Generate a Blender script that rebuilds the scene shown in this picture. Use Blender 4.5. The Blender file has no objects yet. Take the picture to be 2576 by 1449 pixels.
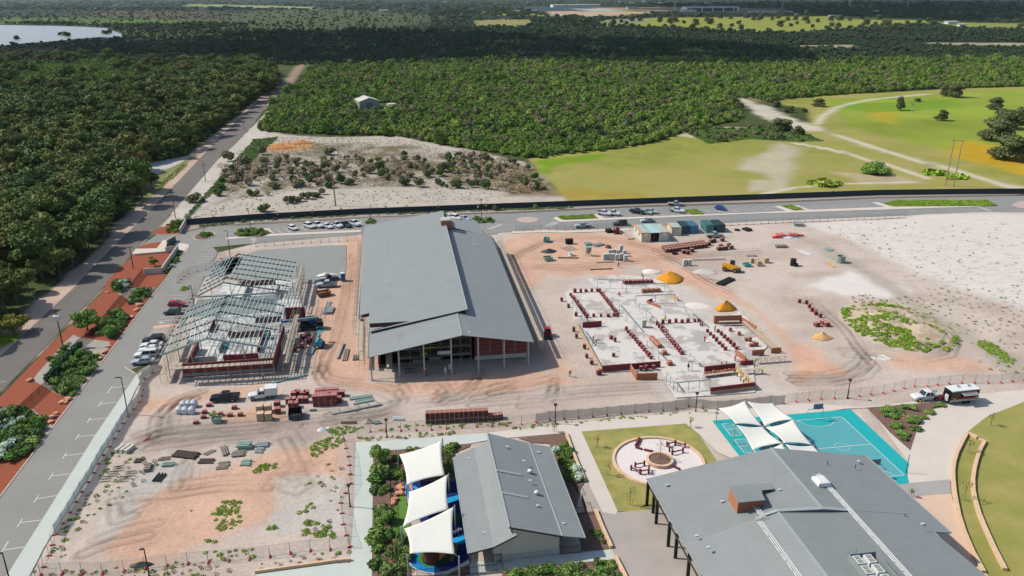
import bpy, bmesh, math, random
import numpy as np
from mathutils import Vector, Matrix
random.seed(7); RNG = np.random.default_rng(11)
SC = bpy.context.scene
COL = SC.collection
F, H = 2027.0, 72.0
PIT, ROLL, YAW = math.radians(20.34), math.radians(0.175), math.radians(8.55)
_cy, _sy = math.cos(YAW), math.sin(YAW)
_fw = np.array([_sy*math.cos(PIT), _cy*math.cos(PIT), -math.sin(PIT)])
_ri = np.array([_cy, -_sy, 0.0]); _dn = np.cross(_fw, _ri)
RX = _ri*math.cos(ROLL) + _dn*math.sin(ROLL); RY = -_ri*math.sin(ROLL) + _dn*math.cos(ROLL); RZ = _fw
RC = np.array([RX, RY, RZ]); CAMP = np.array([0, 0, H])
cd = bpy.data.cameras.new('camera'); cam = bpy.data.objects.new('camera', cd); COL.objects.link(cam)
cd.sensor_width = 36.0; cd.lens = F/2576*36.0; cd.clip_end = 60000; cd.clip_start = 1.0
M = Matrix.Identity(4)
for i in range(3):
 M[i][0] = RX[i]; M[i][1] = -RY[i]; M[i][2] = -RZ[i]; M[i][3] = CAMP[i]
cam.matrix_world = M; SC.camera = cam
SAZ = math.radians(162.1); SEL = math.radians(45.0)           # direction towards the sun
SUN = Vector((math.cos(SAZ)*math.cos(SEL), math.sin(SAZ)*math.cos(SEL), math.sin(SEL)))
ld = bpy.data.lights.new('sun', 'SUN'); ld.energy = 4.3; ld.angle = math.radians(0.53); ld.color = (1.0, 0.955, 0.88)
lo = bpy.data.objects.new('sun', ld); COL.objects.link(lo); lo.rotation_euler = SUN.to_track_quat('Z', 'Y').to_euler()
lo.location = (-200, 100, 300)
W = bpy.data.worlds.new('World'); SC.world = W; W.use_nodes = True
nt = W.node_tree; bg = nt.nodes['Background']; sk = nt.nodes.new('ShaderNodeTexSky'); sk.sky_type = 'NISHITA'
sk.sun_disc = False; sk.sun_elevation = SEL; sk.sun_rotation = math.atan2(SUN.x, SUN.y) % (2*math.pi)
nt.links.new(sk.outputs[0], bg.inputs[0]); bg.inputs[1].default_value = 0.14
SC.view_settings.view_transform = 'Standard'; SC.view_settings.look = 'None'
SC.view_settings.exposure = 0.55; SC.view_settings.gamma = 1.0
SC.render.engine = 'CYCLES'
SC.cycles.max_bounces = 4; SC.cycles.diffuse_bounces = 2; SC.cycles.transparent_max_bounces = 8
def G(p, z=0.0):
 r = RC.T @ np.array([(p[0]-1288)/F, (p[1]-724.5)/F, 1.0]); t = (z-H)/r[2]
 return Vector((r[0]*t, r[1]*t, z))
def GA(pts, z=0.0): return [G(p, z) for p in pts]
def onY(p, y):
 r = RC.T @ np.array([(p[0]-1288)/F, (p[1]-724.5)/F, 1.0]); t = y/r[1]
 return Vector((r[0]*t, y, H + r[2]*t))
def proj(x, y, z=0.0):
 d0, d1, d2 = x, y, z-H
 c = [RC[i][0]*d0 + RC[i][1]*d1 + RC[i][2]*d2 for i in range(3)]
 return 1288 + F*c[0]/c[2], 724.5 + F*c[1]/c[2]
def q(c, r, *a): return [(644*c + a[i]/4, 362.25*r + a[i+1]/4) for i in range(0, len(a), 2)]
def zt(ox, oy, w, *a):
 s = w/2576*0.6708333
 return [(ox*0.6708333 + a[i]*s, oy*0.6708333 + a[i+1]*s) for i in range(0, len(a), 2)]
def q1(c, r, x, y): return q(c, r, x, y)[0]
def z1(ox, oy, w, x, y): return zt(ox, oy, w, x, y)[0]
FACT = 1.85
def lin(v):
 v /= 255.0
 return v/12.92 if v <= 0.04045 else ((v+0.055)/1.055)**2.4
def c(r, g, b, f=FACT): return (lin(r)/f, lin(g)/f, lin(b)/f)
MATS = {}
def mat(name, col, rough=0.8, var=0.12, scale=1.5, col2=None, bump=0.0, bscale=None, metal=0.0, spec=0.3, alpha=1.0, inst=0.0, coords='Object', stretch=None):
 if name in MATS: return MATS[name]
 m = bpy.data.materials.new(name); m.use_nodes = True; n = m.node_tree.nodes; L = m.node_tree.links
 b = n['Principled BSDF']; b.inputs['Roughness'].default_value = rough; b.inputs['Metallic'].default_value = metal
 b.inputs['Specular IOR Level'].default_value = spec
 tc = n.new('ShaderNodeTexCoord'); src = tc.outputs[coords]
 if stretch:
  mp = n.new('ShaderNodeMapping'); mp.inputs['Scale'].default_value = stretch; L.new(src, mp.inputs[0]); src = mp.outputs[0]
 nz = n.new('ShaderNodeTexNoise'); nz.inputs['Scale'].default_value = scale; nz.inputs['Detail'].default_value = 5.0
 nz.inputs['Roughness'].default_value = 0.65; L.new(src, nz.inputs['Vector'])
 rp = n.new('ShaderNodeValToRGB'); rp.color_ramp.elements[0].position = 0.3; rp.color_ramp.elements[1].position = 0.7
 a = tuple(max(0, x*(1-var)) for x in col); d = tuple(x*(1+var) for x in (col2 or col))
 rp.color_ramp.elements[0].color = (*a, 1); rp.color_ramp.elements[1].color = (*d, 1)
 L.new(nz.outputs['Fac'], rp.inputs[0]); out = rp.outputs[0]
 if inst > 0:
  oi = n.new('ShaderNodeObjectInfo'); mr = n.new('ShaderNodeMapRange'); mr.inputs[3].default_value = 1-inst; mr.inputs[4].default_value = 1+inst
  L.new(oi.outputs['Random'], mr.inputs[0]); hs = n.new('ShaderNodeHueSaturation'); L.new(mr.outputs[0], hs.inputs['Value']); L.new(out, hs.inputs['Color']); out = hs.outputs[0]
 L.new(out, b.inputs['Base Color'])
 if bump > 0:
  bp = n.new('ShaderNodeBump'); bp.inputs['Strength'].default_value = bump; bp.inputs['Distance'].default_value = 0.1
  nb = n.new('ShaderNodeTexNoise'); nb.inputs['Scale'].default_value = bscale or scale*4; nb.inputs['Detail'].default_value = 3
  L.new(src, nb.inputs['Vector']); L.new(nb.outputs['Fac'], bp.inputs['Height']); L.new(bp.outputs[0], b.inputs['Normal'])
 if alpha < 1: b.inputs['Alpha'].default_value = alpha
 MATS[name] = m; return m
def brickmat(name, ca, cb, cm, bw=0.5, rh=0.17):
 if name in MATS: return MATS[name]
 m = mat(name, ca, rough=0.9, var=0.15, scale=0.7); n = m.node_tree.nodes; L = m.node_tree.links
 b = n['Principled BSDF']; tc = n.new('ShaderNodeTexCoord'); sx = n.new('ShaderNodeSeparateXYZ'); L.new(tc.outputs['Object'], sx.inputs[0])
 ad = n.new('ShaderNodeMath'); ad.operation = 'ADD'; L.new(sx.outputs[0], ad.inputs[0]); L.new(sx.outputs[1], ad.inputs[1])
 cx = n.new('ShaderNodeCombineXYZ'); L.new(ad.outputs[0], cx.inputs[0]); L.new(sx.outputs[2], cx.inputs[1])
 bk = n.new('ShaderNodeTexBrick'); bk.inputs['Scale'].default_value = 1.0; bk.inputs['Brick Width'].default_value = bw; bk.inputs['Row Height'].default_value = rh
 bk.inputs['Mortar Size'].default_value = 0.012; bk.inputs['Color1'].default_value = (*ca, 1); bk.inputs['Color2'].default_value = (*cb, 1); bk.inputs['Mortar'].default_value = (*cm, 1)
 L.new(cx.outputs[0], bk.inputs['Vector'])
 old = b.inputs['Base Color'].links[0].from_socket; mx = n.new('ShaderNodeMix'); mx.data_type = 'RGBA'; mx.blend_type = 'MIX'; mx.inputs[0].default_value = 0.6
 L.new(old, mx.inputs[6]); L.new(bk.outputs[0], mx.inputs[7]); L.new(mx.outputs[2], b.inputs['Base Color']); return m
def roofmat(name, col, axis, pitch=0.76):
 """corrugated sheet: fine ribs running down the slope, sheet laps and dust"""
 m = mat(name, col, rough=0.6, var=0.06, scale=0.35, spec=0.2); n = m.node_tree.nodes; L = m.node_tree.links; b = n['Principled BSDF']
 tc = n.new('ShaderNodeTexCoord'); wv = n.new('ShaderNodeTexWave'); wv.bands_direction = axis; wv.inputs['Scale'].default_value = 0.314/pitch*1.0; wv.inputs['Distortion'].default_value = 0
 L.new(tc.outputs['Object'], wv.inputs['Vector'])
 old = b.inputs['Base Color'].links[0].from_socket; mx = n.new('ShaderNodeMix'); mx.data_type = 'RGBA'; mx.blend_type = 'MULTIPLY'; mx.inputs[0].default_value = 0.05
 L.new(old, mx.inputs[6]); L.new(wv.outputs[0], mx.inputs[7]); L.new(mx.outputs[2], b.inputs['Base Color'])
 bp = n.new('ShaderNodeBump'); bp.inputs['Strength'].default_value = 0.05; bp.inputs['Distance'].default_value = 0.03; L.new(wv.outputs[0], bp.inputs['Height']); L.new(bp.outputs[0], b.inputs['Normal'])
 return m
class MB:
 def __init__(s): s.v = []; s.f = []; s.mi = []
 def add(s, vs, fs, m=0):
  o = len(s.v); s.v += [tuple(x) for x in vs]; s.f += [tuple(i+o for i in f) for f in fs]; s.mi += [m]*len(fs); return s
 def box(s, cx, cy, cz, sx, sy, sz, rz=0.0, m=0, top=(1, 1)):
  ca, sa = math.cos(rz), math.sin(rz); vs = []
  for k, t in ((-1, (1, 1)), (1, top)):
   for a, b in ((-1, -1), (1, -1), (1, 1), (-1, 1)):
    x, y = a*sx/2*t[0], b*sy/2*t[1]; vs.append((cx + x*ca - y*sa, cy + x*sa + y*ca, cz + k*sz/2))
  return s.add(vs, [(3, 2, 1, 0), (4, 5, 6, 7), (0, 1, 5, 4), (1, 2, 6, 5), (2, 3, 7, 6), (3, 0, 4, 7)], m)
 def prism(s, poly, z0, z1, m=0):
  n = len(poly); ar = sum(poly[i][0]*poly[(i+1) % n][1] - poly[(i+1) % n][0]*poly[i][1] for i in range(n))
  if ar < 0: poly = poly[::-1]
  vs = [(p[0], p[1], z0) for p in poly] + [(p[0], p[1], z1) for p in poly]
  return s.add(vs, [tuple(range(n-1, -1, -1)), tuple(range(n, 2*n))] + [(i, (i+1) % n, n+(i+1) % n, n+i) for i in range(n)], m)
 def slab(s, pts, t, m=0):
  """pts: 3-D polygon (top face); thickness t downwards"""
  n = len(pts); nv = Vector((0, 0, 0))
  for i in range(n):
   a, b = Vector(pts[i]), Vector(pts[(i+1) % n]); nv += a.cross(b)
  if nv.z < 0: pts = pts[::-1]
  vs = [tuple(p) for p in pts] + [(p[0], p[1], p[2]-t) for p in pts]
  return s.add(vs, [tuple(range(n)), tuple(range(2*n-1, n-1, -1))] + [((i+1) % n, i, n+i, n+(i+1) % n) for i in range(n)], m)
 def tube(s, pts, r, n=6, m=0, cap=True):
  pts = [Vector(p) for p in pts]; rs = r if isinstance(r, (list, tuple)) else [r]*len(pts); vs = []; fs = []
  for i, p in enumerate(pts):
   d = (pts[min(i+1, len(pts)-1)] - pts[max(i-1, 0)]); d = d.normalized() if d.length > 1e-9 else Vector((0, 0, 1))
   u = d.cross(Vector((0, 0, 1)));  u = u.normalized() if u.length > 1e-3 else Vector((1, 0, 0))
   w = d.cross(u)
   for k in range(n):
    a = 2*math.pi*(k+0.5)/n; vs.append(p + (u*math.cos(a) + w*math.sin(a))*rs[i])
  for i in range(len(pts)-1):
   for k in range(n): fs.append((i*n+k, (i+1)*n+k, (i+1)*n+(k+1) % n, i*n+(k+1) % n))
  if cap: fs += [tuple(range(n)), tuple(range((len(pts)-1)*n+n-1, (len(pts)-1)*n-1, -1))]
  return s.add(vs, fs, m)
 def beam(s, a, b, w, h, m=0):
  a, b = Vector(a), Vector(b); d = b-a; L = d.length; d.normalize(); u = d.cross(Vector((0, 0, 1)))
  u = u.normalized() if u.length > 1e-3 else Vector((1, 0, 0)); v = u.cross(d)
  vs = [p + u*i*w/2 + v*j*h/2 for p in (a, b) for i, j in ((-1, -1), (1, -1), (1, 1), (-1, 1))]
  return s.add(vs, [(0, 1, 2, 3), (7, 6, 5, 4), (0, 4, 5, 1), (1, 5, 6, 2), (2, 6, 7, 3), (3, 7, 4, 0)], m)
 def ring(s, rings, m=0, caps=True):
  n = len(rings[0]); vs = [p for r in rings for p in r]
  fs = [(i*n+k, i*n+(k+1) % n, (i+1)*n+(k+1) % n, (i+1)*n+k) for i in range(len(rings)-1) for k in range(n)]
  if caps: fs += [tuple(range(n-1, -1, -1)), tuple(range((len(rings)-1)*n, len(rings)*n))]
  return s.add(vs, fs, m)
 def lathe(s, prof, cx=0, cy=0, n=12, m=0):
  return s.ring([[(cx + r*math.cos(2*math.pi*k/n), cy + r*math.sin(2*math.pi*k/n), z) for k in range(n)] for r, z in prof], m)
 def cylx(s, c0, axis, r, w, n=10, m=0):
  a = Vector(axis).normalized(); c0 = Vector(c0); return s.tube([c0-a*w/2, c0+a*w/2], r, n, m)
 def quad(s, a, b, c_, d, m=0): return s.add([a, b, c_, d], [(0, 1, 2, 3)], m)
 def blob(s, cx, cy, cz, rx, ry, rz, m=0, seed=0, jit=0.15, n=8, k=5):
  rd = random.Random(seed); rings = []
  for i in range(1, k):
   t = math.pi*i/k; rings.append([(cx + rx*math.sin(t)*math.cos(2*math.pi*j/n)*(1+rd.uniform(-jit, jit)), cy + ry*math.sin(t)*math.sin(2*math.pi*j/n)*(1+rd.uniform(-jit, jit)), cz - rz*math.cos(t)*(1+rd.uniform(-jit, jit))) for j in range(n)])
  return s.ring(rings, m)
 def build(s, name, mats, parent=None, org=(0, 0, 0), smooth=False):
  me = bpy.data.meshes.new(name); o = org
  me.from_pydata([(x-o[0], y-o[1], z-o[2]) for x, y, z in s.v], [], s.f)
  if not isinstance(mats, (list, tuple)): mats = [mats]
  for m_ in mats: me.materials.append(m_)
  if len(mats) > 1: me.polygons.foreach_set('material_index', s.mi)
  if smooth: me.polygons.foreach_set('use_smooth', [True]*len(s.f))
  me.update(); ob = bpy.data.objects.new(name, me); COL.objects.link(ob)
  if parent: ob.parent = parent
  else: ob.location = org
  return ob
def tag(o, label, cat, group=None, kind=None):
 o['label'] = label; o['category'] = cat
 if group: o['group'] = group
 if kind: o['kind'] = kind
 return o
def thing(name, label, cat, loc=(0, 0, 0), rz=0.0, group=None):
 o = bpy.data.objects.new(name, None); COL.objects.link(o); o.location = loc; o.rotation_euler = (0, 0, rz); o.empty_display_size = 0.3
 return tag(o, label, cat, group)
def dup(root, loc, rz=None, label=None, group=None, scale=None):
 r = root.copy(); COL.objects.link(r); r.location = loc
 if rz is not None: r.rotation_euler = (0, 0, rz)
 if scale is not None: r.scale = scale if isinstance(scale, tuple) else (scale,)*3
 if label: r['label'] = label
 if group: r['group'] = group
 for ch in list(root.children):
  k = ch.copy(); COL.objects.link(k); k.parent = r
  for g in ch.children:
   d = g.copy(); COL.objects.link(d); d.parent = k
 return r
def struct(o):
 o['kind'] = 'structure'; return o
def ccw(pts):
 a = sum(pts[i][0]*pts[(i+1) % len(pts)][1] - pts[(i+1) % len(pts)][0]*pts[i][1] for i in range(len(pts)))
 return pts if a > 0 else pts[::-1]
def sheet(name, polys, z, m, edge=0.0):
 """flat structure sheet(s); polys are lists of ground points"""
 b = MB()
 for p in polys:
  p = ccw([(v[0], v[1]) for v in p])
  if edge: b.prism(p, z-edge, z)
  else: b.add([(x, y, z) for x, y in p], [tuple(range(len(p)))])
 return struct(b.build(name, m))
def densify(pts, step):
 out = []
 for a, b in zip(pts[:-1], pts[1:]):
  a, b = Vector(a), Vector(b); n = max(1, int((b-a).length/step))
  out += [a.lerp(b, i/n) for i in range(n)]
 return out + [Vector(pts[-1])]
def ribbon(b, pts, w, z0, z1_, m=0):
 """solid strip of width w along a ground polyline"""
 pts = [Vector((p[0], p[1], 0)) for p in pts]; L_ = []; R_ = []
 for i, p in enumerate(pts):
  d = (pts[min(i+1, len(pts)-1)] - pts[max(i-1, 0)]).normalized(); nn = Vector((-d.y, d.x, 0))
  L_.append(p + nn*w/2); R_.append(p - nn*w/2)
 rings = [[(R_[i].x, R_[i].y, z0), (L_[i].x, L_[i].y, z0), (L_[i].x, L_[i].y, z1_), (R_[i].x, R_[i].y, z1_)] for i in range(len(pts))]
 return b.ring(rings, m)
def _hash(ix, iy, seed):
 h = (ix.astype(np.int64)*374761393 + iy.astype(np.int64)*668265263 + seed*69069) & 0xffffffff
 h = ((h ^ (h >> 13))*1274126177) & 0xffffffff
 return ((h ^ (h >> 16)) & 0xffff)/65535.0
def vnoise(x, y, seed=0):
 ix, iy = np.floor(x), np.floor(y); fx, fy = x-ix, y-iy; fx = fx*fx*(3-2*fx); fy = fy*fy*(3-2*fy)
 ix = ix.astype(np.int64); iy = iy.astype(np.int64)
 a, b, d, e = _hash(ix, iy, seed), _hash(ix+1, iy, seed), _hash(ix, iy+1, seed), _hash(ix+1, iy+1, seed)
 return (a*(1-fx)+b*fx)*(1-fy) + (d*(1-fx)+e*fx)*fy
def fbm(x, y, seed=0, o=4):
 s = 0; a = 0.5
 for i in range(o): s = s + a*(vnoise(x*2**i, y*2**i, seed+i)-0.5); a *= 0.55
 return s
def sstep(a, b, x):
 t = np.clip((x-a)/(b-a), 0, 1); return t*t*(3-2*t)
xs = np.arange(-76, 132, 0.4)
e = [132.0]; st = 0.4
while e[-1] < 9000: st *= 1.035; e.append(e[-1]+st)
e2 = [-76.0]; st = 0.4
while e2[-1] > -9000: st *= 1.035; e2.append(e2[-1]-st)
xs = np.concatenate([np.array(e2[1:])[::-1], xs, np.array(e)])
ys = [74.0]
while ys[-1] < 25000: ys.append(ys[-1] + min(max(0.36, ys[-1]**2/58000*0.62), 600))
ys = np.concatenate([[-400, -150, -50, 0, 30, 50, 62, 68], np.array(ys)])
NX, NY = len(xs), len(ys)
GX, GY = np.meshgrid(xs, ys); X = GX.ravel(); Y = GY.ravel(); NV = X.size
Z = np.zeros(NV)
n1 = fbm(X/60, Y/60, 1); n2 = fbm(X/9, Y/9, 5); n3 = fbm(X/2.2, Y/2.2, 9); nfar = fbm(X/260, Y/420, 21)
def PC(*a): return np.array(c(*a))
colr = PC(74, 84, 42)[None]*(1+0.7*n1+0.8*n2)[:, None]
def sdpoly(poly, px, py):
 P_ = np.array([(v[0], v[1]) for v in poly]); n = len(P_); ins = np.zeros(px.size, bool); dm = np.full(px.size, 1e18)
 for i in range(n):
  x1, y1 = P_[i]; x2, y2 = P_[(i+1) % n]
  cnd = ((y1 > py) != (y2 > py));
  if y1 != y2: ins ^= cnd & (px < (x2-x1)*(py-y1)/(y2-y1)+x1)
  dx, dy = x2-x1, y2-y1; t = np.clip(((px-x1)*dx+(py-y1)*dy)/(dx*dx+dy*dy+1e-9), 0, 1)
  dm = np.minimum(dm, (px-x1-t*dx)**2+(py-y1-t*dy)**2)
 d = np.sqrt(dm); return np.where(ins, d, -d)
def zone(pts, soft, namp=0.0, nsc=6.0, seed=3, px=True):
 poly = GA(pts) if px else pts; P_ = np.array([(v[0], v[1]) for v in poly]); mg = soft+namp+1
 idx = np.where((X > P_[:, 0].min()-mg) & (X < P_[:, 0].max()+mg) & (Y > P_[:, 1].min()-mg) & (Y < P_[:, 1].max()+mg))[0]
 if idx.size == 0: return idx, np.zeros(0)
 sd = sdpoly(poly, X[idx], Y[idx])
 if namp: sd = sd + namp*2.2*fbm(X[idx]/nsc, Y[idx]/nsc, seed)
 return idx, sstep(-soft, soft, sd)
def paint(pts, col, soft, namp=0.0, nsc=6.0, seed=3, var=0.25, amt=1.0, px=True):
 idx, m = zone(pts, soft, namp, nsc, seed, px)
 if idx.size == 0: return
 m = (m*amt)[:, None]; cc = PC(*col)[None]*(1+var*(n2[idx]+n3[idx]))[:, None]
 colr[idx] = colr[idx]*(1-m)+cc*m
def linezone(pts, w, soft, namp=0, px=True, seed=4):
 poly = GA(pts) if px else [Vector(p) for p in pts]; P_ = np.array([(v[0], v[1]) for v in poly]); mg = w+soft+namp
 idx = np.where((X > P_[:, 0].min()-mg) & (X < P_[:, 0].max()+mg) & (Y > P_[:, 1].min()-mg) & (Y < P_[:, 1].max()+mg))[0]
 px_, py_ = X[idx], Y[idx]; dm = np.full(idx.size, 1e18)
 for i in range(len(P_)-1):
  x1, y1 = P_[i]; x2, y2 = P_[i+1]; dx, dy = x2-x1, y2-y1
  t = np.clip(((px_-x1)*dx+(py_-y1)*dy)/(dx*dx+dy*dy+1e-9), 0, 1); dm = np.minimum(dm, (px_-x1-t*dx)**2+(py_-y1-t*dy)**2)
 d = np.sqrt(dm)
 if namp: d = d + namp*2*fbm(px_/5, py_/5, seed)
 return idx, d
def paintline(pts, col, w, soft, namp=0, amt=1.0, var=0.2):
 idx, d = linezone(pts, w, soft, namp)
 m = ((1-sstep(w/2-soft, w/2+soft, d))*amt)[:, None]; cc = PC(*col)[None]*(1+var*(n2[idx]+n3[idx]))[:, None]
 colr[idx] = colr[idx]*(1-m)+cc*m
far = Y > 900
colr[far] = (PC(44, 56, 36)[None]*(1+1.2*nfar)[:, None])[far]
paint([(-200, 44), (0, 45), (300, 44), (520, 50), (640, 58), (560, 70), (300, 60), (0, 60), (-200, 60)], (84, 108, 34), 25, 20, 90)
paint([(210, 28), (420, 26), (640, 34), (760, 40), (700, 52), (500, 50), (200, 40)], (82, 74, 52), 40, 30, 120)
paint([(640, 27), (860, 22), (1000, 34), (1120, 40), (1060, 62), (880, 78), (700, 74), (500, 62)], (78, 90, 52), 25, 20, 90)
paint([(300, 62), (640, 72), (820, 75), (640, 96), (420, 100), (280, 86)], (74, 92, 38), 15, 15, 60)
paint([(1190, 52), (1270, 48), (1340, 50), (1330, 66), (1280, 70), (1200, 66)], (150, 142, 86), 8, 8, 40)
paint([(1210, 32), (1480, 36), (1480, 42), (1210, 38)], (140, 150, 70), 20, 10, 60)
paint([(470, 10), (650, 14), (800, 18), (800, 24), (640, 22), (460, 15)], (150, 160, 90), 40, 20, 90)
paint([(1380, 21), (1560, 24), (1620, 30), (1560, 42), (1420, 38), (1376, 28)], (150, 152, 88), 15, 10, 60)
paint([(1374, 28), (1480, 29), (1630, 30), (1660, 33), (1560, 36), (1500, 43), (1390, 38)], (196, 168, 146), 12, 8, 60)
paint([(1430, 19), (1560, 19), (1600, 22), (1580, 25), (1470, 25)], (190, 158, 140), 30, 10, 60)
paint([(1300, 17), (1440, 16), (1500, 22), (1480, 28), (1340, 28)], (64, 80, 90), 25, 8, 80)
paint([(1440, 22), (1530, 22), (1560, 27), (1480, 28)], (170, 190, 188), 25, 10, 60)
paint([(1520, 20), (1760, 18), (1960, 22), (1990, 32), (1800, 34), (1640, 30)], (150, 134, 116), 25, 12, 90)
paint([(1500, 56), (1560, 47), (1700, 44), (1920, 43), (2100, 40), (2320, 48), (2360, 56), (2250, 66), (2100, 74), (1960, 82), (1860, 80), (1800, 73), (1700, 66), (1500, 66)], (148, 152, 66), 10, 8, 40)
paint([(1500, 50), (1600, 46), (1640, 52), (1560, 60)], (140, 142, 128), 10, 8, 40)
paint([(2700, 60), (2350, 56), (2400, 66), (2560, 72)], (140, 146, 70), 12, 10, 60)
paint([(1982, 115), (2152, 112), (2145, 122), (2070, 125), (2010, 122)], (170, 156, 124), 4, 4, 20)
paint([(2322, 107), (2600, 108), (2600, 116), (2330, 112)], (168, 160, 124), 5, 4, 20)
paint([(380, 124), (450, 119), (430, 146), (350, 150)], (110, 112, 84), 8, 16, 25, amt=0.7)
paint([(700, 240), (1300, 170), (2576, 170), (2576, 215), (1940, 240), (1760, 330), (1340, 400), (900, 345), (680, 320)], (78, 88, 40), 8, 12, 25, amt=0.8)
paint([(1800, 205), (2000, 200), (2060, 230), (1900, 262), (1800, 240)], (150, 138, 104), 8, 10, 20, amt=0.7)
paint([(455, 580), (430, 575), (500, 470), (560, 390), (600, 350), (660, 325), (720, 340), (860, 345), (1010, 342), (1110, 366), (1240, 388), (1330, 412), (1400, 478), (1450, 512), (1288, 528), (644, 560)], (196, 184, 168), 2.5, 3, 9)
sl = [(640, 380), (800, 360), (1000, 362), (1200, 400), (1380, 440), (1400, 488), (1150, 470), (900, 470), (700, 480), (580, 500), (540, 470)]
idx, m = zone(sl, 4, 4, 12); k = (m*np.clip(0.62+2.3*n2[idx]+1.4*n3[idx], 0, 0.95))[:, None]; colr[idx] = colr[idx]*(1-k)+PC(116, 104, 76)[None]*k
paint([(1190, 400), (1330, 420), (1400, 480), (1410, 492), (1290, 490), (1200, 440)], (124, 104, 72), 4, 4, 10, amt=0.8)
paint([(660, 372), (690, 362), (760, 352), (790, 368), (740, 380), (680, 380)], (206, 150, 96), 2, 2, 6)
paint([(-60, 880), (0, 840), (160, 700), (262, 616), (292, 565), (370, 490), (420, 438), (520, 352), (600, 290), (660, 240), (700, 240), (640, 300), (592, 362), (480, 480), (390, 580), (322, 650), (257, 727), (0, 990), (-120, 1110)], (204, 178, 158), 0.8, 1.2, 6)
paint([(480, 478), (547, 402), (592, 362), (690, 262), (720, 270), (640, 372), (560, 470), (520, 520), (470, 560), (455, 575), (400, 575)], (206, 196, 182), 0.8, 1.0, 5)
paintline([(690, 250), (735, 195), (752, 170), (778, 146)], (160, 138, 116), 9, 3, 1)
paint([(350, 445), (375, 408), (480, 392), (440, 436), (400, 452)], (210, 204, 194), 1.5, 2, 8)
paint([(366, 272), (405, 262), (430, 290), (400, 300)], (150, 142, 70), 2, 3, 10)
paint([(360, 455), (430, 420), (480, 395), (500, 388), (440, 440), (400, 480), (350, 520)], (140, 140, 84), 1, 1, 6)
for pl in ([(-40, 850), (40, 838), (60, 850), (0, 880)], [(-60, 680), (20, 680), (10, 720), (-60, 730)], [(10, 335), (60, 335), (50, 358), (5, 356)]): paint(pl, (104, 128, 26), 1, 1, 5)
field = [(1330, 400), (1365, 394), (1420, 385), (1545, 375), (1560, 371), (1650, 360), (1700, 338), (1735, 331), (1850, 342), (1930, 347), (2000, 334), (2040, 305), (2030, 272), (1975, 266), (1950, 256), (1985, 246), (2060, 242), (2150, 236), (2380, 225), (2700, 213), (3000, 215), (3200, 480), (2576, 475), (2232, 480), (1932, 491), (1440, 512), (1400, 472), (1350, 425)]
paint(field, (150, 150, 68), 1.5, 1.5, 8, var=0.3)
idx, m = zone(field, 2); g = fbm(X[idx]/55, Y[idx]/26, 33); k = (m*np.clip(0.45+3.0*g, 0, 1))[:, None]; colr[idx] = colr[idx]*(1-k)+PC(170, 160, 90)[None]*k
idx, m = zone([(2060, 250), (2700, 215), (3000, 300), (2700, 420), (2400, 380), (2150, 330)], 6, 8, 30); k = (m*0.85)[:, None]; colr[idx] = colr[idx]*(1-k)+(PC(142, 160, 48)[None]*(1+0.8*fbm(X[idx]/22, Y[idx]/30, 8))[:, None])*k
paint([(1338, 408), (1420, 394), (1540, 384), (1500, 400), (1400, 420), (1380, 440)], (124, 152, 30), 3, 4, 10)
paint([(1400, 480), (1440, 505), (1620, 500), (1600, 488), (1440, 470)], (172, 150, 62), 3, 3, 10, amt=0.8)
paint([(2420, 350), (2600, 390), (2700, 440), (2576, 442), (2480, 415), (2380, 395)], (196, 160, 40), 4, 4, 14)
paint([(2180, 262), (2260, 288), (2250, 312), (2190, 300)], (188, 164, 44), 4, 5, 14, amt=0.75)
paint([(2080, 265), (2400, 250), (2420, 270), (2200, 285)], (112, 152, 30), 4, 6, 18, amt=0.75)
paint([(1840, 425), (1960, 360), (2010, 372), (1990, 440), (1960, 470), (1930, 440)], (196, 184, 158), 4, 4, 12, amt=0.85)
paint([(1890, 452), (1980, 452), (1985, 478), (1880, 484)], (196, 184, 158), 2, 2, 8, amt=0.8)
paint([(2100, 435), (2240, 440), (2330, 462), (2180, 466)], (190, 172, 140), 3, 3, 9, amt=0.8)
for pl, w in (([(1845, 240), (1880, 256), (1960, 292), (2040, 318), (2110, 342), (2200, 372), (2300, 402), (2440, 440), (2620, 492)], 5.5), ([(2058, 312), (2068, 292), (2110, 268), (2180, 252), (2260, 243), (2340, 236)], 4.0), ([(1880, 498), (2000, 472), (2130, 462), (2300, 458)], 2.5), ([(2000, 360), (2100, 378), (2250, 420), (2330, 448)], 4.0)):
 paintline(pl, (214, 202, 178), w, 1.2, 1.2)
paintline([(2010, 305), (2110, 344), (2300, 405), (2440, 442)], (160, 146, 110), 1.3, 0.5, 0.6, amt=0.8)
paint([(1860, 252), (1930, 268), (2000, 300), (2050, 330), (1980, 322), (1900, 285)], (206, 194, 172), 2, 3, 9); paint([(1690, 338), (1790, 318), (1900, 322), (1990, 340), (1980, 352), (1860, 346), (1740, 346)], (200, 188, 164), 1.5, 3, 7, amt=.85); paint([(1880, 330), (1990, 322), (2030, 340), (2000, 352), (1890, 350)], (128, 116, 84), 1.5, 2, 6, amt=.7)
site = [(10, 1530), (242, 1092), (342, 942), (410, 897), (490, 745), (550, 635), (644, 612), (911, 586), (1250, 583), (1428, 576), (1588, 570), (1932, 554), (2274, 540), (2482, 530), (2760, 536), (3100, 1060), (2576, 990), (3100, 1600), (10, 1600)]
paint(site, (211, 194, 178), 0.4, 0, var=0.13)
idx, m = zone(site, 0.4); g = fbm(X[idx]/14, Y[idx]/9, 40, 5); k = (m*np.clip(0.25+2.4*g, 0, 0.8))[:, None]; colr[idx] = colr[idx]*(1-k)+PC(190, 171, 154)[None]*k
OR = (218, 176, 148)
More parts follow.
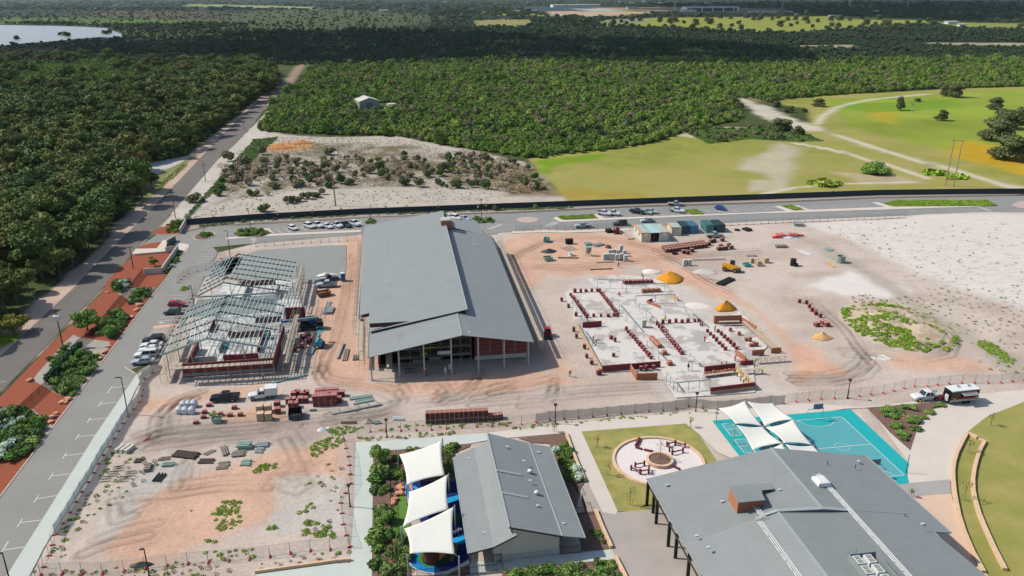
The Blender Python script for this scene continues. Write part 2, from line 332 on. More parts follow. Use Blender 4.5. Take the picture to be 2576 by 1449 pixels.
for pl in ([(875, 600), (915, 595), (905, 800), (925, 960), (1005, 965), (1340, 925), (1450, 960), (1300, 985), (1000, 990), (800, 965), (775, 860), (790, 740)],
   [(1255, 600), (1400, 585), (1500, 640), (1600, 700), (1540, 700), (1380, 690), (1310, 760), (1360, 850), (1440, 935), (1400, 950), (1340, 860), (1262, 640)],
   [(1290, 585), (1560, 590), (1760, 640), (1700, 660), (1560, 668), (1390, 640)],
   [(1540, 640), (1640, 650), (1760, 690), (1830, 730), (1930, 790), (2010, 880), (2130, 945), (2060, 940), (2010, 955), (1992, 870), (1880, 775), (1700, 705)],
   [(250, 1400), (285, 1310), (400, 1225), (560, 1170), (720, 1130), (870, 1112), (866, 1200), (760, 1255), (620, 1330), (420, 1425), (300, 1440)],
   [(330, 1010), (460, 990), (640, 970), (700, 985), (520, 1010), (350, 1045)],
   [(2220, 890), (2420, 900), (2500, 930), (2330, 940), (2220, 925)], [(560, 1040), (700, 1030), (720, 1060), (640, 1075), (560, 1060)]):
 paint(pl, OR, 2.0, 2.2, 9, amt=0.9)
paint([(1080, 985), (1110, 975), (1105, 1005), (1085, 1000)], (218, 164, 136), 0.8, 1.0, 3, amt=.7)
paint([(1400, 950), (1470, 965), (1440, 978), (1380, 972)], (222, 172, 144), 1.5, 2, 4, amt=.7)
paint([(1990, 870), (2040, 868), (2135, 945), (2060, 930), (2010, 958)], (224, 172, 142), 2, 2.5, 6, amt=.7)
paint([(2020, 562), (2300, 542), (2500, 536), (2760, 545), (2850, 800), (2560, 770), (2400, 730), (2300, 680), (2180, 620)], (226, 216, 204), 3, 3, 12, var=0.1)
paint([(2080, 700), (2160, 680), (2290, 730), (2240, 750), (2120, 742), (2040, 720)], (232, 222, 212), 2, 2, 9, var=0.08)
paint([(1480, 690), (1740, 720), (1960, 990), (1690, 1005), (1460, 830), (1420, 735)], (214, 202, 192), 1.5, 1.5, 6, amt=0.7)
idx, m = zone([(2060, 570), (2560, 550), (2800, 800), (2576, 900), (2350, 760)], 4); k = (m*np.clip(1.3*(vnoise(X[idx]/0.9, Y[idx]/0.9, 77)-0.72)*3, 0, 0.3))[:, None]; colr[idx] = colr[idx]*(1-k)+PC(150, 138, 122)[None]*k
paint([(1985, 585), (2060, 605), (2230, 700), (2360, 790), (2576, 900), (2576, 960), (2330, 800), (2180, 700), (2040, 620)], (184, 170, 152), 2, 2, 6, amt=0.85)
paint([(300, 1085), (560, 1060), (900, 1045), (1000, 1010), (1020, 1050), (900, 1085), (760, 1115), (500, 1125), (340, 1125)], (178, 160, 146), 2, 2.5, 7, amt=0.75)
for pl in ([(260, 1310), (330, 1180), (420, 1140), (480, 1180), (360, 1260), (240, 1420)], [(690, 1200), (870, 1190), (880, 1330), (700, 1340)]):
 paint(pl, (204, 196, 184), 1, 1.5, 5, amt=0.8)
tracks = [q(1, 2, 620, 860, 680, 960, 860, 1000, 1100, 1015, 1300, 1065, 1420, 1135, 1400, 1200, 1280, 1262, 900, 1305, 500, 1345, 100, 1425), q(0, 2, 1900, 1120, 1700, 1200, 1580, 1300, 1560, 1440, 1540, 1520),
 q(0, 3, 1300, 120, 1600, 20, 1900, -30, 2300, -60, 2576, -90, 3000, -140), q(0, 3, 1500, 170, 1900, 110, 2300, 60, 2700, 20), q(0, 2, 1980, 1110, 1800, 1190, 1700, 1300, 1680, 1440), q(1, 2, 1450, 1050, 1500, 1130, 1450, 1210, 1200, 1290, 700, 1360), q(1, 2, 1750, 990, 1860, 1000, 1900, 1080, 1820, 1140), q(2, 2, -200, 1060, 200, 1010, 420, 960), q(0, 3, 1350, 190, 1500, 100, 1700, 62, 2000, 35, 2576, 2, 3000, -60), q(1, 2, 2576, 1010, 2300, 1090, 2000, 1150, 1700, 1175, 1400, 1230, 1000, 1300), q(1, 2, 2230, 920, 2160, 1010, 2050, 1100, 1880, 1150),
 q(1, 2, 640, 900, 700, 720, 800, 500, 850, 300, 900, 100, 950, -300), q(2, 2, -400, 1180, 0, 1150, 300, 1130, 700, 1080, 1000, 1060, 1550, 1030), q(2, 2, 430, 1000, 415, 1090, 350, 1170, 100, 1190),
 q(3, 2, 250, 930, 600, 940, 800, 900, 950, 800, 1000, 700, 900, 600, 800, 450, 700, 350, 500, 180, 200, 100), q(3, 2, 1750, 420, 1900, 560, 1850, 680, 1600, 730, 1200, 705, 800, 680), q(3, 2, 900, 620, 1100, 800, 1000, 900, 700, 960, 300, 960),
 q(2, 1, 0, 1160, 300, 1000, 700, 940, 1100, 990, 1500, 1080), q(2, 1, 100, 1250, 600, 1265, 1200, 1200, 1800, 1130, 2500, 1090), q(2, 1, 1450, 1090, 1750, 1250, 2000, 1410, 2200, 1500),
 q(0, 3, 1150, 700, 1400, 650, 1700, 640, 2200, 570, 2700, 560), q(0, 3, 1160, 760, 1180, 900, 1350, 840), q(0, 3, 850, 1230, 1100, 1130, 1500, 1040), q(0, 3, 1780, 560, 1800, 430, 1850, 330), q(1, 3, 120, 560, 260, 440, 480, 430, 540, 520, 420, 600, 280, 560), q(1, 3, 450, 380, 380, 200, 300, 80), q(0, 1, 2300, 560, 1900, 700)]
for t_ in tracks:
 for off in (0.0, 3.1):
  tt = [(p[0], p[1]) for p in GA(t_)]; tt = [(p[0]+off*0.25, p[1]+off*0.9) for p in tt]
  idx, d = linezone(tt, 3.5, 1, 0, px=False)
  d = d + 0.35*fbm(X[idx]/1.5, Y[idx]/1.5, 51)
  fade = np.clip(0.65+1.5*fbm(X[idx]/8, Y[idx]/8, 13), 0.1, 1)*(0.8 if off else 1.0)
  rut = np.exp(-((np.abs(d)-0.85)/0.30)**2); ridge = np.exp(-((np.abs(d)-1.45)/0.28)**2)+0.7*np.exp(-((np.abs(d)-0.3)/0.25)**2)
  Z[idx] += fade*(-0.13*rut+0.11*ridge)
  k = (fade*(0.34*rut+0.10*np.exp(-(d/1.6)**2)))[:, None]; colr[idx] *= (1-k)
idx, m = zone(site, 1.0)
Z[idx] += m*(0.20*n3[idx]*np.clip(0.4+2.2*n2[idx], 0.03, 1) + 0.22*n2[idx])
for pl in ([(300, 1090), (880, 1065), (760, 1120), (400, 1140)], [(600, 1180), (800, 1120), (860, 1130), (840, 1260), (700, 1250)], [(1080, 975), (1200, 960), (1300, 980), (1200, 1010), (1080, 1010)]):
 idx, m = zone(pl, 3); Z[idx] += m*0.5*np.abs(n3[idx])-m*0.05
Z = np.minimum(Z, 0.28)
flats = []
def flat(pts, px=True, mg=0.4):
 poly = GA(pts) if px else pts; flats.append(poly)
mnd = G((2258, 822)); dx, dy = X-mnd.x, Y-mnd.y; rr = np.sqrt((dx/11.5)**2+(dy/15.0)**2)
def moundz(x, y):
 r = np.sqrt(((x-mnd.x)/11.5)**2+((y-mnd.y)/15.0)**2); return 2.6*np.clip(1-r, 0, 1)**0.75*(0.75+1.3*fbm(x/5.0, y/5.0, 61))
near = rr < 1.05; Z[near] += moundz(X[near], Y[near])
i2 = np.where(rr < 1.02)[0]; k = np.clip((1.02-rr[i2])*5, 0, 1)[:, None]*0.85; colr[i2] = colr[i2]*(1-k)+(PC(198, 178, 148)[None]*(1+0.9*n3[i2]+0.5*n2[i2])[:, None])*k
Z += np.where(Y > 3500, (Y-3500)*0.0, 0)
A = {}
ASP = mat('aged_asphalt', c(150, 147, 139), rough=0.92, var=0.07, scale=0.12, bump=0.15, bscale=14)
ASP2 = mat('carpark_asphalt', c(148, 146, 141), rough=0.92, var=0.06, scale=0.1, bump=0.15, bscale=14)
ROADM = mat('road_asphalt', c(118, 111, 103), rough=0.9, var=0.10, scale=0.15, bump=0.2, bscale=12)
CONC = mat('pale_concrete', c(206, 211, 200), rough=0.85, var=0.05, scale=0.3)
CREAM = mat('cream_concrete', c(221, 208, 193), rough=0.85, var=0.05, scale=0.25)
YARD = mat('yard_concrete', c(178, 170, 159), rough=0.85, var=0.08, scale=0.18, col2=c(186, 172, 160))
GREYC = mat('grey_concrete', c(176, 173, 166), rough=0.85, var=0.06, scale=0.2)
PEACH = mat('peach_concrete', c(230, 196, 168), rough=0.85, var=0.04, scale=0.2)
KERB = mat('kerb_concrete', c(222, 206, 184), rough=0.85, var=0.08, scale=0.8)
WHITE = mat('white_paint', c(236, 236, 230), rough=0.7, var=0.06, scale=1.2)
MULR = mat('red_mulch', c(158, 80, 50), rough=0.95, var=0.30, scale=2.2, bump=0.6, bscale=9)
MULB = mat('brown_mulch', c(128, 98, 84), rough=0.95, var=0.35, scale=2.5, bump=0.6, bscale=9)
LAWN = mat('lawn_grass', c(146, 150, 78), rough=0.95, var=0.14, scale=0.35, col2=c(172, 158, 88), bump=0.4, bscale=10)
OVAL = mat('oval_grass', c(142, 150, 56), rough=0.95, var=0.12, scale=0.09, col2=c(172, 156, 92), bump=0.4, bscale=10)
GRAV = mat('grey_gravel', c(176, 166, 152), rough=0.95, var=0.25, scale=3, bump=0.5, bscale=10)
PADM = mat('pad_concrete', c(150, 152, 144), rough=0.85, var=0.06, scale=0.25)
PINKG = mat('pink_rubble', c(200, 176, 164), rough=0.95, var=0.2, scale=1.2, bump=0.4)
def lay(name, pxpolys, z, m, flatten=True):
 ps = [GA(p) for p in pxpolys]
 if flatten: flats.extend(ps)
 return sheet(name, [[(v.x, v.y) for v in p] for p in ps], z, m)
road_l = [(-330, 1215), (0, 897), (185, 724.5), (250, 655), (320, 587), (380, 527), (462, 442), (537, 362), (600, 300), (646, 256)]
road_r = [(682, 249), (640, 310), (592, 362), (547, 402), (475, 485), (402, 568), (336, 636), (257, 727), (155, 829), (0, 989), (-230, 1230)]
lay('road', [road_l + road_r], 0.03, ROADM)
drive = [(-170, 1480), (-10, 1515), (17, 1449), (245, 1087), (345, 940), (330, 930), (400, 905), (482, 784), (492, 745), (516, 692), (548, 636), (536, 622), (600, 616), (911, 588.5), (1250, 590), (1250, 552), (906, 550), (644, 565), (522, 572), (490, 579), (457, 587), (395, 590), (352, 620), (340, 640), (392, 617), (430, 615), (468, 622), (420, 698), (397, 726), (135, 1074), (0, 1251)]
lay('car_park', [drive], 0.035, ASP)
upper = [(1200, 591), (1330, 578), (1428, 578), (1588, 572), (1825, 562), (1932, 556), (2274, 542), (2357, 537), (2482, 532), (2760, 536), (2760, 490), (2557, 493), (2207, 499), (1932, 512), (1613, 521), (1288, 537), (1100, 541), (900, 549)]
lay('upper_car_park', [upper], 0.03, ASP2)
lay('footpath', [[(-30, 1520), (17, 1449), (245, 1087), (345, 940), (352, 960), (300, 1066), (250, 1150), (190, 1250), (110, 1380), (60, 1480), (20, 1530)]], 0.07, mat('path_concrete', c(203, 207, 196), rough=0.85, var=0.04, scale=0.3))
lay('concrete_pad', [[(575, 653), (650, 630), (822, 618), (872, 617), (870, 690), (862, 700), (820, 712), (760, 712), (640, 712), (560, 700)], q(0, 1, 2245, 1150, 2440, 1140, 2400, 1230, 2200, 1235), [(519, 658), (600, 655), (580, 690), (497, 698)]], 0.06, PADM)
lay('mulch_bed', [[(-140, 1140), (0, 1000), (155, 840), (257, 738)] + zt(400, 820, 480, 0, 1270, 250, 985, 470, 800, 520, 742, 1190, 695, 1290, 690, 1445, 640, 1230, 1100, 1170, 1190, 950, 1449) + [(330, 812), (135, 1070), (0, 1246), (-160, 1430)], q(0, 1, 1540, 870, 1640, 838, 1800, 770, 1810, 905, 1620, 912, 1550, 905), zt(400, 820, 480, 590, 640, 690, 545, 870, 495, 1140, 465, 1020, 632)], 0.045, MULR)
lay('garden_gravel', [q(0, 2, 330, 930, 370, 870, 640, 560, 740, 470, 800, 500, 1100, 540, 1110, 580, 960, 820, 720, 1130, 560, 1060), q(0, 2, 0, 1220, 330, 1220, 530, 1390, 400, 1449 + 130, -200, 1700), q(0, 2, 1160, 40, 1250, 0, 1560, 0, 1380, 170, 1290, 120)], 0.05, GRAV)
lay('concrete_apron', [q(0, 1, 1340, 1105, 1370, 1070, 1575, 1070, 1640, 985, 1690, 980, 1655, 1030, 1665, 1095), q(0, 1, 1760, 990, 1895, 1010, 1900, 1035, 1870, 1085, 1790, 1060)], 0.06, CREAM)
kb = MB()
def kerb(px, w=0.18, h=0.13): ribbon(kb, densify(GA(px), 3.0), w, 0.0, h)
kerb([(-90, 1370), (0, 1250), (135, 1073), (397, 725), (420, 697), (470, 622)]); kerb([(457, 586), (490, 578), (522, 571), (644, 564), (906, 549), (1288, 536), (1613, 520), (1932, 511), (2207, 498), (2557, 492)])
kerb([(352, 620), (385, 627), (392, 590), (402, 577)][:1] + q(0, 1, 1540, 905, 1620, 914, 1810, 908)); kerb([(314, 924), (340, 941), (400, 905)])
kerb([(536, 622), (600, 616), (760, 603), (911, 588)]); kerb(q(0, 1, 2055, 1085, 2110, 1030, 2200, 1010, 2576, 1000)); kerb([(2274, 542), (2357, 537), (2482, 532), (2760, 536)])
def oval(px, rx, ry, n=28):
 o = G(px); return [(o.x+rx*math.cos(2*math.pi*k/n), o.y+ry*math.sin(2*math.pi*k/n), 0) for k in range(n+1)]
ISL = oval(q1(0, 1, 2055, 925), 3.0, 4.6); ribbon(kb, ISL, 0.25, 0, 0.14)
struct(kb.build('kerb', KERB))
sheet('traffic_island', [[(p[0], p[1]) for p in ISL[:-1]]], 0.10, MULB); flats.append([Vector(p) for p in ISL[:-1]])
lay('median_strip', [q(1, 1, -300, 945, 0, 915, 1060, 868, 1060, 888, 0, 935, -300, 965), q(1, 1, 70, 855, 130, 850, 180, 900, 100, 905), q(2, 1, 415, 755, 440, 735, 480, 730, 520, 768, 880, 752, 800, 715, 850, 708, 940, 748, 2576, 686, 2576, 697, 480, 788), q(3, 1, 0, 686, 180, 676, 60, 630, 120, 625, 260, 672, 380, 668, 240, 622, 300, 620, 420, 664, 1170, 636, 1040, 592, 1100, 588, 1260, 632, 2140, 622, 2145, 631, 0, 700)], 0.12, CREAM)
lay('planted_strip', [q(2, 1, 455, 735, 800, 715, 880, 752, 520, 768), q(2, 1, 1735, 672, 1840, 662, 1940, 710, 1830, 713), q(3, 1, 130, 625, 240, 617, 370, 668, 260, 672), q(3, 1, 1160, 600, 1300, 572, 2200, 570, 2310, 625, 1260, 632), q(0, 1, 2350, 905, 2420, 870, 2576, 855, 2640, 860, 2740, 895, 2640, 935, 2400, 938)], 0.135, MULB)
lay('verge', [[(457, 583), (490, 576), (522, 569), (644, 561), (906, 546.5), (1288, 533.5), (1613, 517.5), (1932, 508.5), (2207, 496), (2557, 490), (2576, 488.5), (2232, 491), (1932, 502), (1288, 526), (644, 554), (470, 568)]], 0.06, mat('verge_mulch', c(176, 156, 142), rough=0.95, var=0.3, scale=1.2, bump=0.5))
lay('paved_strip', [q(2, 1, 0, 880, 300, 862, 560, 868, 1180, 842, 1195, 872, 560, 895, 300, 890, 0, 900), q(2, 1, 2130, 800, 2576, 776, 2576, 800, 2140, 822), q(3, 1, 0, 778, 1370, 722, 1390, 745, 0, 800)], 0.07, CREAM)
mk = MB(); MZ = 0.045
def mline(a, b, w=0.12, z=MZ):
 a, b = G(a), G(b); d = (b-a).normalized(); n_ = Vector((-d.y, d.x, 0))*w/2; mk.add([(p.x, p.y, z) for p in (a+n_, a-n_, b-n_, b+n_)], [(0, 1, 2, 3)])
Tm = [(278.75, 977, 320, 971), (251.25, 1017, 293, 1011.5), (223.75, 1057, 267, 1051.7), (195, 1099.2, 240, 1095), (162.5, 1146.7, 210.5, 1141), (128.75, 1198, 178, 1192), (91.25, 1255.5, 143.5, 1247), (50, 1315.5, 104, 1308.5), (8, 1384, 61, 1376.5)]
for i, (x, y, x2, y2) in enumerate(Tm):
 mline((x, y), (x2, y2)); j = Tm[min(i+1, len(Tm)-1)]; k = Tm[max(i-1, 0)]; s_ = 0.16 if 0 < i < len(Tm)-1 else 0.32
 mline((x-(x-j[0])*s_ if i < 8 else x-6, y+(j[1]-y)*s_ if i < 8 else y+9), (x+(k[0]-x)*s_ if i else x+4, y-(y-k[1])*s_ if i else y-6))
for y0, xa, xb, y1 in ((1080, 2055, 2200, 1070), (1112, 2025, 2190, 1100), (1140, 2010, 2180, 1128), (1168, 1990, 2160, 1155), (1197, 1975, 2150, 1184), (1228, 1955, 2135, 1213), (1258, 1935, 2110, 1240)):
 mline(q1(0, 1, xa, y0), q1(0, 1, xb, y1))
for xa, ya, xb, yb in ((1720, 78, 1880, 68), (1735, 110, 1930, 95), (1705, 155, 1930, 128), (1680, 182, 1910, 165), (1655, 218, 1890, 200), (1632, 258, 1850, 236), (1605, 298, 1830, 278), (1578, 336, 1790, 320), (1400, 545, 1470, 540), (1380, 640, 1450, 632)):
 mline(q1(0, 2, xa, ya), q1(0, 2, xb, yb))
for k in range(11): mline(q1(1, 1, 190+86*k, 850-8.5*k), q1(1, 1, 268+80*k, 897-6.0*k))
for k in range(14):
 x = 1070+88*k
 if x < 1700 or 1900 < x: mline(q1(2, 1, x, 700-2.5*k), q1(2, 1, x+132, 738-3.6*k))
for k in range(9): mline(q1(2, 1, 1920+82*k, 660-3.6*k), q1(2, 1, 2035+88*k, 695-4*k)); mline(q1(3, 1, 345+74*k, 622-3.4*k), q1(3, 1, 455+83*k, 660-4.4*k))
for k in range(6): mline(q1(0, 1, 2500+8*k, 925+13*k), q1(0, 1, 2570+2*k, 922+13*k), 0.4); mline(q1(2, 1, 410-18*k, 785+8*k), q1(2, 1, 470-18*k, 797+8*k), 0.35); mline(q1(3, 1, 2115+22*k, 640+7.5*k), q1(3, 1, 2165+22*k, 640+7.5*k), 0.35); mline(q1(1, 1, 2440-22*k, 810+8*k), q1(1, 1, 2480-22*k, 818+8*k), 0.35)
for k in range(5): mline(q1(3, 1, 80+340*k, 748-20*k), q1(3, 1, 128+340*k, 770-21*k)); mline(q1(2, 1, 2320, 762), q1(2, 1, 2350, 780))
mline(q1(0, 2, 1600, 352), q1(0, 2, 1645, 350), 0.5); mline(q1(0, 1, 1010, 1310), q1(0, 1, 1080, 1308), 0.1); mline(q1(0, 2, 0, 950), q1(0, 2, 65, 940), 0.12)
mk.build('road_markings', WHITE)['kind'] = 'structure'
lay('tactile_paving', [q(0, 2, 1540, 385, 1760, 360, 1775, 385, 1545, 412)], 0.05, mat('tactile', c(226, 182, 156), var=0.15, scale=3))
lay('rubble_bay', [q(0, 2, 1535, 415, 1770, 388, 1700, 510, 1480, 500)], 0.05, GRAV)
lay('traffic_circle', [[(v[0], v[1]) for v in [(1327+28*math.cos(t*0.35), 553.5+7.5*math.sin(t*0.35)) for t in range(18)]], [(2543+ (2600-2543)*0, 517), (2560, 508), (2600, 503), (2640, 506), (2650, 520), (2610, 528), (2565, 524)]], 0.10, PINKG)
lay('water', [[(-900, 70), (-500, 64), (-200, 62), (0, 63), (130, 65), (200, 67), (268, 71), (288, 79), (318, 90), (300, 95), (250, 93), (180, 99), (120, 105), (60, 109), (0, 115), (-200, 130), (-700, 140)]], 0.05, mat('lake_water', c(140, 142, 134), rough=0.4, var=0.03, scale=0.02, spec=0.5))
SCH = [(894, 1114), (1226, 1089), (1460, 1063), (1800, 1028), (1990, 1012), (2170, 1022), (2300, 1012), (2576, 978), (3200, 930), (3200, 1700), (870, 1700)]
ch = q(1, 3, 1005, 105, 1180, 100, 1185, 600, 1170, 1449, 1165, 1560, 945, 1560, 950, 1330, 960, 1160, 985, 760)
lay('school_path', [ch, q(1, 3, 1180, 100, 2330, 10, 2335, 85, 2160, 118, 1420, 180, 1183, 192)], 0.054, CONC)
lay('front_path', [[(1226, 1089), (1460, 1063), (1800, 1029), (1985, 1012), (2170, 1024), (2310, 1010), (2430, 995), (2576, 980), (2760, 960), (2760, 984), (2576, 1011), (2480, 1050), (2430, 1090), (2405, 1150), (2398, 1210), (2283, 1217), (2283, 1160), (2185, 1026), (2126, 1029), (1996, 1048), (1795, 1064), (1890, 1175), (1808, 1140), (1756, 1090), (1725, 1066), (1463, 1086), (1554, 1287), (1548, 1295), (1515, 1288), (1420, 1090), (1300, 1100), (1226, 1108)]], 0.05, CREAM)
lay('school_yard', [q(2, 3, 720, 535, 910, 525, 1045, 810, 1500, 775, 2100, 775, 2100, 1700, 900, 1700, 1030, 1250, 1000, 1180, 900, 830, 745, 700)], 0.045, YARD)
lay('grey_paving', [zt(3240, 1620, 480, 650, 1068, 905, 1035, 1728, 960, 1745, 1240, 955, 1302, 600, 1330)], 0.066, GREYC)
lay('peach_paving', [zt(3240, 1620, 480, 600, 1335, 955, 1304, 1750, 1242, 1850, 1600, 2100, 2200, 2500, 2900, 1600, 2900, 700, 1500)], 0.062, PEACH)
lay('lawn', [[(1463, 1086), (1725, 1066), (1756, 1090), (1810, 1170), (1850, 1230), (1700, 1285), (1554, 1287)]], 0.04, LAWN)
lay('oval', [[(2760, 985), (2576, 1011), (2480, 1050), (2430, 1090), (2405, 1150), (2398, 1210), (2401, 1270), (2420, 1340), (2450, 1400), (2480, 1449), (2560, 1560), (3200, 1560), (3200, 985)]], 0.038, OVAL)
lay('garden_bed', [[(2180, 1026), (2290, 1017), (2388, 1010), (2342, 1034), (2310, 1072), (2290, 1134), (2240, 1090)], q(1, 3, 1180, 195, 1420, 182, 2160, 120, 2150, 150, 2000, 210, 2000, 500, 1500, 500, 1480, 600, 1370, 640, 1370, 800, 1370, 1449, 1370, 1560, 1165, 1560, 1175, 600), q(1, 3, 1370, 1100, 1540, 1120, 1560, 1449, 1900, 1449, 2150, 1330, 2150, 1560, 1370, 1560),
 q(2, 3, 60, 62, 430, 30, 540, 20, 735, 500, 690, 560, 640, 800, 480, 700, 380, 120, 190, 110), q(2, 3, 640, 820, 835, 800, 985, 1175, 720, 1200, 620, 900), q(2, 3, -100, 1400, 500, 1330, 1030, 1285, 1110, 1449, 1150, 1560, -100, 1560)], 0.071, MULB)
lay('lower_path', [q(2, 3, -800, 1285, -10, 1320, 0, 1290, 490, 1235, 720, 1215, 920, 1190, 1000, 1180, 1040, 1260, 1030, 1285, 500, 1330, 0, 1395, -800, 1480), q(1, 3, 0, 1435, 810, 1325, 950, 1330, 945, 1560, 0, 1560)], 0.058, CONC)
SPL = [(1544+ (0), 1151)]
o_ = G((1668, 1165)); sand = [(o_.x+7.35*math.cos(t*math.pi/24)*1.0, o_.y+7.0*math.sin(t*math.pi/24)) for t in range(48)]
SO = (40.2, 108.1)
def circ(cx, cy, rx, ry=None, n=48): return [(cx+rx*math.cos(2*math.pi*k/n), cy+(ry or rx)*math.sin(2*math.pi*k/n)) for k in range(n)]
flats.append([Vector((x, y, 0)) for x, y in circ(*SO, 7.7)])
sheet('white_sand', [circ(*SO, 7.0)], 0.07, mat('play_sand', c(238, 226, 218), rough=0.95, var=0.05, scale=1.5, bump=0.5, bscale=5))
LIME = mat('limestone_block', c(232, 196, 158), rough=0.9, var=0.12, scale=1.4)
def ringwall(name, cx, cy, r, w, h, m, label, cat, n=48):
 b = MB(); ribbon(b, [(x, y, 0) for x, y in circ(cx, cy, r, n=n)] + [(cx+r, cy, 0)], w, 0.0, h); return tag(b.build(name, m, None, (cx, cy, 0)), label, cat)
ringwall('sandpit_edging', SO[0], SO[1], 7.25, 0.5, 0.32, LIME, 'low curved limestone edging around the round white sand play area', 'edging')
pl = thing('round_planter', 'round limestone planter with a bare sapling in the white sand circle', 'planter', (40.4, 108.0, 0))
b = MB(); ribbon(b, [(x, y, 0) for x, y in circ(0, 0, 2.0, n=36)] + [(2.0, 0, 0)], 0.42, 0.0, 0.62); b.build('wall', LIME, pl)
b = MB(); b.prism(circ(0, 0, 1.82, n=30), 0.3, 0.5); b.build('soil', MULB, pl)
TEAL = mat('court_teal', c(22, 170, 170, 1.7), rough=0.7, var=0.03, scale=0.4); TEALI = mat('court_pale_teal', c(88, 166, 170, 1.7), rough=0.7, var=0.03, scale=0.4)
cr = [(53.8, 119.3), (80.3, 119.3), (79.9, 101.1), (78.0, 99.0), (76.6, 96.2), (53.8, 96.2)]
flats.append([Vector((x, y, 0)) for x, y in cr]); sheet('sports_court', [cr], 0.075, TEAL)
kt = [(68.95+0, 117.0)]
arc = [(72.2+3.3*math.cos(math.pi+math.pi*k/20), 117.0-0.0+2.6*math.sin(math.pi+math.pi*k/20)) for k in range(21)]
sheet('court_centre', [[(65.6, 98.3), (77.2, 98.3), (77.2, 117.0), (75.5, 117.0)] + arc[::-1] + [(65.6, 117.0)], [(55.0, 113.8), (57.0, 113.8), (57.0, 118.0), (55.0, 118.0)], [(55.0, 108.3), (57.0, 108.3), (57.0, 112.5), (55.0, 112.5)], [(58.2, 113.8), (64.8, 113.8), (64.8, 118.0), (58.2, 118.0)], [(58.2, 104), (64.6, 104), (64.6, 112.0), (58.2, 112.0)]], 0.080, TEALI)
lm = MB()
def cl(a, b_, w=0.10, z=0.086):
 a, b_ = Vector((*a, 0)), Vector((*b_, 0)); d = (b_-a).normalized(); n_ = Vector((-d.y, d.x, 0))*w/2
 lm.add([(p.x, p.y, z) for p in (a+n_-d*w/2, a-n_-d*w/2, b_-n_+d*w/2, b_+n_+d*w/2)], [(0, 1, 2, 3)])
def poly(pts, cls=True):
 for a, b_ in zip(pts, pts[1:] + ([pts[0]] if cls else [])): cl(a, b_)
poly([(65.6, 98.3), (77.2, 98.3), (77.2, 117.0), (65.6, 117.0)]); cl((65.6, 107.65), (77.2, 107.65)); poly(circ(72.0, 107.65, 1.2, n=28)); poly(arc, False)
poly([(72.2+3.3*math.cos(math.pi*k/20), 98.3+2.6*math.sin(math.pi*k/20)) for k in range(21)], False)
for x0, x1, y0, y1 in ((55.0, 57.0, 113.8, 118.0), (55.0, 57.0, 108.3, 112.5), (58.2, 61.4, 113.8, 118.0), (61.4, 64.8, 113.8, 118.0), (58.2, 61.4, 104, 112.0), (61.4, 64.6, 104, 112.0)):
 poly([(x0, y0), (x1, y0), (x1, y1), (x0, y1)]); cl((x0, (y0+y1)/2), (x1, (y0+y1)/2))
lm.build('court_lines', WHITE)['kind'] = 'structure'
NAVY = mat('navy_rubber', c(4, 26, 96, 1.5), rough=0.9, var=0.1, scale=3); AZUR = mat('azure_rubber', c(0, 118, 180, 1.5), rough=0.9, var=0.06, scale=3)
GRNR = mat('green_rubber', c(44, 124, 48, 1.5), rough=0.9, var=0.06, scale=3); ORAR = mat('orange_rubber', c(236, 134, 40, 1.5), rough=0.9, var=0.05, scale=3); DGR = mat('dark_green_rubber', c(28, 66, 26, 1.5), rough=0.9, var=0.06, scale=3); TURF = mat('synthetic_turf', c(98, 140, 52), rough=0.95, var=0.08, scale=1.2)
CYAN = mat('cyan_rubber', c(10, 150, 205, 1.5), rough=0.9, var=0.06, scale=3)
def zp(*a): return [(v.x, v.y) for v in GA(zt(1460, 1890, 480, *a))]
pf = zp(400, 1170, 440, 1080, 560, 960, 700, 600, 420, -300, 330, -420, 300, -700, 600, -900, 1110, -672, 1210, -610, 1345, -500, 1440, 0, 1560, 620, 1600, 1130, 1400, 1255, 1150, 1360, 950, 1395, 750, 1390, 560, 1330, 440, 1240)
flats.append([Vector((x, y, 0)) for x, y in pf]); sheet('play_surface', [pf], 0.07, NAVY)
sheet('play_surface_azure', [zp(405, 1170, 440, 1085, 560, 965, 640, 930, 560, 1120, 620, 1210, 760, 1270, 960, 1275, 1030, 1372, 850, 1388, 720, 1380, 560, 1320, 450, 1240), zp(330, -380, 300, -560, 330, -420, 480, -420, 470, -120, 370, -120)], 0.074, AZUR)
sheet('play_surface_cyan', [zp(1140, -110, 1405, -175, 1420, -85, 1155, 0), zp(1300, 690, 1530, 630, 1556, 775, 1370, 835, 1250, 730), zp(460, -340, 520, -360, 600, -300, 540, -270)], 0.078, CYAN)
sheet('play_surface_green', [zp(560, 1120, 640, 930, 760, 900, 760, 1190, 900, 1205, 960, 1275, 800, 1275, 660, 1230)], 0.078, GRNR)
sheet('play_surface_dark_green', [zp(900, 1205, 1100, 1060, 1180, 960, 1340, 1010, 1310, 1120, 960, 1270), zp(1240, 210, 1470, 205, 1500, 350, 1230, 372)], 0.082, DGR)
sheet('play_surface_orange', [zp(760, 1190, 900, 900, 1150, 960, 1120, 1040, 1010, 1150, 880, 1195), zp(395, -370, 440, -400, 470, -270, 420, -280)], 0.086, ORAR)
tf = zp(75, 720, 70, -150, 180, -220, 260, -220, 330, -100, 400, 100, 430, 400, 400, 760, 250, 770); flats.append([Vector((x, y, 0)) for x, y in tf]); sheet('turf', [tf], 0.06, TURF)
b = MB(); rim = zp(400, 1170, 440, 1250, 560, 1335, 750, 1396, 950, 1400, 1150, 1365, 1400, 1260, 1600, 1133); ribbon(b, densify([(x, y, 0) for x, y in rim], 0.7), 0.12, 0, 0.12); struct(b.build('edging', WHITE))
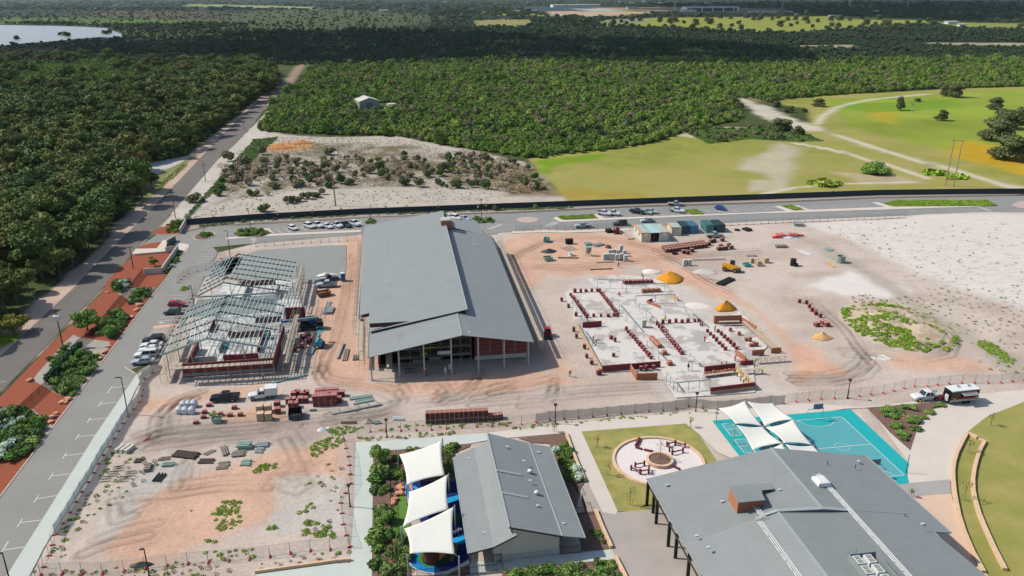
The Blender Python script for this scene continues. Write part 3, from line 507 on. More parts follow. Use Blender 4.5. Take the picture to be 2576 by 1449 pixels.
for pxs, nm in ((zt(3240, 1620, 480, 2060, 60, 1960, 250, 1870, 430, 1810, 620, 1785, 800, 1790, 1000, 1815, 1250, 1850, 1449, 1900, 1700, 2010, 2050, 2180, 2450, 2400, 2850), 'long curved limestone retaining wall next to the curved cream path'),
    (zt(3240, 1620, 480, 2420, 215, 2340, 360, 2270, 550, 2215, 760, 2185, 980, 2190, 1200, 2230, 1400, 2300, 1650, 2420, 1950, 2600, 2350, 2830, 2800), 'curved limestone seating wall on the oval grass further from the path')):
 P0 = densify(GA(pxs), 1.0); b = MB(); ribbon(b, P0, 0.55, 0, 0.5); tag(b.build('seating_wall', LIME, None, tuple(P0[0])), nm, 'wall')
b = MB(); P0 = GA(zt(3240, 1620, 480, 2080, 50, 2270, 140)); P1 = GA(zt(3240, 1620, 480, 2290, 175, 2440, 215)); ribbon(b, P0, 0.5, 0, 0.5); ribbon(b, P1, 0.5, 0, 0.42); tag(b.build('seating_wall', LIME, None, tuple(P0[0])), 'short limestone end wall closing the top of the two curved seating walls', 'wall')
for pxs, nm, h, w in ((q(2, 3, 545, 25, 600, 180, 660, 330, 735, 500), 'limestone garden wall between the classroom shrubs and the cream path', 0.5, 0.4), (q(2, 3, 840, 800, 900, 950, 1000, 1175), 'limestone garden wall beside the concrete yard and the clipped green hedge', 0.5, 0.45), (q(2, 3, 1035, 1265, 1080, 1350, 1150, 1490), 'limestone garden wall at the lower yard edge beside the shrub bed', 0.5, 0.45), (q(1, 3, -10, 1420, 500, 1350, 820, 1305, 955, 1295), 'peach limestone wall along the sand at the lower left path', 0.45, 0.35)):
 P0 = densify(GA(pxs), 1.5); b = MB(); ribbon(b, P0, w, 0, h); tag(b.build('garden_wall', LIME, None, tuple(P0[0])), nm, 'wall')
bm_ = mat('peach_rock', c(224, 160, 124), rough=0.9, var=0.15, scale=2)
def rock(px, s, seed, lab, grp=None, m=None, flatn=0.5):
 p = G(px); b = MB(); b.blob(0, 0, s*flatn*0.5, s*0.7, s*0.5, s*flatn*0.6, seed=seed, jit=0.22, n=7, k=4); o = b.build('rock', m or bm_); o.location = p; o.rotation_euler = (0, 0, seed); return tag(o, lab, 'rock', grp)
for i, (x, y) in enumerate([(110, -70), (150, -180), (230, -200), (240, -290), (200, -330), (90, -10)]): rock(z1(1460, 1890, 480, x, y), 1.0, i, 'flat peach stepping rock in the cluster above the green turf', 'peach rocks above the turf')
for i, (x, y) in enumerate([(110, 750), (190, 775), (280, 790), (340, 810), (380, 850)]): rock(z1(1460, 1890, 480, x, y), 0.9, i+9, 'peach edging rock in the row below the green turf', 'peach rocks below the turf')
SAIL = mat('sail_cloth', (0.47, 0.455, 0.40), rough=0.85, var=0.02, scale=0.6, spec=0.1); GALV = mat('galvanised_steel', c(168, 176, 172), rough=0.45, var=0.08, scale=2, metal=0.2); WPOST = mat('grey_post', c(170, 180, 178), rough=0.5, var=0.04)
def sail(corners, sag, label, group, cat='shade sail', cv=0.13):
 cs = [Vector(v) for v in corners]; ctr = sum(cs, Vector())/4; n = 14; t = thing('shade_sail', label, cat, (ctr.x, ctr.y, 0), 0, group)
 b = MB(); grid = []
 for i in range(n+1):
  for j in range(n+1):
   u, v = i/n, j/n; p = (cs[0]*(1-u)+cs[1]*u)*(1-v)+(cs[3]*(1-u)+cs[2]*u)*v
   w = 0.11*4; pu, pv = u*(1-u)*4, v*(1-v)*4
   e0 = (abs(2*v-1))**2*pu; e1 = (abs(2*u-1))**2*pv
   p = p + (ctr-p)*(cv*e0+cv*e1); p.z = p.z - sag*pu*pv*0.25; grid.append(p - Vector((ctr.x, ctr.y, 0)))
 fs = [(i*(n+1)+j, (i+1)*(n+1)+j, (i+1)*(n+1)+j+1, i*(n+1)+j+1) for i in range(n) for j in range(n)]
 b.add(grid, fs); o = b.build('cloth', SAIL, t, smooth=True); sm = o.modifiers.new('solid', 'SOLIDIFY'); sm.thickness = 0.03
 for k in range(4):
  rb = MB(); d = (cs[k]-ctr); d.z = 0; d.normalize(); rb.tube([cs[k]-Vector((ctr.x, ctr.y, 0)), cs[k]+d*0.35-Vector((ctr.x, ctr.y, 0))], 0.03, 4); rb.build('cable', GALV, t)
 return t
def post(name, x, y, h, r, m, label, cat, group=None, n=8, tip=(0, 0)):
 b = MB(); b.tube([(x, y, 0), (x+tip[0], y+tip[1], h)], r, n); b.lathe([(r*1.9, 0.0), (r*1.9, 0.04)], x, y, 8); b.lathe([(r*1.15, h), (r*0.6, h+r)], x+tip[0], y+tip[1], n)
 return tag(b.build(name, m, None, (x, y, 0)), label, cat, group)
CS = 'cream shade sails over the blue court'
xc = [54.3, 59.55, 64.9]; yr = [118.7, 111.2, 104.3, 97.2]; nr = ['top row', 'middle row', 'bottom row']; nc = ['left', 'right']
for r_ in range(3):
 for k in range(2):
  hi = [2.85, 3.75]; z_ = lambda a, b_: hi[(a+b_) % 2]
  sail([(xc[k]+0.15, yr[r_]-0.1, z_(r_, k)), (xc[k+1]-0.15, yr[r_]-0.1+0.3, z_(r_, k+1)), (xc[k+1]-0.1, yr[r_+1]+0.3, z_(r_+1, k+1)), (xc[k]+0.2, yr[r_+1]+0.3, z_(r_+1, k))], 0.25, 'cream shade sail in the %s, %s side, over the teal ball court' % (nr[r_], nc[k]), CS)
for r_ in range(4):
 for k in range(3): post('sail_post', xc[k], yr[r_]+0.05, [3.0, 3.9][(r_+k) % 2], 0.07, WPOST, 'slender grey steel post holding corners of the court shade sails', 'post', 'posts of the court sails')
cs2 = 'large cream sails over the play yard'
sail([(-1.3, 113.0, 2.3), (5.65, 114.4, 3.4), (5.45, 105.4, 2.7), (-0.35, 103.9, 2.6)], 0.3, 'top cream shade sail over the early years play yard with a raised pointed corner', cs2, cv=.09)
sail([(-0.1, 101.9, 2.7), (5.85, 104.6, 3.3), (5.35, 96.3, 3.0), (-1.2, 92.8, 3.4)], 0.3, 'middle cream shade sail over the early years play yard beside the classroom', cs2, cv=.09)
sail([(-1.0, 92.4, 3.35), (6.0, 95.6, 3.9), (5.4, 86.4, 3.1), (-0.45, 87.3, 3.2)], 0.3, 'bottom cream shade sail above the round coloured play floor', cs2, cv=.09)
for x, y, h in ((-1.55, 113.3, 2.3), (5.75, 114.6, 3.7), (-1.4, 92.4, 3.65), (6.15, 95.75, 3.95), (5.85, 85.9, 3.1), (-0.75, 87.0, 3.3), (6.0, 104.8, 3.3), (-0.5, 102.7, 2.8)):
 post('sail_post', x, y, h, 0.1, WPOST, 'thick pale post at a corner of the play yard sails', 'post', 'posts of the play yard sails')
WOODR = mat('red_timber', c(128, 44, 52), rough=0.8, var=0.2, scale=4); BARK = mat('bark_timber', c(112, 82, 68), rough=0.9, var=0.25, scale=3, stretch=(1, 1, 6))
WICK = mat('wicker', c(108, 62, 48), rough=0.9, var=0.5, scale=9, bump=0.6)
p = G(z1(1460, 1890, 480, 830, 1130)); t = thing('wicker_hut', 'round woven wicker cubby hut on the green and orange rubber floor', 'play hut', p)
b = MB(); b.lathe([(1.05, 0), (1.15, 0.5), (1.05, 1.1), (0.75, 1.7), (0.35, 2.1), (0.1, 2.2)], n=18); b.build('woven_shell', WICK, t); b = MB()
for k in range(14):
 a = 2*math.pi*k/14; b.tube([(1.1*math.cos(a), 1.1*math.sin(a), 0), (1.2*math.cos(a+.1), 1.2*math.sin(a+.1), 0.6), (0.8*math.cos(a+.2), 0.8*math.sin(a+.2), 1.7), (0.1, 0, 2.3)], 0.03, 4)
b.build('stakes', BARK, t)
def log(a, b_, r, lab, m=BARK, grp=None):
 a, b_ = G(a), G(b_); mid = (a+b_)/2; b = MB(); b.tube([a-mid+Vector((0, 0, r)), Vector((0.05, 0.03, r*1.05)), b_-mid+Vector((0, 0, r))], [r, r*0.95, r*0.9], 10); o = b.build('log', m); o.location = mid; return tag(o, lab, 'log', grp)
log(z1(1460, 1890, 480, 1370, 870), z1(1460, 1890, 480, 1260, 1160), 0.28, 'long balance log lying on the navy rubber floor')
log(z1(1460, 1890, 480, 1250, 830), z1(1460, 1890, 480, 1370, 870), 0.26, 'short thick log half under the bottom play yard sail')
log(q1(2, 3, 1280, 80), q1(2, 3, 1248, 150), 0.3, 'dark red log standing out at the top of the white sand circle', WOODR)
PLAS = mat('white_plastic', c(222, 226, 232), rough=0.5, var=0.02)
def chair():
 t = thing('plastic_chair', '', 'chair'); b = MB(); b.box(0, 0, 0.44, 0.46, 0.46, 0.04); b.build('seat', PLAS, t)
 b = MB(); b.add([(-0.21, 0.2, 0.46), (0.21, 0.2, 0.46), (0.23, 0.32, 0.9), (-0.23, 0.32, 0.9), (-0.21, 0.24, 0.46), (0.21, 0.24, 0.46), (0.23, 0.36, 0.9), (-0.23, 0.36, 0.9)], [(0, 1, 2, 3), (7, 6, 5, 4), (0, 4, 5, 1), (2, 6, 7, 3), (1, 5, 6, 2), (3, 7, 4, 0)]); b.build('backrest', PLAS, t)
 for sx in (-1, 1):
  for sy in (-1, 1): b = MB(); b.tube([(sx*0.19, sy*0.19, 0.43), (sx*0.24, sy*0.25, 0)], 0.03, 5); b.build('leg', PLAS, t)
 return t
ch0 = chair(); spots = [(1230, 630), (1290, 625), (1365, 590), (1420, 560)]; nm = ['white plastic chair nearest the sail edge, half hidden, on the navy floor', 'second white plastic chair from the sail on the navy floor', 'third white plastic chair from the sail on the navy floor', 'white plastic chair furthest from the sail and closest to the classroom']
for i, s in enumerate(spots):
 p = G(z1(1460, 1890, 480, *s));
 if i == 0: r_ = ch0; r_.location = p
 else: r_ = dup(ch0, p)
 r_['label'] = nm[i]; r_['group'] = 'white chairs on the play floor'; r_.rotation_euler = (0, 0, math.radians(190-8*i))
def frame(px, rz, L, lab):
 p = G(px); t = thing('balance_frame', lab, 'play equipment', p, rz, 'red timber balance frames in the sand'); b = MB(); b.beam((-L/2, 0, 0.62), (L/2, 0, 0.62), 0.16, 0.16); b.build('beam', WOODR, t)
 for s in (-1, 1): b = MB(); b.box(s*L/2, 0, 0.5, 0.24, 0.24, 1.0); b.build('upright', WOODR, t)
for px, rz, L, lab in (((1672, 1122), 0.2, 1.5, 'upper'), ((1700, 1124), -0.9, 1.5, 'upper'), ((1709, 1140), 0.25, 1.8, 'upper'), ((1690, 1133), 1.2, 1.4, 'upper')):
 pass
for i, (x, y, rz, L) in enumerate(((1600, 140, 0.2, 1.6), (1690, 150, -0.6, 1.7), (1665, 222, 0.2, 2.0), (1580, 180, 1.3, 1.3))): frame(q1(2, 3, x, y), rz, L, ['red timber balance frame at the far left of the upper sand cluster', 'red timber balance frame sloping at the right of the upper sand cluster', 'red timber balance frame nearest the viewer in the upper sand cluster', 'red timber frame end-on at the left of the upper sand cluster'][i])
for i, (x, y, rz, L) in enumerate(((1285, 350, 0.15, 1.6), (1245, 410, -0.9, 1.8), (1330, 420, 0.1, 1.5), (1375, 410, 1.2, 1.2))): frame(q1(2, 3, x, y), rz, L, ['red timber balance frame at the top of the lower sand cluster', 'red timber balance frame sloping at the left of the lower sand cluster', 'red timber balance frame in the middle of the lower sand cluster', 'red timber frame end-on at the right of the lower sand cluster'][i])
for i, (x, y) in enumerate([(1252, 165), (1275, 172), (1300, 180), (1340, 190), (1365, 196), (1388, 202), (1410, 204), (1632, 358), (1655, 370), (1680, 382)]):
 p = G(q1(2, 3, x, y)); b = MB(); b.lathe([(0.2, 0), (0.21, 0.36), (0.19, 0.38)], n=9); o = b.build('stepping_stump', WOODR); o.location = p; tag(o, 'short round red stump in the winding stepping row on the white sand' if i < 7 else 'short round red stump beside the round planter near the roof edge', 'stump', 'red stepping stumps' if i < 7 else 'red stumps by the planter')
BOARD = mat('backboard', c(150, 152, 168), rough=0.5, var=0.03); BLUE = mat('blue_paint', c(40, 80, 150), rough=0.5, var=0.05); REDP = mat('red_paint', c(190, 40, 48), rough=0.6, var=0.15, scale=3)
def goal(x, y, rz, lab):
 t = thing('basketball_goal', lab, 'basketball hoop', (x, y, 0), rz)
 b = MB()
 for s in (-1, 1): b.tube([(s*1.45, 0.25, 0), (s*1.45, 0.25, 1.75), (s*1.3, 0.05, 2.15), (s*0.8, -0.35, 2.4)], 0.06, 7)
 b.tube([(-1.45, 0.25, 1.9), (1.45, 0.25, 1.9)], 0.05, 6); b.build('frame', GALV, t)
 b = MB(); b.box(0, -0.42, 2.75, 1.8, 0.05, 1.05); bo = b.build('backboard', BOARD, t)
 b = MB()
 for a, d in (((-0.3, 0.2), (0.3, 0.2)), ((-0.3, 0.2), (-0.3, -0.25)), ((0.3, 0.2), (0.3, -0.25)), ((-0.3, -0.25), (0.3, -0.25))): b.beam((a[0], -0.455, 2.6+a[1]), (d[0], -0.455, 2.6+d[1]), 0.05, 0.02)
 o = b.build('target_square', BLUE, bo)
 b = MB(); b.tube([(0.23*math.cos(k*0.4), -0.72+0.23*math.sin(k*0.4), 2.3) for k in range(17)], 0.02, 5); b.build('rim', REDP, t)
goal(72.2, 117.1, 0, 'grey basketball goal with double posts at the far end of the blue court'); goal(72.0, 98.2, math.pi, 'grey basketball goal seen from behind next to the large school roof')
b = MB(); b.tube([(0, 0, 0), (0, 0, 3.3)], 0.055, 7); b.box(0, 0, 0.02, 0.3, 0.3, 0.04); o = b.build('court_pole', mat('navy_pole', c(24, 60, 110), rough=0.5)); o.location = G((2279.1, 1189.8)); tag(o, 'single dark blue pole at the lower right corner of the blue court', 'pole')
ROOFX = roofmat('grey_roof_sheet', c(146, 150, 147, 1.75), 'Y'); CAP = mat('roof_capping', c(172, 178, 174), rough=0.5, var=0.04); WHITEM = mat('white_metal', c(236, 236, 230), rough=0.5, var=0.04, scale=2)
DARKM = mat('dark_metal', c(52, 56, 56), rough=0.5, var=0.1); STEEL = mat('frame_steel', c(170, 184, 178, 1.6), rough=0.45, var=0.10, scale=0.8, metal=0.0); RAFT = mat('dark_rafter_steel', c(92, 106, 106), rough=0.5, var=0.1)
BRR = brickmat('red_brick', c(136, 48, 52), c(150, 62, 58), c(150, 110, 100)); BRO = brickmat('orange_brick', c(186, 118, 84), c(172, 100, 74), c(200, 160, 130)); BRT = brickmat('tan_brick', c(206, 176, 138), c(196, 160, 124), c(214, 194, 168))
REND = mat('cream_render', c(212, 204, 186), rough=0.9, var=0.05, scale=0.6); REND2 = mat('grey_render', c(192, 190, 178), rough=0.9, var=0.05, scale=0.6); GALVT = mat('scaffold_tube', c(176, 172, 158), rough=0.5, var=0.2, scale=2)
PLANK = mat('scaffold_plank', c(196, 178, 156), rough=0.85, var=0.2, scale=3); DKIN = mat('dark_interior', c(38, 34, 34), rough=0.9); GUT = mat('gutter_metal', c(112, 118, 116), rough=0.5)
SKYL = mat('roof_tag', c(206, 212, 210), rough=0.4)
def scaffold(b, x0, y0, x1, y1, h, bay=2.0, dep=0.9, side=1, lift=2.0, m=0, mp=1, plank=True):
 a, e = Vector((x0, y0, 0)), Vector((x1, y1, 0)); d = (e-a); n = max(1, round(d.length/bay)); d /= n; nn = Vector((-d.y, d.x, 0)).normalized()*dep*side
 for i in range(n+1):
  for w in (0, 1):
   p = a+d*i+nn*w; b.tube([p, p+Vector((0, 0, h))], 0.03, 5, m)
  z = lift
  while z < h+0.1: b.tube([a+d*i+Vector((0, 0, z)), a+d*i+nn+Vector((0, 0, z))], 0.025, 4, m); z += lift
 z = lift
 while z < h+0.6:
  for w in (0, 1):
   for dz in (0, 0.9):
    if z+dz <= h+0.05: b.tube([a+nn*w+Vector((0, 0, z+dz)), e+nn*w+Vector((0, 0, z+dz))], 0.025, 4, m)
  if plank and z < h-0.5:
   c_ = (a+e+nn)/2; b.box(c_.x, c_.y, z+0.05, (e-a).length, dep*0.9, 0.05, math.atan2(d.y, d.x), mp)
  z += lift
 for i in range(0, n, 2): b.tube([a+d*i+nn, a+d*(i+1)+nn+Vector((0, 0, min(h, 2*lift)))], 0.022, 4, m)
t = thing('sports_hall', 'huge half-built hall with a broad stepped grey metal roof and open scaffolded front', 'building', (9, 190, 0)); O = (9, 190, 0)
b = MB()
LE, RE_, XR = -6.4, 26.6, 11.84
b.slab([(LE, 144.4, 5.25), (XR, 144.2, 8.75), (XR, 222.3, 8.75), (-9.1, 222.3, 4.7), (-9.1, 165.9, 4.7), (LE, 165.9, 5.25)], 0.16)
b.slab([(XR, 144.2, 8.75), (26.4, 146.6, 5.2), (27.3, 222.4, 5.2), (XR, 222.3, 8.75)], 0.16)
b.slab([(-9.2, 235, 5.2), (6.2, 235, 7.7), (6.2, 239, 7.5), (-8, 239, 5.1)], .16); b.slab([(6.2, 235, 7.7), (25.4, 222.4, 5.5), (25, 239, 5.1), (6.2, 239, 7.5)], .16)
lowr = b.build('lower_roof', ROOFX, t, O); b = MB()
b.slab([(-6.45, 155.6, 5.85), (13.95, 155.6, 9.55), (14.35, 236, 9.55), (-9.3, 236.3, 5.5), (-8.7, 165.95, 5.4), (-6.6, 165.95, 5.82)], 0.18); hir = b.build('upper_roof', ROOFX, t, O)
b = MB(); b.tube([(13.98, 155.6, 9.57), (14.38, 236, 9.57)], 0.09, 5); b.tube([(XR, 144.2, 8.78), (XR, 155.5, 8.78)], 0.09, 5); b.tube([(-6.45, 155.55, 5.8), (13.95, 155.55, 9.5)], 0.08, 4); b.tube([(LE, 144.35, 5.2), (XR, 144.15, 8.7), (26.4, 146.55, 5.15)], 0.09, 4); b.build('ridge_capping', CAP, lowr, O)
b = MB(); b.tube([(LE-0.1, 144.4, 5.15), (LE-0.1, 165.8, 5.15)], 0.1, 5); b.tube([(-9.4, 165.95, 5.3), (-9.45, 236, 5.35)], 0.11, 5); b.tube([(26.5, 146.6, 5.1), (27.4, 222.4, 5.1)], 0.1, 5); b.build('gutter', GUT, t, O)
b = MB(); b.box(13.55, 196, 8.55, 0.12, 80, 1.5); b.box(3.5, 156.2, 6.9, 19.6, 0.12, 0.9); b.build('clerestory_wall', mat('maroon_cladding', c(80, 46, 50), rough=0.7), t, O)
b = MB(); b.box(20.2, 150.4, 2.95, 10.8, 0.3, 4.7); fw = b.build('front_brick_wall', BRR, t, O); b = MB(); b.box(20.2, 150.25, 0.75, 10.8, 0.35, 0.9); b.build('limestone_base', REND, fw, O)
for a_ in ((-4.6, 193, 2.3, 0.3, 86, 4.6), (25.6, 190, 2.4, 0.3, 78, 4.8), (9, 235, 2.6, 30, 0.3, 5.2)): b = MB(); b.box(*a_); b.build('side_wall', BRR, t, O)
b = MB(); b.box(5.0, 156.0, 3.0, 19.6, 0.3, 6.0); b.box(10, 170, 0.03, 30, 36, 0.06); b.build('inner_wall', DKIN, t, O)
for (x, y, h) in ((-6.1, 144.7, 5.1), (-0.7, 145.1, 6.2), (4.2, 145.0, 7.1), (9.6, 144.8, 8.1), (15.0, 145.2, 7.8), (20.3, 145.9, 6.5), (25.4, 146.8, 5.2)):
 b = MB(); b.box(x, y, h/2, 0.28, 0.28, h); b.box(x, y, 0.03, 0.5, 0.5, 0.06); b.build('column', mat('column_paint', c(196, 188, 176), rough=0.5), t, O)
b = MB(); b.tube([(-6.1, 144.9, 0.05), (-0.9, 145.1, 0.05)], 0.05, 4); scaffold(b, -0.5, 149.5, 14.0, 149.7, 6.6, 2.2, 1.2, 1, 1.9); scaffold(b, 15.2, 149.2, 25.6, 149.5, 5.0, 2.6, 0.8, -1, 1.9, plank=False); scaffold(b, -2.2, 148, -2.0, 152, 4.0, 2, 1.0, 1, 1.0)
b.build('front_scaffold', [GALVT, PLANK], t, O)
for a_ in ((-8.6, 150, -8.8, 167, 5.6, 3.0, 1.0, -1, 2.0), (28.2, 150, 29.0, 221, 5.6, 3.0, 0.9, -1, 1.9), (-9.9, 168, -10.4, 234, 3.5, 4.0, 0.5, 1, 1.8, 0, 1, False)): b = MB(); scaffold(b, *a_); b.build('side_scaffold', [GALVT, PLANK], t, O)
b = MB()
for i, (a, e) in enumerate((((1.2, 147.2, 0), 1.6), ((3.2, 147.4, 1.9), 2.3), ((6.4, 148.0, 2.0), 2.2))): b.box(a[0], a[1], a[2]+0.4, e, 0.8, 0.8)
b.box(8.4, 149.2, 2.9, 2.6, 0.1, 0.7, 0, 1); b.box(5.4, 149.2, 4.2, 2.4, 0.1, 0.4, 0, 2); b.box(4.4, 149.2, 2.9, 1.4, 0.1, 0.5, 0, 2); b.box(9.4, 147.6, 0.5, 0.5, 0.5, 1.0, 0, 1)
b.build('site_materials', [mat('grey_green_crate', c(98, 108, 100)), WHITEM, mat('olive_board', c(150, 148, 52))], t, O)
b = MB(); p = G((1123, 575), 8.3); b.box(14.5, 222.0, 9.4, 3.2, 3.4, 2.6); ch = b.build('chimney', BRO, t, O); b = MB(); b.box(14.5, 222.0, 10.75, 3.5, 3.7, 0.14); b.box(14.5, 222.0, 10.9, 2.4, 2.6, 0.2, 0, 1); b.build('cap', [CAP, REND], ch, O)
b = MB()
for px, L in ((q1(1, 1, 1315, 1015), .5), (q1(1, 1, 1318, 1102), .5), (q1(1, 1, 1330, 1432), .6), (q1(1, 2, 1335, 100), .6), (q1(1, 1, 1452, 1075), .3), (q1(1, 1, 1480, 1398), .3), (q1(1, 2, 1490, 65), .3)):
 p = G(px, 6.6); b.tube([(p.x, p.y, 6.2), (p.x, p.y, 8.0 if L > .4 else 7.3)], 0.06, 5)
p1, p2 = G(q1(1, 1, 2075, 1000), 7.0), G(q1(1, 1, 2280, 1020), 6.2); b.tube([(p1.x, p1.y, 7.0), (p2.x, p2.y, 6.3)], 0.08, 5); b.build('roof_vent', WHITEM, t, O)
b = MB(); b.beam((10.5, 146.2, 8.45), (13.5, 146.2, 8.35), 0.5, 0.1); b.build('roof_batten', WHITEM, t, O)
t = thing('classroom_block', 'cream classroom block with a long grey gabled metal roof beside the play yard sails', 'school building', (14, 99, 0)); O = (14, 99, 0); yb, yf = 111.4, 87.3
b = MB(); b.slab([(7.15, yf-0.3, 2.55), (10.55, yf-0.3, 3.2), (10.55, yb+0.3, 3.2), (7.1, yb-0.9, 2.55)], 0.1); b.slab([(10.55, yf-0.3, 3.2), (13.65, yf, 4.45), (13.2, yb, 4.45), (10.55, yb+0.3, 3.2)], 0.1); rl = b.build('west_roof', ROOFX, t, O)
b = MB(); b.slab([(12.72, yf+0.4, 5.55), (19.85, yf+0.2, 3.45), (19.4, yb, 3.45), (12.75, yb+0.9, 5.4)], 0.1); b.slab([(19.85, yf+0.2, 3.45), (23.0, yf+0.1, 2.85), (22.75, yb-0.7, 2.85), (19.4, yb, 3.45)], 0.1); rr_ = b.build('east_roof', ROOFX, t, O)
b = MB(); b.beam((12.75, yf+0.4, 5.57), (12.78, yb+0.9, 5.42), 0.22, 0.1); b.beam((19.85, yf+0.2, 3.48), (19.4, yb, 3.48), 0.22, 0.06); b.beam((23.02, yf+0.1, 2.85), (22.78, yb-0.7, 2.85), 0.1, 0.14); b.beam((7.12, yf-0.3, 2.52), (7.07, yb-0.9, 2.52), 0.12, 0.16); b.build('ridge_capping', CAP, rr_, O)
b = MB(); b.beam((12.75, yf+0.36, 5.45), (19.85, yf+0.16, 3.35), 0.08, 0.22); b.beam((7.15, yf-0.34, 2.45), (10.55, yf-0.34, 3.1), 0.08, 0.2); b.beam((10.55, yf-0.34, 3.1), (13.65, yf-0.04, 4.35), 0.08, 0.2); b.build('fascia', DARKM, t, O)
b = MB(); b.prism([(10.7, yf+0.7), (19.6, yf+0.9), (19.5, yb-0.6), (10.7, yb-0.6)], 0, 2.7)
b.add([(10.7, yf+0.7, 2.7), (19.6, yf+0.9, 2.7), (19.6, yf+0.9, 3.36), (13.2, yf+0.7, 5.3), (13.2, yf+0.7, 4.1), (10.7, yf+0.7, 3.1)], [(0, 1, 2, 3, 4, 5)])
b.add([(13.1, yf+0.7, 4.0), (13.1, yb-0.6, 4.0), (13.1, yb-0.6, 5.3), (13.1, yf+0.7, 5.3)], [(0, 1, 2, 3)]); b.build('wall', REND, t, O)
b = MB(); b.box(15.15, yf+0.74, 0.45, 9.0, 0.14, 0.9, 0.02); b.build('plinth', REND2, t, O)
b = MB(); b.box(13.02, 99, 4.7, 0.06, 22, 0.5); b.build('clerestory_window', mat('dark_glass', c(40, 60, 72), rough=0.15, spec=0.6), t, O)
for x in (22.7,):
 for y in (88.0, 94, 100, 106): b = MB(); b.box(x, y, 1.4, 0.12, 0.12, 2.8); b.build('verandah_post', DARKM, t, O)
for y in (88.0, 94, 100, 106): b = MB(); b.box(7.5, y, 1.3, 0.12, 0.12, 2.6); b.build('verandah_post', DARKM, t, O)
b = MB(); b.prism([(10.72, yf+2), (10.62, yf+2), (10.62, yb-2), (10.72, yb-2)], 0.9, 2.3); b.build('window', MATS['dark_glass'], t, O)
for px, z in ((z1(1460, 1620, 480, 2365, 915), 4.7), (q1(2, 3, 180, 395), 4.2), (q1(2, 3, 247, 610), 4.2)):
 p = G(px, z);
 b = MB(); b.lathe([(0.2, 0), (0.2, 0.3), (0.34, 0.34), (0.36, 0.62), (0.22, 0.74)], p.x, p.y, 10); b.v = [(x, y, zz+z-0.45) for x, y, zz in b.v]; b.build('roof_vent', WHITEM, t, O, smooth=True)
b = MB()
for px, z in ((z1(1460, 1620, 480, 1612, 530), 2.95), (z1(1460, 1620, 480, 2050, 640), 3.9), (z1(1460, 1620, 480, 2160, 1100), 3.9), (z1(1460, 1890, 480, 2270, 128), 3.9), (z1(1460, 1890, 480, 1905, 570), 2.95), (z1(1460, 1620, 480, 2370, 292), 4.8), (q1(2, 3, 118, 288), 4.8), (q1(2, 3, 180, 487), 4.5), (q1(2, 3, 258, 738), 4.2), (q1(2, 3, 150, 855), 4.4), (q1(2, 3, 268, 202), 3.3), (q1(2, 3, 520, 918), 3.25)):
 p = G(px, z+0.1); b.box(p.x, p.y, z+0.12, 0.42, 0.3, 0.06)
b.build('anchor_plate', SKYL, t, O)
b = MB()
for y in (101.3, 95.6): b.beam((12.9, y, 5.52), (16.6, y-0.15, 4.42), 0.5, 0.05)
b.build('flashing_strip', CAP, rr_, O)
t = thing('school_hall', 'large grey-roofed school building at the lower right with dark columns and rooftop plant', 'school building', (52, 84, 0)); O = (52, 84, 0); XL, XM, XE, YT, YM, YB = 34.65, 53.74, 69.4, 97.65, 82.4, 62.0; ZL, ZM, ZE = 4.2, 7.63, 4.85
sl = (ZM-ZL)/(XM-XL); X2, Z2 = 47.6, 8.0
b = MB(); b.slab([(XL, YT, ZL), (XM, YT, ZM), (XM, YM, ZM), (XL+0.3, YM, ZL)], 0.16); b.slab([(XM, YT, ZM), (XE, YT, ZE), (70.2, 78.6, ZE-0.05), (66.5, 78.6, 5.4), (66.5, YM, 5.4), (XM, YM, ZM)], 0.16)
rn = b.build('north_roof', ROOFX, t, O); b = MB()
X2, Z2 = 47.35, 8.0; zr = lambda x: 6.95-(x-57.6)*0.1775 if x > 57.6 else Z2-(x-X2)*.1024
b.slab([(XL+0.3, YM-0.02, ZL), (X2, YM-0.02, Z2), (X2, YB, Z2), (XL+0.9, YB, ZL)], 0.16); b.slab([(X2, YM-0.02, Z2), (57.6, YM-.02, 6.95), (57.6, YB, 6.95), (X2, YB, Z2)], .16); b.slab([(57.6, YM-.02, 6.95), (66.5, YM-0.02, zr(66.5)), (66.5, 78.6, zr(66.5)), (67.6, 78.6, zr(67.6)), (68.7, 71.1, zr(68.7)), (68.3, YB, zr(68.3)), (57.6, YB, 6.95)], 0.16); b.add([(XM-6.3, YM-.01, 6.2), (57.5, YM-.01, 6.2), (57.5, YM-.01, 6.8), (XM, YM-.01, 7.5), (X2, YM-.01, Z2-.1)], [(0, 1, 2, 3, 4)]); rs_ = b.build('south_roof', ROOFX, t, O)
b = MB()
b.beam((XM, YT, ZM+.03), (XM, YM, ZM+.03), 0.35, 0.08); b.beam((X2, YM-0.3, Z2+.03), (X2, YB, Z2+.03), 0.35, 0.08); b.beam((45.0, YM, 7.5), (X2, YM, 8.12), 0.5, 0.08); b.beam((X2, YM, 8.12), (XM, YM, 7.78), 0.6, 0.08); b.beam((XM, YM, 7.78), (57.6, YM, 7.05), 0.6, 0.08)
b.beam((XE, YT, ZE), (70.2, 78.6, ZE-0.05), 0.14, 0.14); b.beam((XL, YT, ZL), (XL+0.9, YB, ZL), 0.12, 0.2); b.beam((68.7, 71.1, 4.2), (67.6, 78.6, 5.18), 0.12, 0.16); b.build('ridge_capping', CAP, rn, O)
b = MB()
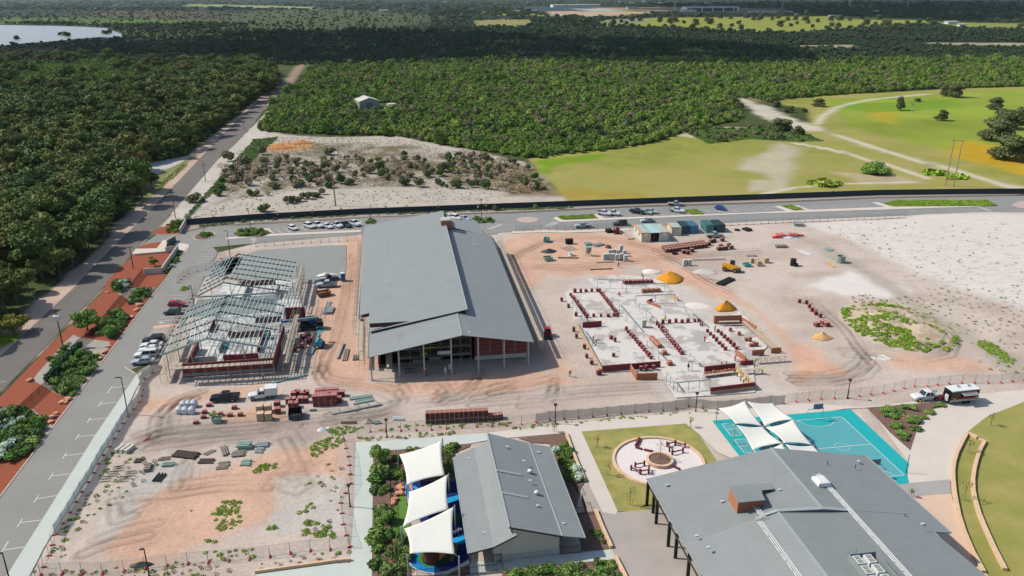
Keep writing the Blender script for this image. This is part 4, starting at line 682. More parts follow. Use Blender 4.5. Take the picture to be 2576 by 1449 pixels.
for (xa, ya, xb, yb_, za, zb) in ((57.6, 90.9, 57.6, 67.0, 7.0, 7.0), (44.6, 81.6, 44.7, 64, 7.2, 7.2), (46.0, 88.8, 46.1, 83.0, 6.35, 6.35)):
 for o_ in (-0.28, 0, 0.28): b.beam((xa+o_, ya, za+0.12), (xb+o_, yb_, zb+0.12), 0.12, 0.08)
 n_ = int((ya-yb_)/1.6)
 for k in range(n_): y = ya-1.6*k; z = za+(zb-za)*k/n_; b.tube([(xa-0.35, y, z), (xa-0.35, y, z+0.4), (xa-0.55, y, z+0.42)], 0.035, 4)
for k in range(5): b.tube([(44.2+0.3*k, 82.1, 7.1), (44.3+0.3*k, 82.1, 7.7), (44.5+0.3*k, 81.6, 7.8)], 0.03, 4)
b.build('roof_walkway', WHITEM, t, O)
b = MB()
for px, z in ((q1(2, 3, 1563, 533), 4.7), (q1(2, 3, 2118, 698), 5.6), (q1(2, 3, 1860, 1043), 5.2), (q1(2, 3, 1978, 1160), 5.6), (q1(3, 3, 117, 580), 7.0), (q1(3, 3, 792, 571), 6.2), (q1(3, 3, 913, 294), 5.6), (q1(3, 3, 1110, 908), 5.9), (q1(3, 3, 1557, 926), 5.3), (q1(3, 3, 1404, 1308), 5.0), (q1(3, 3, 970, 1170), 6.6)):
 p = G(px, z+0.12); b.box(p.x, p.y, z+0.14, 0.42, 0.34, 0.16)
b.build('anchor_plate', SKYL, t, O)
b = MB()
for px, z in ((q1(3, 3, 598, 320), 6.6), (q1(3, 3, 878, 355), 6.0), (q1(3, 3, 475, 435), 6.9), (q1(3, 3, 1375, 855), 5.4)):
 p = G(px, z); b.tube([(p.x, p.y, z-0.2), (p.x, p.y, z+0.5)], 0.08, 6)
b.build('pipe_vent', GUT, t, O)
p = G(q1(3, 3, 530, 530), 6.9); b = MB(); b.ring([[(p.x+sx*w, p.y+sy*d, z) for sx, sy in ((-1, -1), (1, -1), (1, 1), (-1, 1))] for w, d, z in ((0.62, 0.75, 6.3), (0.62, 0.75, 7.15), (0.9, 1.0, 7.15), (0.95, 1.05, 7.4), (0.85, 0.95, 7.75), (0.5, 0.6, 7.85))]); b.build('roof_cowl', WHITEM, t, O, smooth=False)
x0, x1, y0, y1 = 43.4, 47.1, 85.6, 88.6; b = MB(); b.box((x0+x1)/2, y0+0.12, 6.4, x1-x0, 0.24, 2.4); b.box(x0+0.12, (y0+y1)/2+0.12, 6.4, 0.24, y1-y0-0.24, 2.4); b.box(x1-0.12, (y0+y1)/2+0.12, 6.4, 0.24, y1-y0-0.24, 2.4)
bx_ = b.build('brick_plant_box', BRO, t, O); b = MB(); b.slab([(x0-.1, y0-.12, 7.62), (x1+.1, y0-.12, 7.62), (x1+.1, y1, 8.1), (x0-.1, y1, 8.1)], 0.1); b.beam((x0, y0-0.18, 7.6), (x1, y0-0.18, 7.6), 0.1, 0.14); b.build('lid', ROOFX, bx_, O)
b = MB(); b.box(48.9, 88.9, 7.0, 1.7, 1.5, 0.5); b.box(48.9, 88.12, 7.0, 1.4, 0.06, 0.25, 0, 1); b.build('access_hatch', [ROOFX, DARKM], t, O)
ac = [G(z1(3120, 1890, 480, *v), 8.4) for v in ((340, 1005), (885, 945), (1340, 1449))]; a0, a1 = ac[0], ac[1]; dX = (a1-a0); wX = dX.length
ax0, ax1, ay = a0.x, a0.x+wX, (a0.y+a1.y)/2; b = MB()
b.box((ax0+ax1)/2, ay, 7.7, wX-.09, 0.08, 1.3); b.box(ax0, ay-4.2, 7.75, 0.08, 8.48, 1.4); b.box(ax1, ay-4.2, 7.6, 0.08, 8.48, 1.6); b.build('plant_screen', mat('plant_screen', c(146, 156, 152), rough=0.5), t, O)
un = MB()
for r_ in range(4):
 for k in range(2):
  cx, cy = ax0+0.75+k*1.45, ay-0.95-r_*1.75; b = MB(); b.box(cx, cy, 7.5, 0.95, 1.45, 1.5); u_ = b.build('air_conditioner', WHITEM, t, O)
  b = MB(); b.box(cx, cy+0.33, 8.265, 0.66, 0.55, 0.03); b.box(cx, cy-0.33, 8.265, 0.66, 0.55, 0.03); b.box(cx+0.1, cy-0.735, 7.5, 0.5, 0.03, 0.9); b.build('grille', mat('ac_grille', c(150, 150, 142), var=0.3, scale=14), u_, O)
b = MB(); x_, y_ = ax0+0.35, ay+0.6
for dx_ in (0, 1.0): b.tube([(x_+dx_, y_, 7.0), (x_+dx_, y_, 8.5)], 0.03, 4)
b.tube([(x_, y_, 8.5), (x_+1, y_, 8.5)], 0.03, 4); b.tube([(x_, y_, 8.0), (x_+1, y_, 8.0)], 0.03, 4); b.tube([(x_, y_, 8.5), (x_, y_-0.7, 8.5)], 0.03, 4); b.build('guard_rail', GALV, t, O)
for x, y, h in ((34.7, 92.5, 4.05), (34.75, 97.0, 4.05), (34.75, 87.4, 4.05), (34.9, 84.9, 4.05), (35.3, 81.2, 4.05), (36.3, 78.7, 4.2), (35.6, 74.2, 4.05), (35.7, 71.5, 4.05), (35.05, 95.0, 4.05)):
 b = MB();
 for s in (-0.16, 0.16): b.box(x+s, y, h/2, 0.12, 0.2, h)
 b.box(x, y, h/2, 0.22, 0.06, h); b.box(x-0.2, y-0.1, 0.02, 0.7, 0.4, 0.04); b.build('column', DARKM, t, O)
b = MB(); b.prism([(40, 63), (66, 63), (66, 95.5), (40, 95.5)], 0, 4.0); b.build('wall', BRO, t, O); b = MB(); b.box(34.7, 85, 3.75, 0.1, 22, 0.3); b.build('eaves_beam', DARKM, t, O)
t = thing('steel_frame_building', 'unfinished building of open grey steel roof framing over brick walls and scaffolding', 'building', (-36, 178, 0)); O = (-36, 178, 0)
def gable(b, xl, xa, xr, y0, y1, ze, za, nr, nb, bm=0, rm=1):
 L_ = [(xl, ze), (xa, za), (xr, ze)]
 for i in range(nr):
  y = y0+(y1-y0)*i/(nr-1)
  for (p0, p1) in zip(L_, L_[1:]): b.beam((p0[0], y, p0[1]-0.06), (p1[0], y, p1[1]-0.06), 0.16, 0.26, rm)
 for s, (p0, p1) in enumerate(zip(L_, L_[1:])):
  n = nb if s else max(3, int(nb*(xa-xl)/(xr-xa)))
  for k in range(n+1):
   f_ = k/n; x = p0[0]+(p1[0]-p0[0])*f_; z = p0[1]+(p1[1]-p0[1])*f_+0.13; b.beam((x, y0-0.4, z), (x, y1+0.4, z), 0.12, 0.10, bm)
b = MB(); gable(b, -46.0, -37.0, -25.1, 149.6, 172.3, 6.2, 9.2, 6, 15); b.build('front_roof_frame', [STEEL, RAFT], t, O)
b = MB(); gable(b, -46.6, -40.2, -25.8, 184.2, 206, 5.2, 8.3, 7, 15); b.build('rear_roof_frame', [STEEL, RAFT], t, O)
b = MB(); b.beam((-46.5, 184, 5.1), (-26, 184, 5.1), 0.25, 0.35); b.beam((-45.9, 149.5, 6.1), (-37, 149.4, 9.1), 0.2, 0.32); b.beam((-37, 149.4, 9.1), (-25.1, 149.5, 6.1), 0.2, 0.32)
for k in range(18): b.beam((-46.0, 172.8+0.62*k, 4.6), (-27.5, 172.8+0.62*k, 4.75), 0.12, 0.14)
for k in range(6): b.beam((-46+3.7*k, 172, 4.75), (-46+3.7*k, 184, 4.75), 0.12, 0.12)
for x in (-45.6, -41, -36.4, -31, -26):
 for y in (152, 160, 168, 176, 184.5, 195, 205): c_ = MB(); c_.beam((x, y, 0), (x, y, 4.6 if y > 172 else 5.6), 0.14, 0.14); c_.build('steel_post', STEEL, t, O)
b.beam((-27.8, 186, 5.0), (-24.6, 186, 4.6), 0.1, 0.15);
for k in range(4): b.beam((-25.6+1.2*k, 180, 4.9), (-25.6+1.2*k, 187, 5.0), 0.08, 0.1)
for k in range(4): b.beam((-25.8, 180+2.3*k, 4.9), (-21.8, 180+2.3*k, 4.7), 0.08, 0.1)
rd = random.Random(3)
for k in range(80):
 x = rd.uniform(-44, -27); y = rd.uniform(152, 170); s = 1 if rd.random() < .5 else -1; b.tube([(x, y, 3.2), (x+s*rd.uniform(.5, 1.6), y+rd.uniform(-.3, .3), 5.9)], 0.035, 4)
b.build('steel_frame', [STEEL], t, O)
SLABV = mat('white_slab', c(224, 222, 214), rough=0.8, var=0.0, scale=0.14, col2=c(178, 176, 168))
b = MB(); b.prism([(-43.2, 150.8), (-25.4, 150.8), (-25.4, 171), (-23, 176), (-23, 184), (-26, 207), (-46.4, 207), (-46.4, 171), (-43.2, 168)], 0, 0.22); b.build('floor_slab', SLABV, t, O)
b = MB()
for x, y, L, r_ in ((-41, 158, 6, 0), (-33, 158, 7, 0), (-30, 165, 8, 1), (-38, 165, 6, 1), (-33, 170, 9, 0), (-42, 190, 6, 0), (-34, 190, 8, 0), (-30, 196, 7, 1), (-38, 198, 8, 1), (-36, 204, 9, 0), (-42, 176, 5, 1), (-30, 178, 6, 0)):
 b = MB(); b.box(x, y, .85, L if not r_ else 0.24, 0.24 if not r_ else L, 1.3); b.build('inner_wall', BRR if int(x) % 3 == 0 else REND2, t, O)
b = MB(); b.box(-34, 151.0, 1.9, 17.2, 0.3, 3.0); b.box(-42.8, 158, 1.3, 0.3, 14, 1.8); b.box(-25.4, 160, 1.6, 0.3, 18, 2.4); b.box(-24.0, 179, 1.6, 4.5, 0.3, 3.0); fw = b.build('front_brick_wall', BRR, t, O)
b = MB(); b.box(-34, 150.75, 1.05, 17.4, 0.25, 0.55); b.build('concrete_beam', mat('beam_concrete', c(150, 148, 138)), fw, O)
for a_ in ((-42.5, 149.9, -25.2, 149.7, 3.4, 2.2, 1.0, -1, 3.2), (-45.6, 150, -46.9, 171, 5.6, 2.5, 1.3, 1, 1.9), (-23.6, 151, -23.2, 172, 6.0, 2.5, 1.0, -1, 2.0), (-22.8, 157, -19.8, 157, 3.4, 2.0, 2.6, 1, 3.0), (-22.6, 178, -18.8, 178, 3.6, 2.0, 4.0, 1, 3.2), (-25.0, 188, -25.2, 207, 5.5, 2.3, 1.0, -1, 1.9)): b = MB(); scaffold(b, *a_); b.build('scaffold', [GALVT, PLANK], t, O)
b = MB(); b.box(-34, 149.2, 3.33, 17.5, 1.3, 0.06); b.box(-43.9, 151.5, 2.7, 1.6, 3.0, 0.1); b.build('work_platform', PLANK, t, O)
b = MB()
for k in range(9): b.beam((-21.9, 153.0+0.05*k, 0.3+0.3*k), (-20.9, 153.0+0.05*k, 0.3+0.3*k), 0.3, 0.05)
b.beam((-21.9, 152.9, 0), (-21.9, 153.5, 3.1), 0.06, 0.15); b.beam((-20.9, 152.9, 0), (-20.9, 153.5, 3.1), 0.06, 0.15); b.build('access_stair', GALVT, t, O)
TEALP = mat('teal_plastic', c(60, 150, 156), rough=0.5, var=0.1)
for i, (x, y, s) in enumerate(((-29.2, 168.5, 1.2), (-37.2, 164.4, 0.7))):
 b = MB(); b.box(x, y, 0.22+s*0.55, s, s, s*1.1); o = b.build('tool_bin', TEALP, None, (x, y, 0)); tag(o, 'teal bin on the %s deck under the steel roof framing' % ('right hand' if i == 0 else 'middle'), 'bin')
t = thing('brick_building', 'new building at floor level with white slab and low red and tan brick walls', 'building', tuple(G((1660, 850)))); O = tuple(G((1660, 850)))
def slabmat():
 m = mat('stained_slab', c(226, 222, 214), rough=0.8, var=0.0, scale=0.17, col2=c(184, 178, 168)); r = [n for n in m.node_tree.nodes if n.type == 'VALTORGB'][0]
 r.color_ramp.elements[0].position = 0.50; r.color_ramp.elements[1].position = 0.56; r.color_ramp.elements[0].color = (*c(224, 215, 204), 1); r.color_ramp.elements[1].color = (*c(186, 178, 168), 1); return m
STS = slabmat(); r = [n for n in MATS['white_slab'].node_tree.nodes if n.type == 'VALTORGB'][0]; r.color_ramp.elements[0].position = 0.5; r.color_ramp.elements[1].position = 0.56
slab_px = zt(2080, 1020, 480, 860, 95, 1290, 65, 1650, 90, 2210, 175, 2330, 330, 2480, 460, 2576, 620) + [(1735, 800), (1790, 815), (1866, 782), (1931, 872), (1896, 912), (1900, 988), (1784, 997), (1702, 1002), (1678, 966), (1664, 931), (1514, 938), (1450, 818), (1421, 738), (1433, 731), (1500, 728), (1480, 702)]
sp = [(v.x, v.y) for v in GA(slab_px)]; flats.append([Vector((x, y, 0)) for x, y in sp]); b = MB(); b.prism(sp, -0.1, 0.16); b.build('floor_slab', STS, t, O)
def wall(pa, pb, h, m, nm='brick_wall', th=0.23, z0=0.0, px=True, parent=None):
 a, e = (G(pa), G(pb)) if px else (Vector(pa), Vector(pb)); b = MB(); b.beam((a.x, a.y, z0+h/2), (e.x, e.y, z0+h/2), th, h); return b.build(nm, m, parent or t, O)
T5 = lambda x, y: z1(2120, 1240, 480, x, y); T3 = lambda x, y: z1(2080, 1020, 480, x, y); T4 = lambda x, y: z1(2480, 1080, 480, x, y); T9 = lambda x, y: z1(2640, 1200, 480, x, y)
wall(T3(560, 1135), T3(940, 1105), 1.5, BRR); wall(q1(2, 2, 650, 372), q1(2, 2, 905, 845), 0.75, BRT); wall(T5(740, 838), T5(1312, 790), 1.45, BRR); wall(T5(1325, 790), T5(1908, 738), 1.4, BRR)
wall(T5(1312, 815), T5(1436, 992), 1.35, BRO); wall(T5(1446, 994), T5(1848, 982), 1.45, BRO)
wall(T9(120, 1449+60), T9(1010, 1400), 0.8, BRT); wall(T9(120, 1449+60), T9(1010, 1400), 0.75, BRR, z0=0.8); wall(T9(640, 1020), T9(1010, 1395), 1.35, BRT); wall(T9(0, 1075), T9(620, 1005), 1.5, BRR)
wall(T4(1065, 735), T4(1600, 715), 2.1, BRO); wall(T4(1070, 735), T4(1060, 640), 1.1, BRR); wall(T4(1605, 715), T4(1900, 900), 1.6, BRO); wall(T4(1900, 900), T4(2330, 1280), 1.1, BRT); wall(T4(1820, 1370), T4(2060, 1345), 1.3, BRO); wall(T4(2205, 1310), T4(2400, 1300), 1.2, BRO)
wall(T9(620, 700), T9(830, 850), 1.3, BRO); wall(T9(740, 925), T9(985, 905), 1.1, BRR)
wall(T3(1870, 640), T3(2120, 740), 0.8, BRO); wall(T3(1860, 640), T3(1960, 600), 0.9, BRR); wall(T3(2330, 520), T3(2480, 600), 1.3, BRT)
def trestle(pa, pb, h, n):
 b = MB(); a, e = G(pa), G(pb)
 for i in range(n+1):
  p = a.lerp(e, i/n)
  for s in (-0.35, 0.35): b.tube([(p.x+s, p.y+s*0.3, 0), (p.x+s*0.6, p.y, h)], 0.04, 4)
  if i < n: p2 = a.lerp(e, (i+1)/n); b.tube([(p.x, p.y, 0.1), (p2.x, p2.y, h*0.8)], 0.03, 4)
 b.beam((a.x, a.y, h+.03), (e.x, e.y, h+.03), 0.75, 0.07, 1); b.build('trestle_scaffold', [PLANK, PLANK], t, O)
trestle(T4(1150, 770), T4(1560, 760), 1.1, 3); trestle(T4(1640, 760), T4(2240, 1300), 1.1, 7); trestle(T4(1850, 1520), T4(2500, 1470), 1.2, 5); trestle(T9(790, 1100), T9(1130, 1070), 1.0, 3); trestle(T9(0, 1180), T9(600, 1105), 0.7, 4)
def frm(p0, p1, h=2.4, n=2, w=0.16):
 b = MB(); a, e = G(p0), G(p1); b.beam((a.x, a.y, h), (e.x, e.y, h), w, 0.2)
 for i in range(n+1):
  p = a.lerp(e, i/n); b.beam((p.x, p.y, 0), (p.x, p.y, h), 0.1, 0.1)
 b.build('steel_post_frame', STEEL, t, O)
frm(T3(860, 330), T3(1360, 340), 2.4, 2, 0.12); frm(T3(1440, 430), T3(2210, 400), 2.3, 2); frm(T3(1620, 660), T3(2420, 620), 2.3, 2); frm(T3(1150, 660), T3(1610, 1220), 2.3, 3); frm(T3(1700, 770), T3(2130, 1200), 2.0, 3); frm(T3(355, 690), T3(640, 1120), 1.6, 3); frm(T3(550, 1200), T3(760, 1500), 1.0, 2)
frm(T4(480, 520), T4(800, 800), 2.0, 2); frm(T5(1640, 360), T5(1875, 600), 2.0, 2); frm(T5(2030, 1035), T5(2170, 1230), 2.2, 2); frm(T5(2250, 1250), T5(2900, 1190), 2.2, 3); frm(T5(2460, 820), T5(2540, 810), 2.2, 1); frm(T4(60, 960), T4(430, 1350), 0.7, 4); frm(T4(560, 1390), T4(760, 1600), 0.9, 2)
BP = mat('brick_pack_red', c(186, 120, 112), rough=0.9, var=0.18, scale=5, inst=0.18); BPO = mat('brick_pack_orange', c(182, 116, 92), rough=0.9, var=0.18, scale=5, inst=0.15); BPD = brickmat('pack_side', c(152, 70, 68), c(138, 62, 62), c(116, 66, 64), 0.24, 0.09)
def pack(nm, w, d, h, top=BP, side=BPD, strap=False, loose=0):
 b = MB(); lay_ = 3 if h > 0.8 else 2; rd = random.Random(int(w*100+h*10))
 b.box(0, 0, h/2, w, d, h, 0, 0); b.box(rd.uniform(-.02, .02), rd.uniform(-.02, .02), h+0.04, w*0.96, d*0.97, 0.08, rd.uniform(-.04, .04), 1)
 if loose:
  for k in range(loose): b.box(rd.uniform(-w*.3, w*.3), rd.uniform(-d*.3, d*.3), h+0.1, 0.3, 0.14, 0.1, rd.uniform(0, 3), 1)
 if strap:
  b.box(-w*0.5+0.03, 0, h/2+0.05, 0.05, d+0.02, h+0.1, 0, 2)
  for k in range(3): b.box(-w*.3+k*w*.3, -d/2, h*0.55, 0.09, 0.03, 0.09, 0, 3); b.box(-w*.3+k*w*.3, -d/2, h*0.15, 0.09, 0.03, 0.09, 0, 3)
 return b.build(nm, [side, top, mat('pale_strap', c(226, 206, 186)), DKIN])
def line(pa, pb, n): return [(pa[0]+(pb[0]-pa[0])*i/(n-1), pa[1]+(pb[1]-pa[1])*i/(n-1)) for i in range(n)]
small = pack('brick_stack', 0.62, 0.5, 0.85, loose=2); small['category'] = 'brick stack'; smo = pack('brick_stack', 0.66, 0.55, 0.8, BPO, BRO, loose=3)
rows = [([T3(290, 405), T3(405, 425), T3(525, 430), T3(630, 412), T3(745, 412), T3(855, 405)], 'small red brick stack in the row along the far edge of the slab', 'stacks along the far slab edge', 0),
 (line(T3(905, 420), T3(1240, 850), 13), 'small brick stack in the diagonal row right of the upper left slab room', 'diagonal row right of the upper slab room', 0),
 (line(T3(325, 490), T3(650, 930), 11), 'small brick stack in the crowded row under the fallen beams on the left slab edge', 'row on the left slab edge', 0),
 ([T3(785, 915), T3(930, 915), T3(1075, 915), T3(1200, 905), T3(1265, 895)], 'small brick stack in the short row in front of the upper left slab room', 'row in front of the upper slab room', 0),
 (line(T3(1440, 1185), T5(1720, 580), 12), 'small brick stack in the diagonal row along the middle corridor, left side', 'diagonal row left of the corridor', 0),
 (line(T3(2065, 1080), T5(2335, 490), 13), 'small brick stack in the diagonal row along the middle corridor, right side', 'diagonal row right of the corridor', 0),
 ([T4(30, 730), T4(160, 720), T4(290, 710), T4(415, 715), T4(530, 705), T4(670, 695), T4(755, 685), T4(800, 765)], 'small brick stack in the level row at the back of the grey right hand room', 'row at the back of the right room', 0),
 (line(T4(925, 900), T4(1285, 1265), 7), 'small brick stack in the left one of two parallel diagonal rows', 'left of the twin diagonal rows', 0),
 (line(T4(1140, 905), T4(1510, 1245), 7), 'small brick stack in the right one of two parallel diagonal rows', 'right of the twin diagonal rows', 0),
 ([T5(225, 150), T5(170, 20), T5(430, 550), T5(530, 680), T5(660, 890), T5(385, 360), T5(700, 885), T3(140, 590), T3(280, 720), T3(430, 900)], 'small brick stack standing on sand outside the left tan wall', 'stacks outside the left wall', 0),
 ([T5(970, 535), T5(920, 180), T5(1000, 235), T5(1520, 810), T5(1620, 800), T5(1770, 785)], 'small red brick stack left standing on open slab or in the brick porch', 'stacks in the front rooms', 0),
 ([T4(1385, 880), T4(1560, 960), T4(1700, 1075), T4(1780, 1090), T4(1790, 1190), T4(1860, 1185), T4(1910, 1180)], 'brick stack beside the trestle scaffold in the right hand room', 'stacks by the right trestles', 1),
 (line(T9(30, 1140), T9(590, 1070), 8), 'orange brick stack lined up inside the tan walled front room', 'stacks inside the front right room', 1)]
first = {0: small, 1: smo}; used = {0: False, 1: False}
rd = random.Random(5)
for pts, lab, grp, ty in rows:
 for p in pts:
  g = G(p); o = first[ty] if not used[ty] else first[ty].copy()
  if used[ty]: COL.objects.link(o)
  used[ty] = True; o.location = (g.x, g.y, 0.16); o.rotation_euler = (0, 0, rd.uniform(-.35, .35)); s = rd.uniform(0.85, 1.15); o.scale = (s, s, rd.uniform(0.75, 1.15)); tag(o, lab, 'brick stack', grp)
def place(o, px, rz, lab, cat, grp=None, z=0.0):
 g = G(px) if len(px) == 2 else Vector(px); o.location = (g.x, g.y, z); o.rotation_euler = (0, 0, rz); return tag(o, lab, cat, grp)
o0 = pack('brick_pallet', 1.0, 1.2, 0.95, strap=True)
def cps(src, spots, lab, cat, grp, z=0.0, jit=0.06):
 for i, s in enumerate(spots):
  o = src if i == 0 and not src.get('used') else src.copy()
  if o is not src: COL.objects.link(o)
  else: src['used'] = 1
  if 'used' in o.keys() and o is not src: del o['used']
  g = G(s[:2]) if len(s) < 3 or s[2] is None else Vector(s[:3]); rz = s[3] if len(s) > 3 else 0; o.location = (g.x, g.y, g.z+z); o.rotation_euler = (0, 0, rz+rd.uniform(-jit, jit)); tag(o, lab, cat, grp)
cps(o0, line(T3(1420, 245), T3(1930, 235), 7), 'red brick pallet in the tight row under the long slab beam', 'brick pallet', 'red pallets under the long beam', 0.16)
oO = pack('brick_pallet', 1.0, 1.1, 0.75, BPO, BRO, strap=True); cps(oO, line(T3(1790, 420), T3(2080, 400), 4), 'orange brick pallet in the row behind the second beam on the slab', 'brick pallet', 'orange pallets behind the second beam', 0.16)
cps(oO, line(T5(1740, 200), T5(1880, 345), 6), 'orange brick pallet in the strapped diagonal line along the slab corridor', 'brick pallet', 'orange pallets in the corridor', 0.16); cps(oO, [T5(1990, 490), T5(2095, 700)], 'single pallet of red bricks at the lower end of the slab corridor', 'brick pallet', 'pallets at the corridor end', 0.16)
P8 = lambda x, y: z1(1060, 1420, 480, x, y); big = pack('brick_pallet', 1.05, 1.1, 1.0, strap=True)
sp_ = [P8(*v) for v in ((215, 480), (130, 490), (370, 470), (460, 470), (230, 360), (420, 360), (180, 570), (260, 570), (300, 330), (480, 340))]
cps(big, sp_, 'red brick pallet in the left hand cluster in front of the hall', 'brick pallet', 'left cluster of red brick pallets'); g = [G(P8(*v)) for v in ((230, 480), (390, 470))]
def grid_(x0, y0, nx, ny, dx, dy): return [(x0+i*dx, y0+j*dy, 0.0) for j in range(ny) for i in range(nx)]
gb = G(P8(605, 575)); cps(big, [(gb.x+0.55+i*1.12, gb.y+0.6+j*1.5, 0.0) for j in range(4) for i in range(4)], 'red brick pallet in the big four by four block in front of the hall', 'brick pallet', 'block of red brick pallets')
cps(big, [(gb.x+0.55+i*1.12, gb.y+0.6, 1.06) for i in range(4)], 'red brick pallet stacked on the front row of the four by four block', 'brick pallet', 'pallets on top of the block')
cps(big, [(*G(P8(990, 510)), 0.5), (*G(P8(1135, 465)), 0.1), (*G(P8(1190, 340)), 0.0), (*G(P8(960, 400)), 0.35)], 'red brick pallet standing askew to the right of the pallet block', 'brick pallet', 'loose pallets right of the block')
cps(big, [q1(1, 2, 220, 1255), q1(1, 2, 215, 1190)], 'tall red brick pallet alone beside the tan packs', 'brick pallet', 'red pallets beside the tan packs')
tanp = pack('brick_pallet', 1.2, 1.2, 1.4, mat('tan_pack', c(216, 190, 160), var=0.12, scale=4), BRT); cps(tanp, [q1(1, 2, 50, 1325), q1(1, 2, 130, 1325)], 'tall tan brick pallet of the pair in front of the black bin', 'brick pallet', 'pair of tan brick pallets'); cps(tanp, [q1(1, 2, 45, 1250), q1(1, 2, 125, 1245)], 'tan brick pallet behind the front tan pair', 'brick pallet', 'tan pallets in second row')
br = pack('brick_pallet', 0.98, 1.15, 0.98, mat('brown_pack', c(168, 112, 94), var=0.15, scale=5), brickmat('brown_side', c(126, 70, 62), c(112, 60, 54), c(80, 50, 46), 0.24, 0.09), strap=True)
rowp = line(q1(1, 2, 1735, 1352), q1(1, 2, 2355, 1322), 14); cps(br, rowp, 'brown brick pallet at the bottom of the long row along the site fence', 'brick pallet', 'bottom pallets of the fence row', jit=0.02); cps(br, [(*G(p).xy, 1.05) for p in rowp[:13]], 'brown brick pallet on top of the long row along the site fence', 'brick pallet', 'top pallets of the fence row', jit=0.03); cps(br, [q1(1, 2, 2405, 1318), q1(1, 2, 2455, 1312)], 'low brown brick pallet tailing off the right end of the fence row', 'brick pallet', 'end pallets of the fence row')
T6 = lambda x, y: z1(2240, 800, 480, x, y)
ra = line(T6(1410, 795), T6(2190, 690), 12)
for j in range(3):
 cps(br, [((g_ := G(p)).x+0.12*j, g_.y+0.6+j*1.6, 0.0) for p in ra], 'brown brick pallet in the %s line of the long block by the site office' % ('front', 'middle', 'rear')[j], 'brick pallet', '%s line of the office pallets' % ('front', 'middle', 'rear')[j], jit=0.03)
cps(br, [T6(2290, 590), T6(2345, 570), T6(2240, 640), T6(2510, 560), T6(2440, 740), T6(2520, 735), q1(2, 1, 2150, 1060), q1(2, 1, 2205, 1055), q1(2, 1, 2100, 1040), q1(2, 1, 2180, 1030)], 'brown brick pallet loosely placed right of the long office block', 'brick pallet', 'loose pallets near the office')
cps(br, [q1(2, 1, 1725, 1100), q1(2, 1, 1765, 1105), q1(2, 1, 1810, 1085)], 'red wrapped brick pallet lying just in front of the long office block', 'brick pallet', 'wrapped pallets before the office block'); cps(tanp, [q1(2, 1, 2415, 1195), q1(2, 1, 2460, 1205), q1(2, 1, 2480, 1225), q1(2, 1, 2555, 1195)], 'tan pallet beside the teal skip on the right yard', 'brick pallet', 'tan pallets by the teal skip')
cps(big, [q1(3, 2, 490, 385), q1(3, 2, 555, 365), q1(3, 2, 590, 385)], 'red brick pallet in the close group right of the orange sand road', 'brick pallet', 'red pallet group right of the sand road')
cps(small, [q1(3, 2, x, y) for x, y in ((315, 150), (385, 160), (415, 200), (440, 235), (475, 255), (480, 270), (525, 295))], 'small red brick heap in the diagonal line right of the orange sand road', 'brick stack', 'diagonal line of red brick heaps')
cps(big, [q1(1, 2, x, y) for x, y in ((400, 600), (440, 560), (470, 520), (500, 510), (530, 500), (520, 560), (540, 540), (460, 600), (380, 640))], 'orange red brick pallet crowded beside the steel framed building', 'brick pallet', 'pallets beside the steel building')
BR2 = pack('brick_stack', 0.9, 0.7, 0.5, loose=4); cps(BR2, [q1(0, 2, 2105, 1190), q1(0, 2, 2060, 1260), q1(0, 2, 2050, 1310), q1(0, 2, 1975, 1365), q1(0, 2, 2315, 1290), q1(0, 2, 2360, 1215), q1(0, 2, 2420, 1285), q1(0, 2, 2220, 1280)], 'low broken red brick pile in the scatter right of the white bulk bags', 'brick stack', 'broken brick piles by the bulk bags')
WB = mat('white_block', c(214, 212, 202), rough=0.8, var=0.06, scale=2); wbm = MB(); wbm.box(0, 0, 0.9, 1.0, 1.0, 1.8);
for k in range(4): wbm.box(0, -0.505, 0.25+0.42*k, 0.96, 0.012, 0.03, 0, 1)
wb = wbm.build('block_pallet', [WB, GUT]); cps(wb, [T6(*v) for v in ((145, 935), (215, 930), (310, 930), (390, 945), (480, 930), (565, 960), (250, 850), (330, 840), (410, 850), (545, 860))], 'tall white block pallet in the cluster in the middle of the upper yard', 'block pallet', 'white block pallets', jit=0.12)
o = wb.copy(); COL.objects.link(o); place(o, T6(470, 800), 0.1, 'white block pallet standing tallest at the back of the cluster', 'block pallet', None, 0.35); o.scale = (1, 1, 1.15)
o = wb.copy(); COL.objects.link(o); place(o, T3(1780, 1120), 0.15, 'lone white crate of blocks standing on the slab', 'block pallet', None, 0.16)
cps(wb, [T6(1755, 1050), T6(1850, 1050)], 'low pair of grey white block pallets right of the sand road', 'block pallet', 'pair of pale block pallets');
BLK = mat('black_sheet_fence', c(42, 56, 66), rough=0.55, var=0.08, scale=0.3); CW = mat('cream_wall', c(224, 208, 190), rough=0.9, var=0.04, scale=0.5)
fp = GA([(470, 566.5), (644, 553.5), (906, 539.5), (1288, 525), (1613, 513), (1932, 501.5), (2207, 491.5), (2400, 489), (2576, 488), (2760, 488)]); t = thing('boundary_fence', 'long black sheet metal boundary fence behind the upper car park', 'fence', tuple(fp[3])); O = tuple(fp[3]); dd = densify(fp, 2.4); b = MB(); ribbon(b, dd, 0.07, 0.05, 2.1); b.build('sheet_panel', BLK, t, O)
b = MB()
for p in dd: b.box(p.x, p.y, 1.0, 0.1, 0.12, 2.0)
b.build('fence_post', BLK, t, O); b = MB(); ribbon(b, dd, 0.2, 0.0, 0.1); b.build('kerb_plinth', KERB, t, O)
E5 = lambda x, y: z1(400, 820, 480, x, y)
def cwall(pts, h, lab, th=0.3): b = MB(); P0 = GA(pts); ribbon(b, P0, th, 0.0, h); return tag(b.build('entry_wall', CW, None, tuple(P0[0])), lab, 'wall')
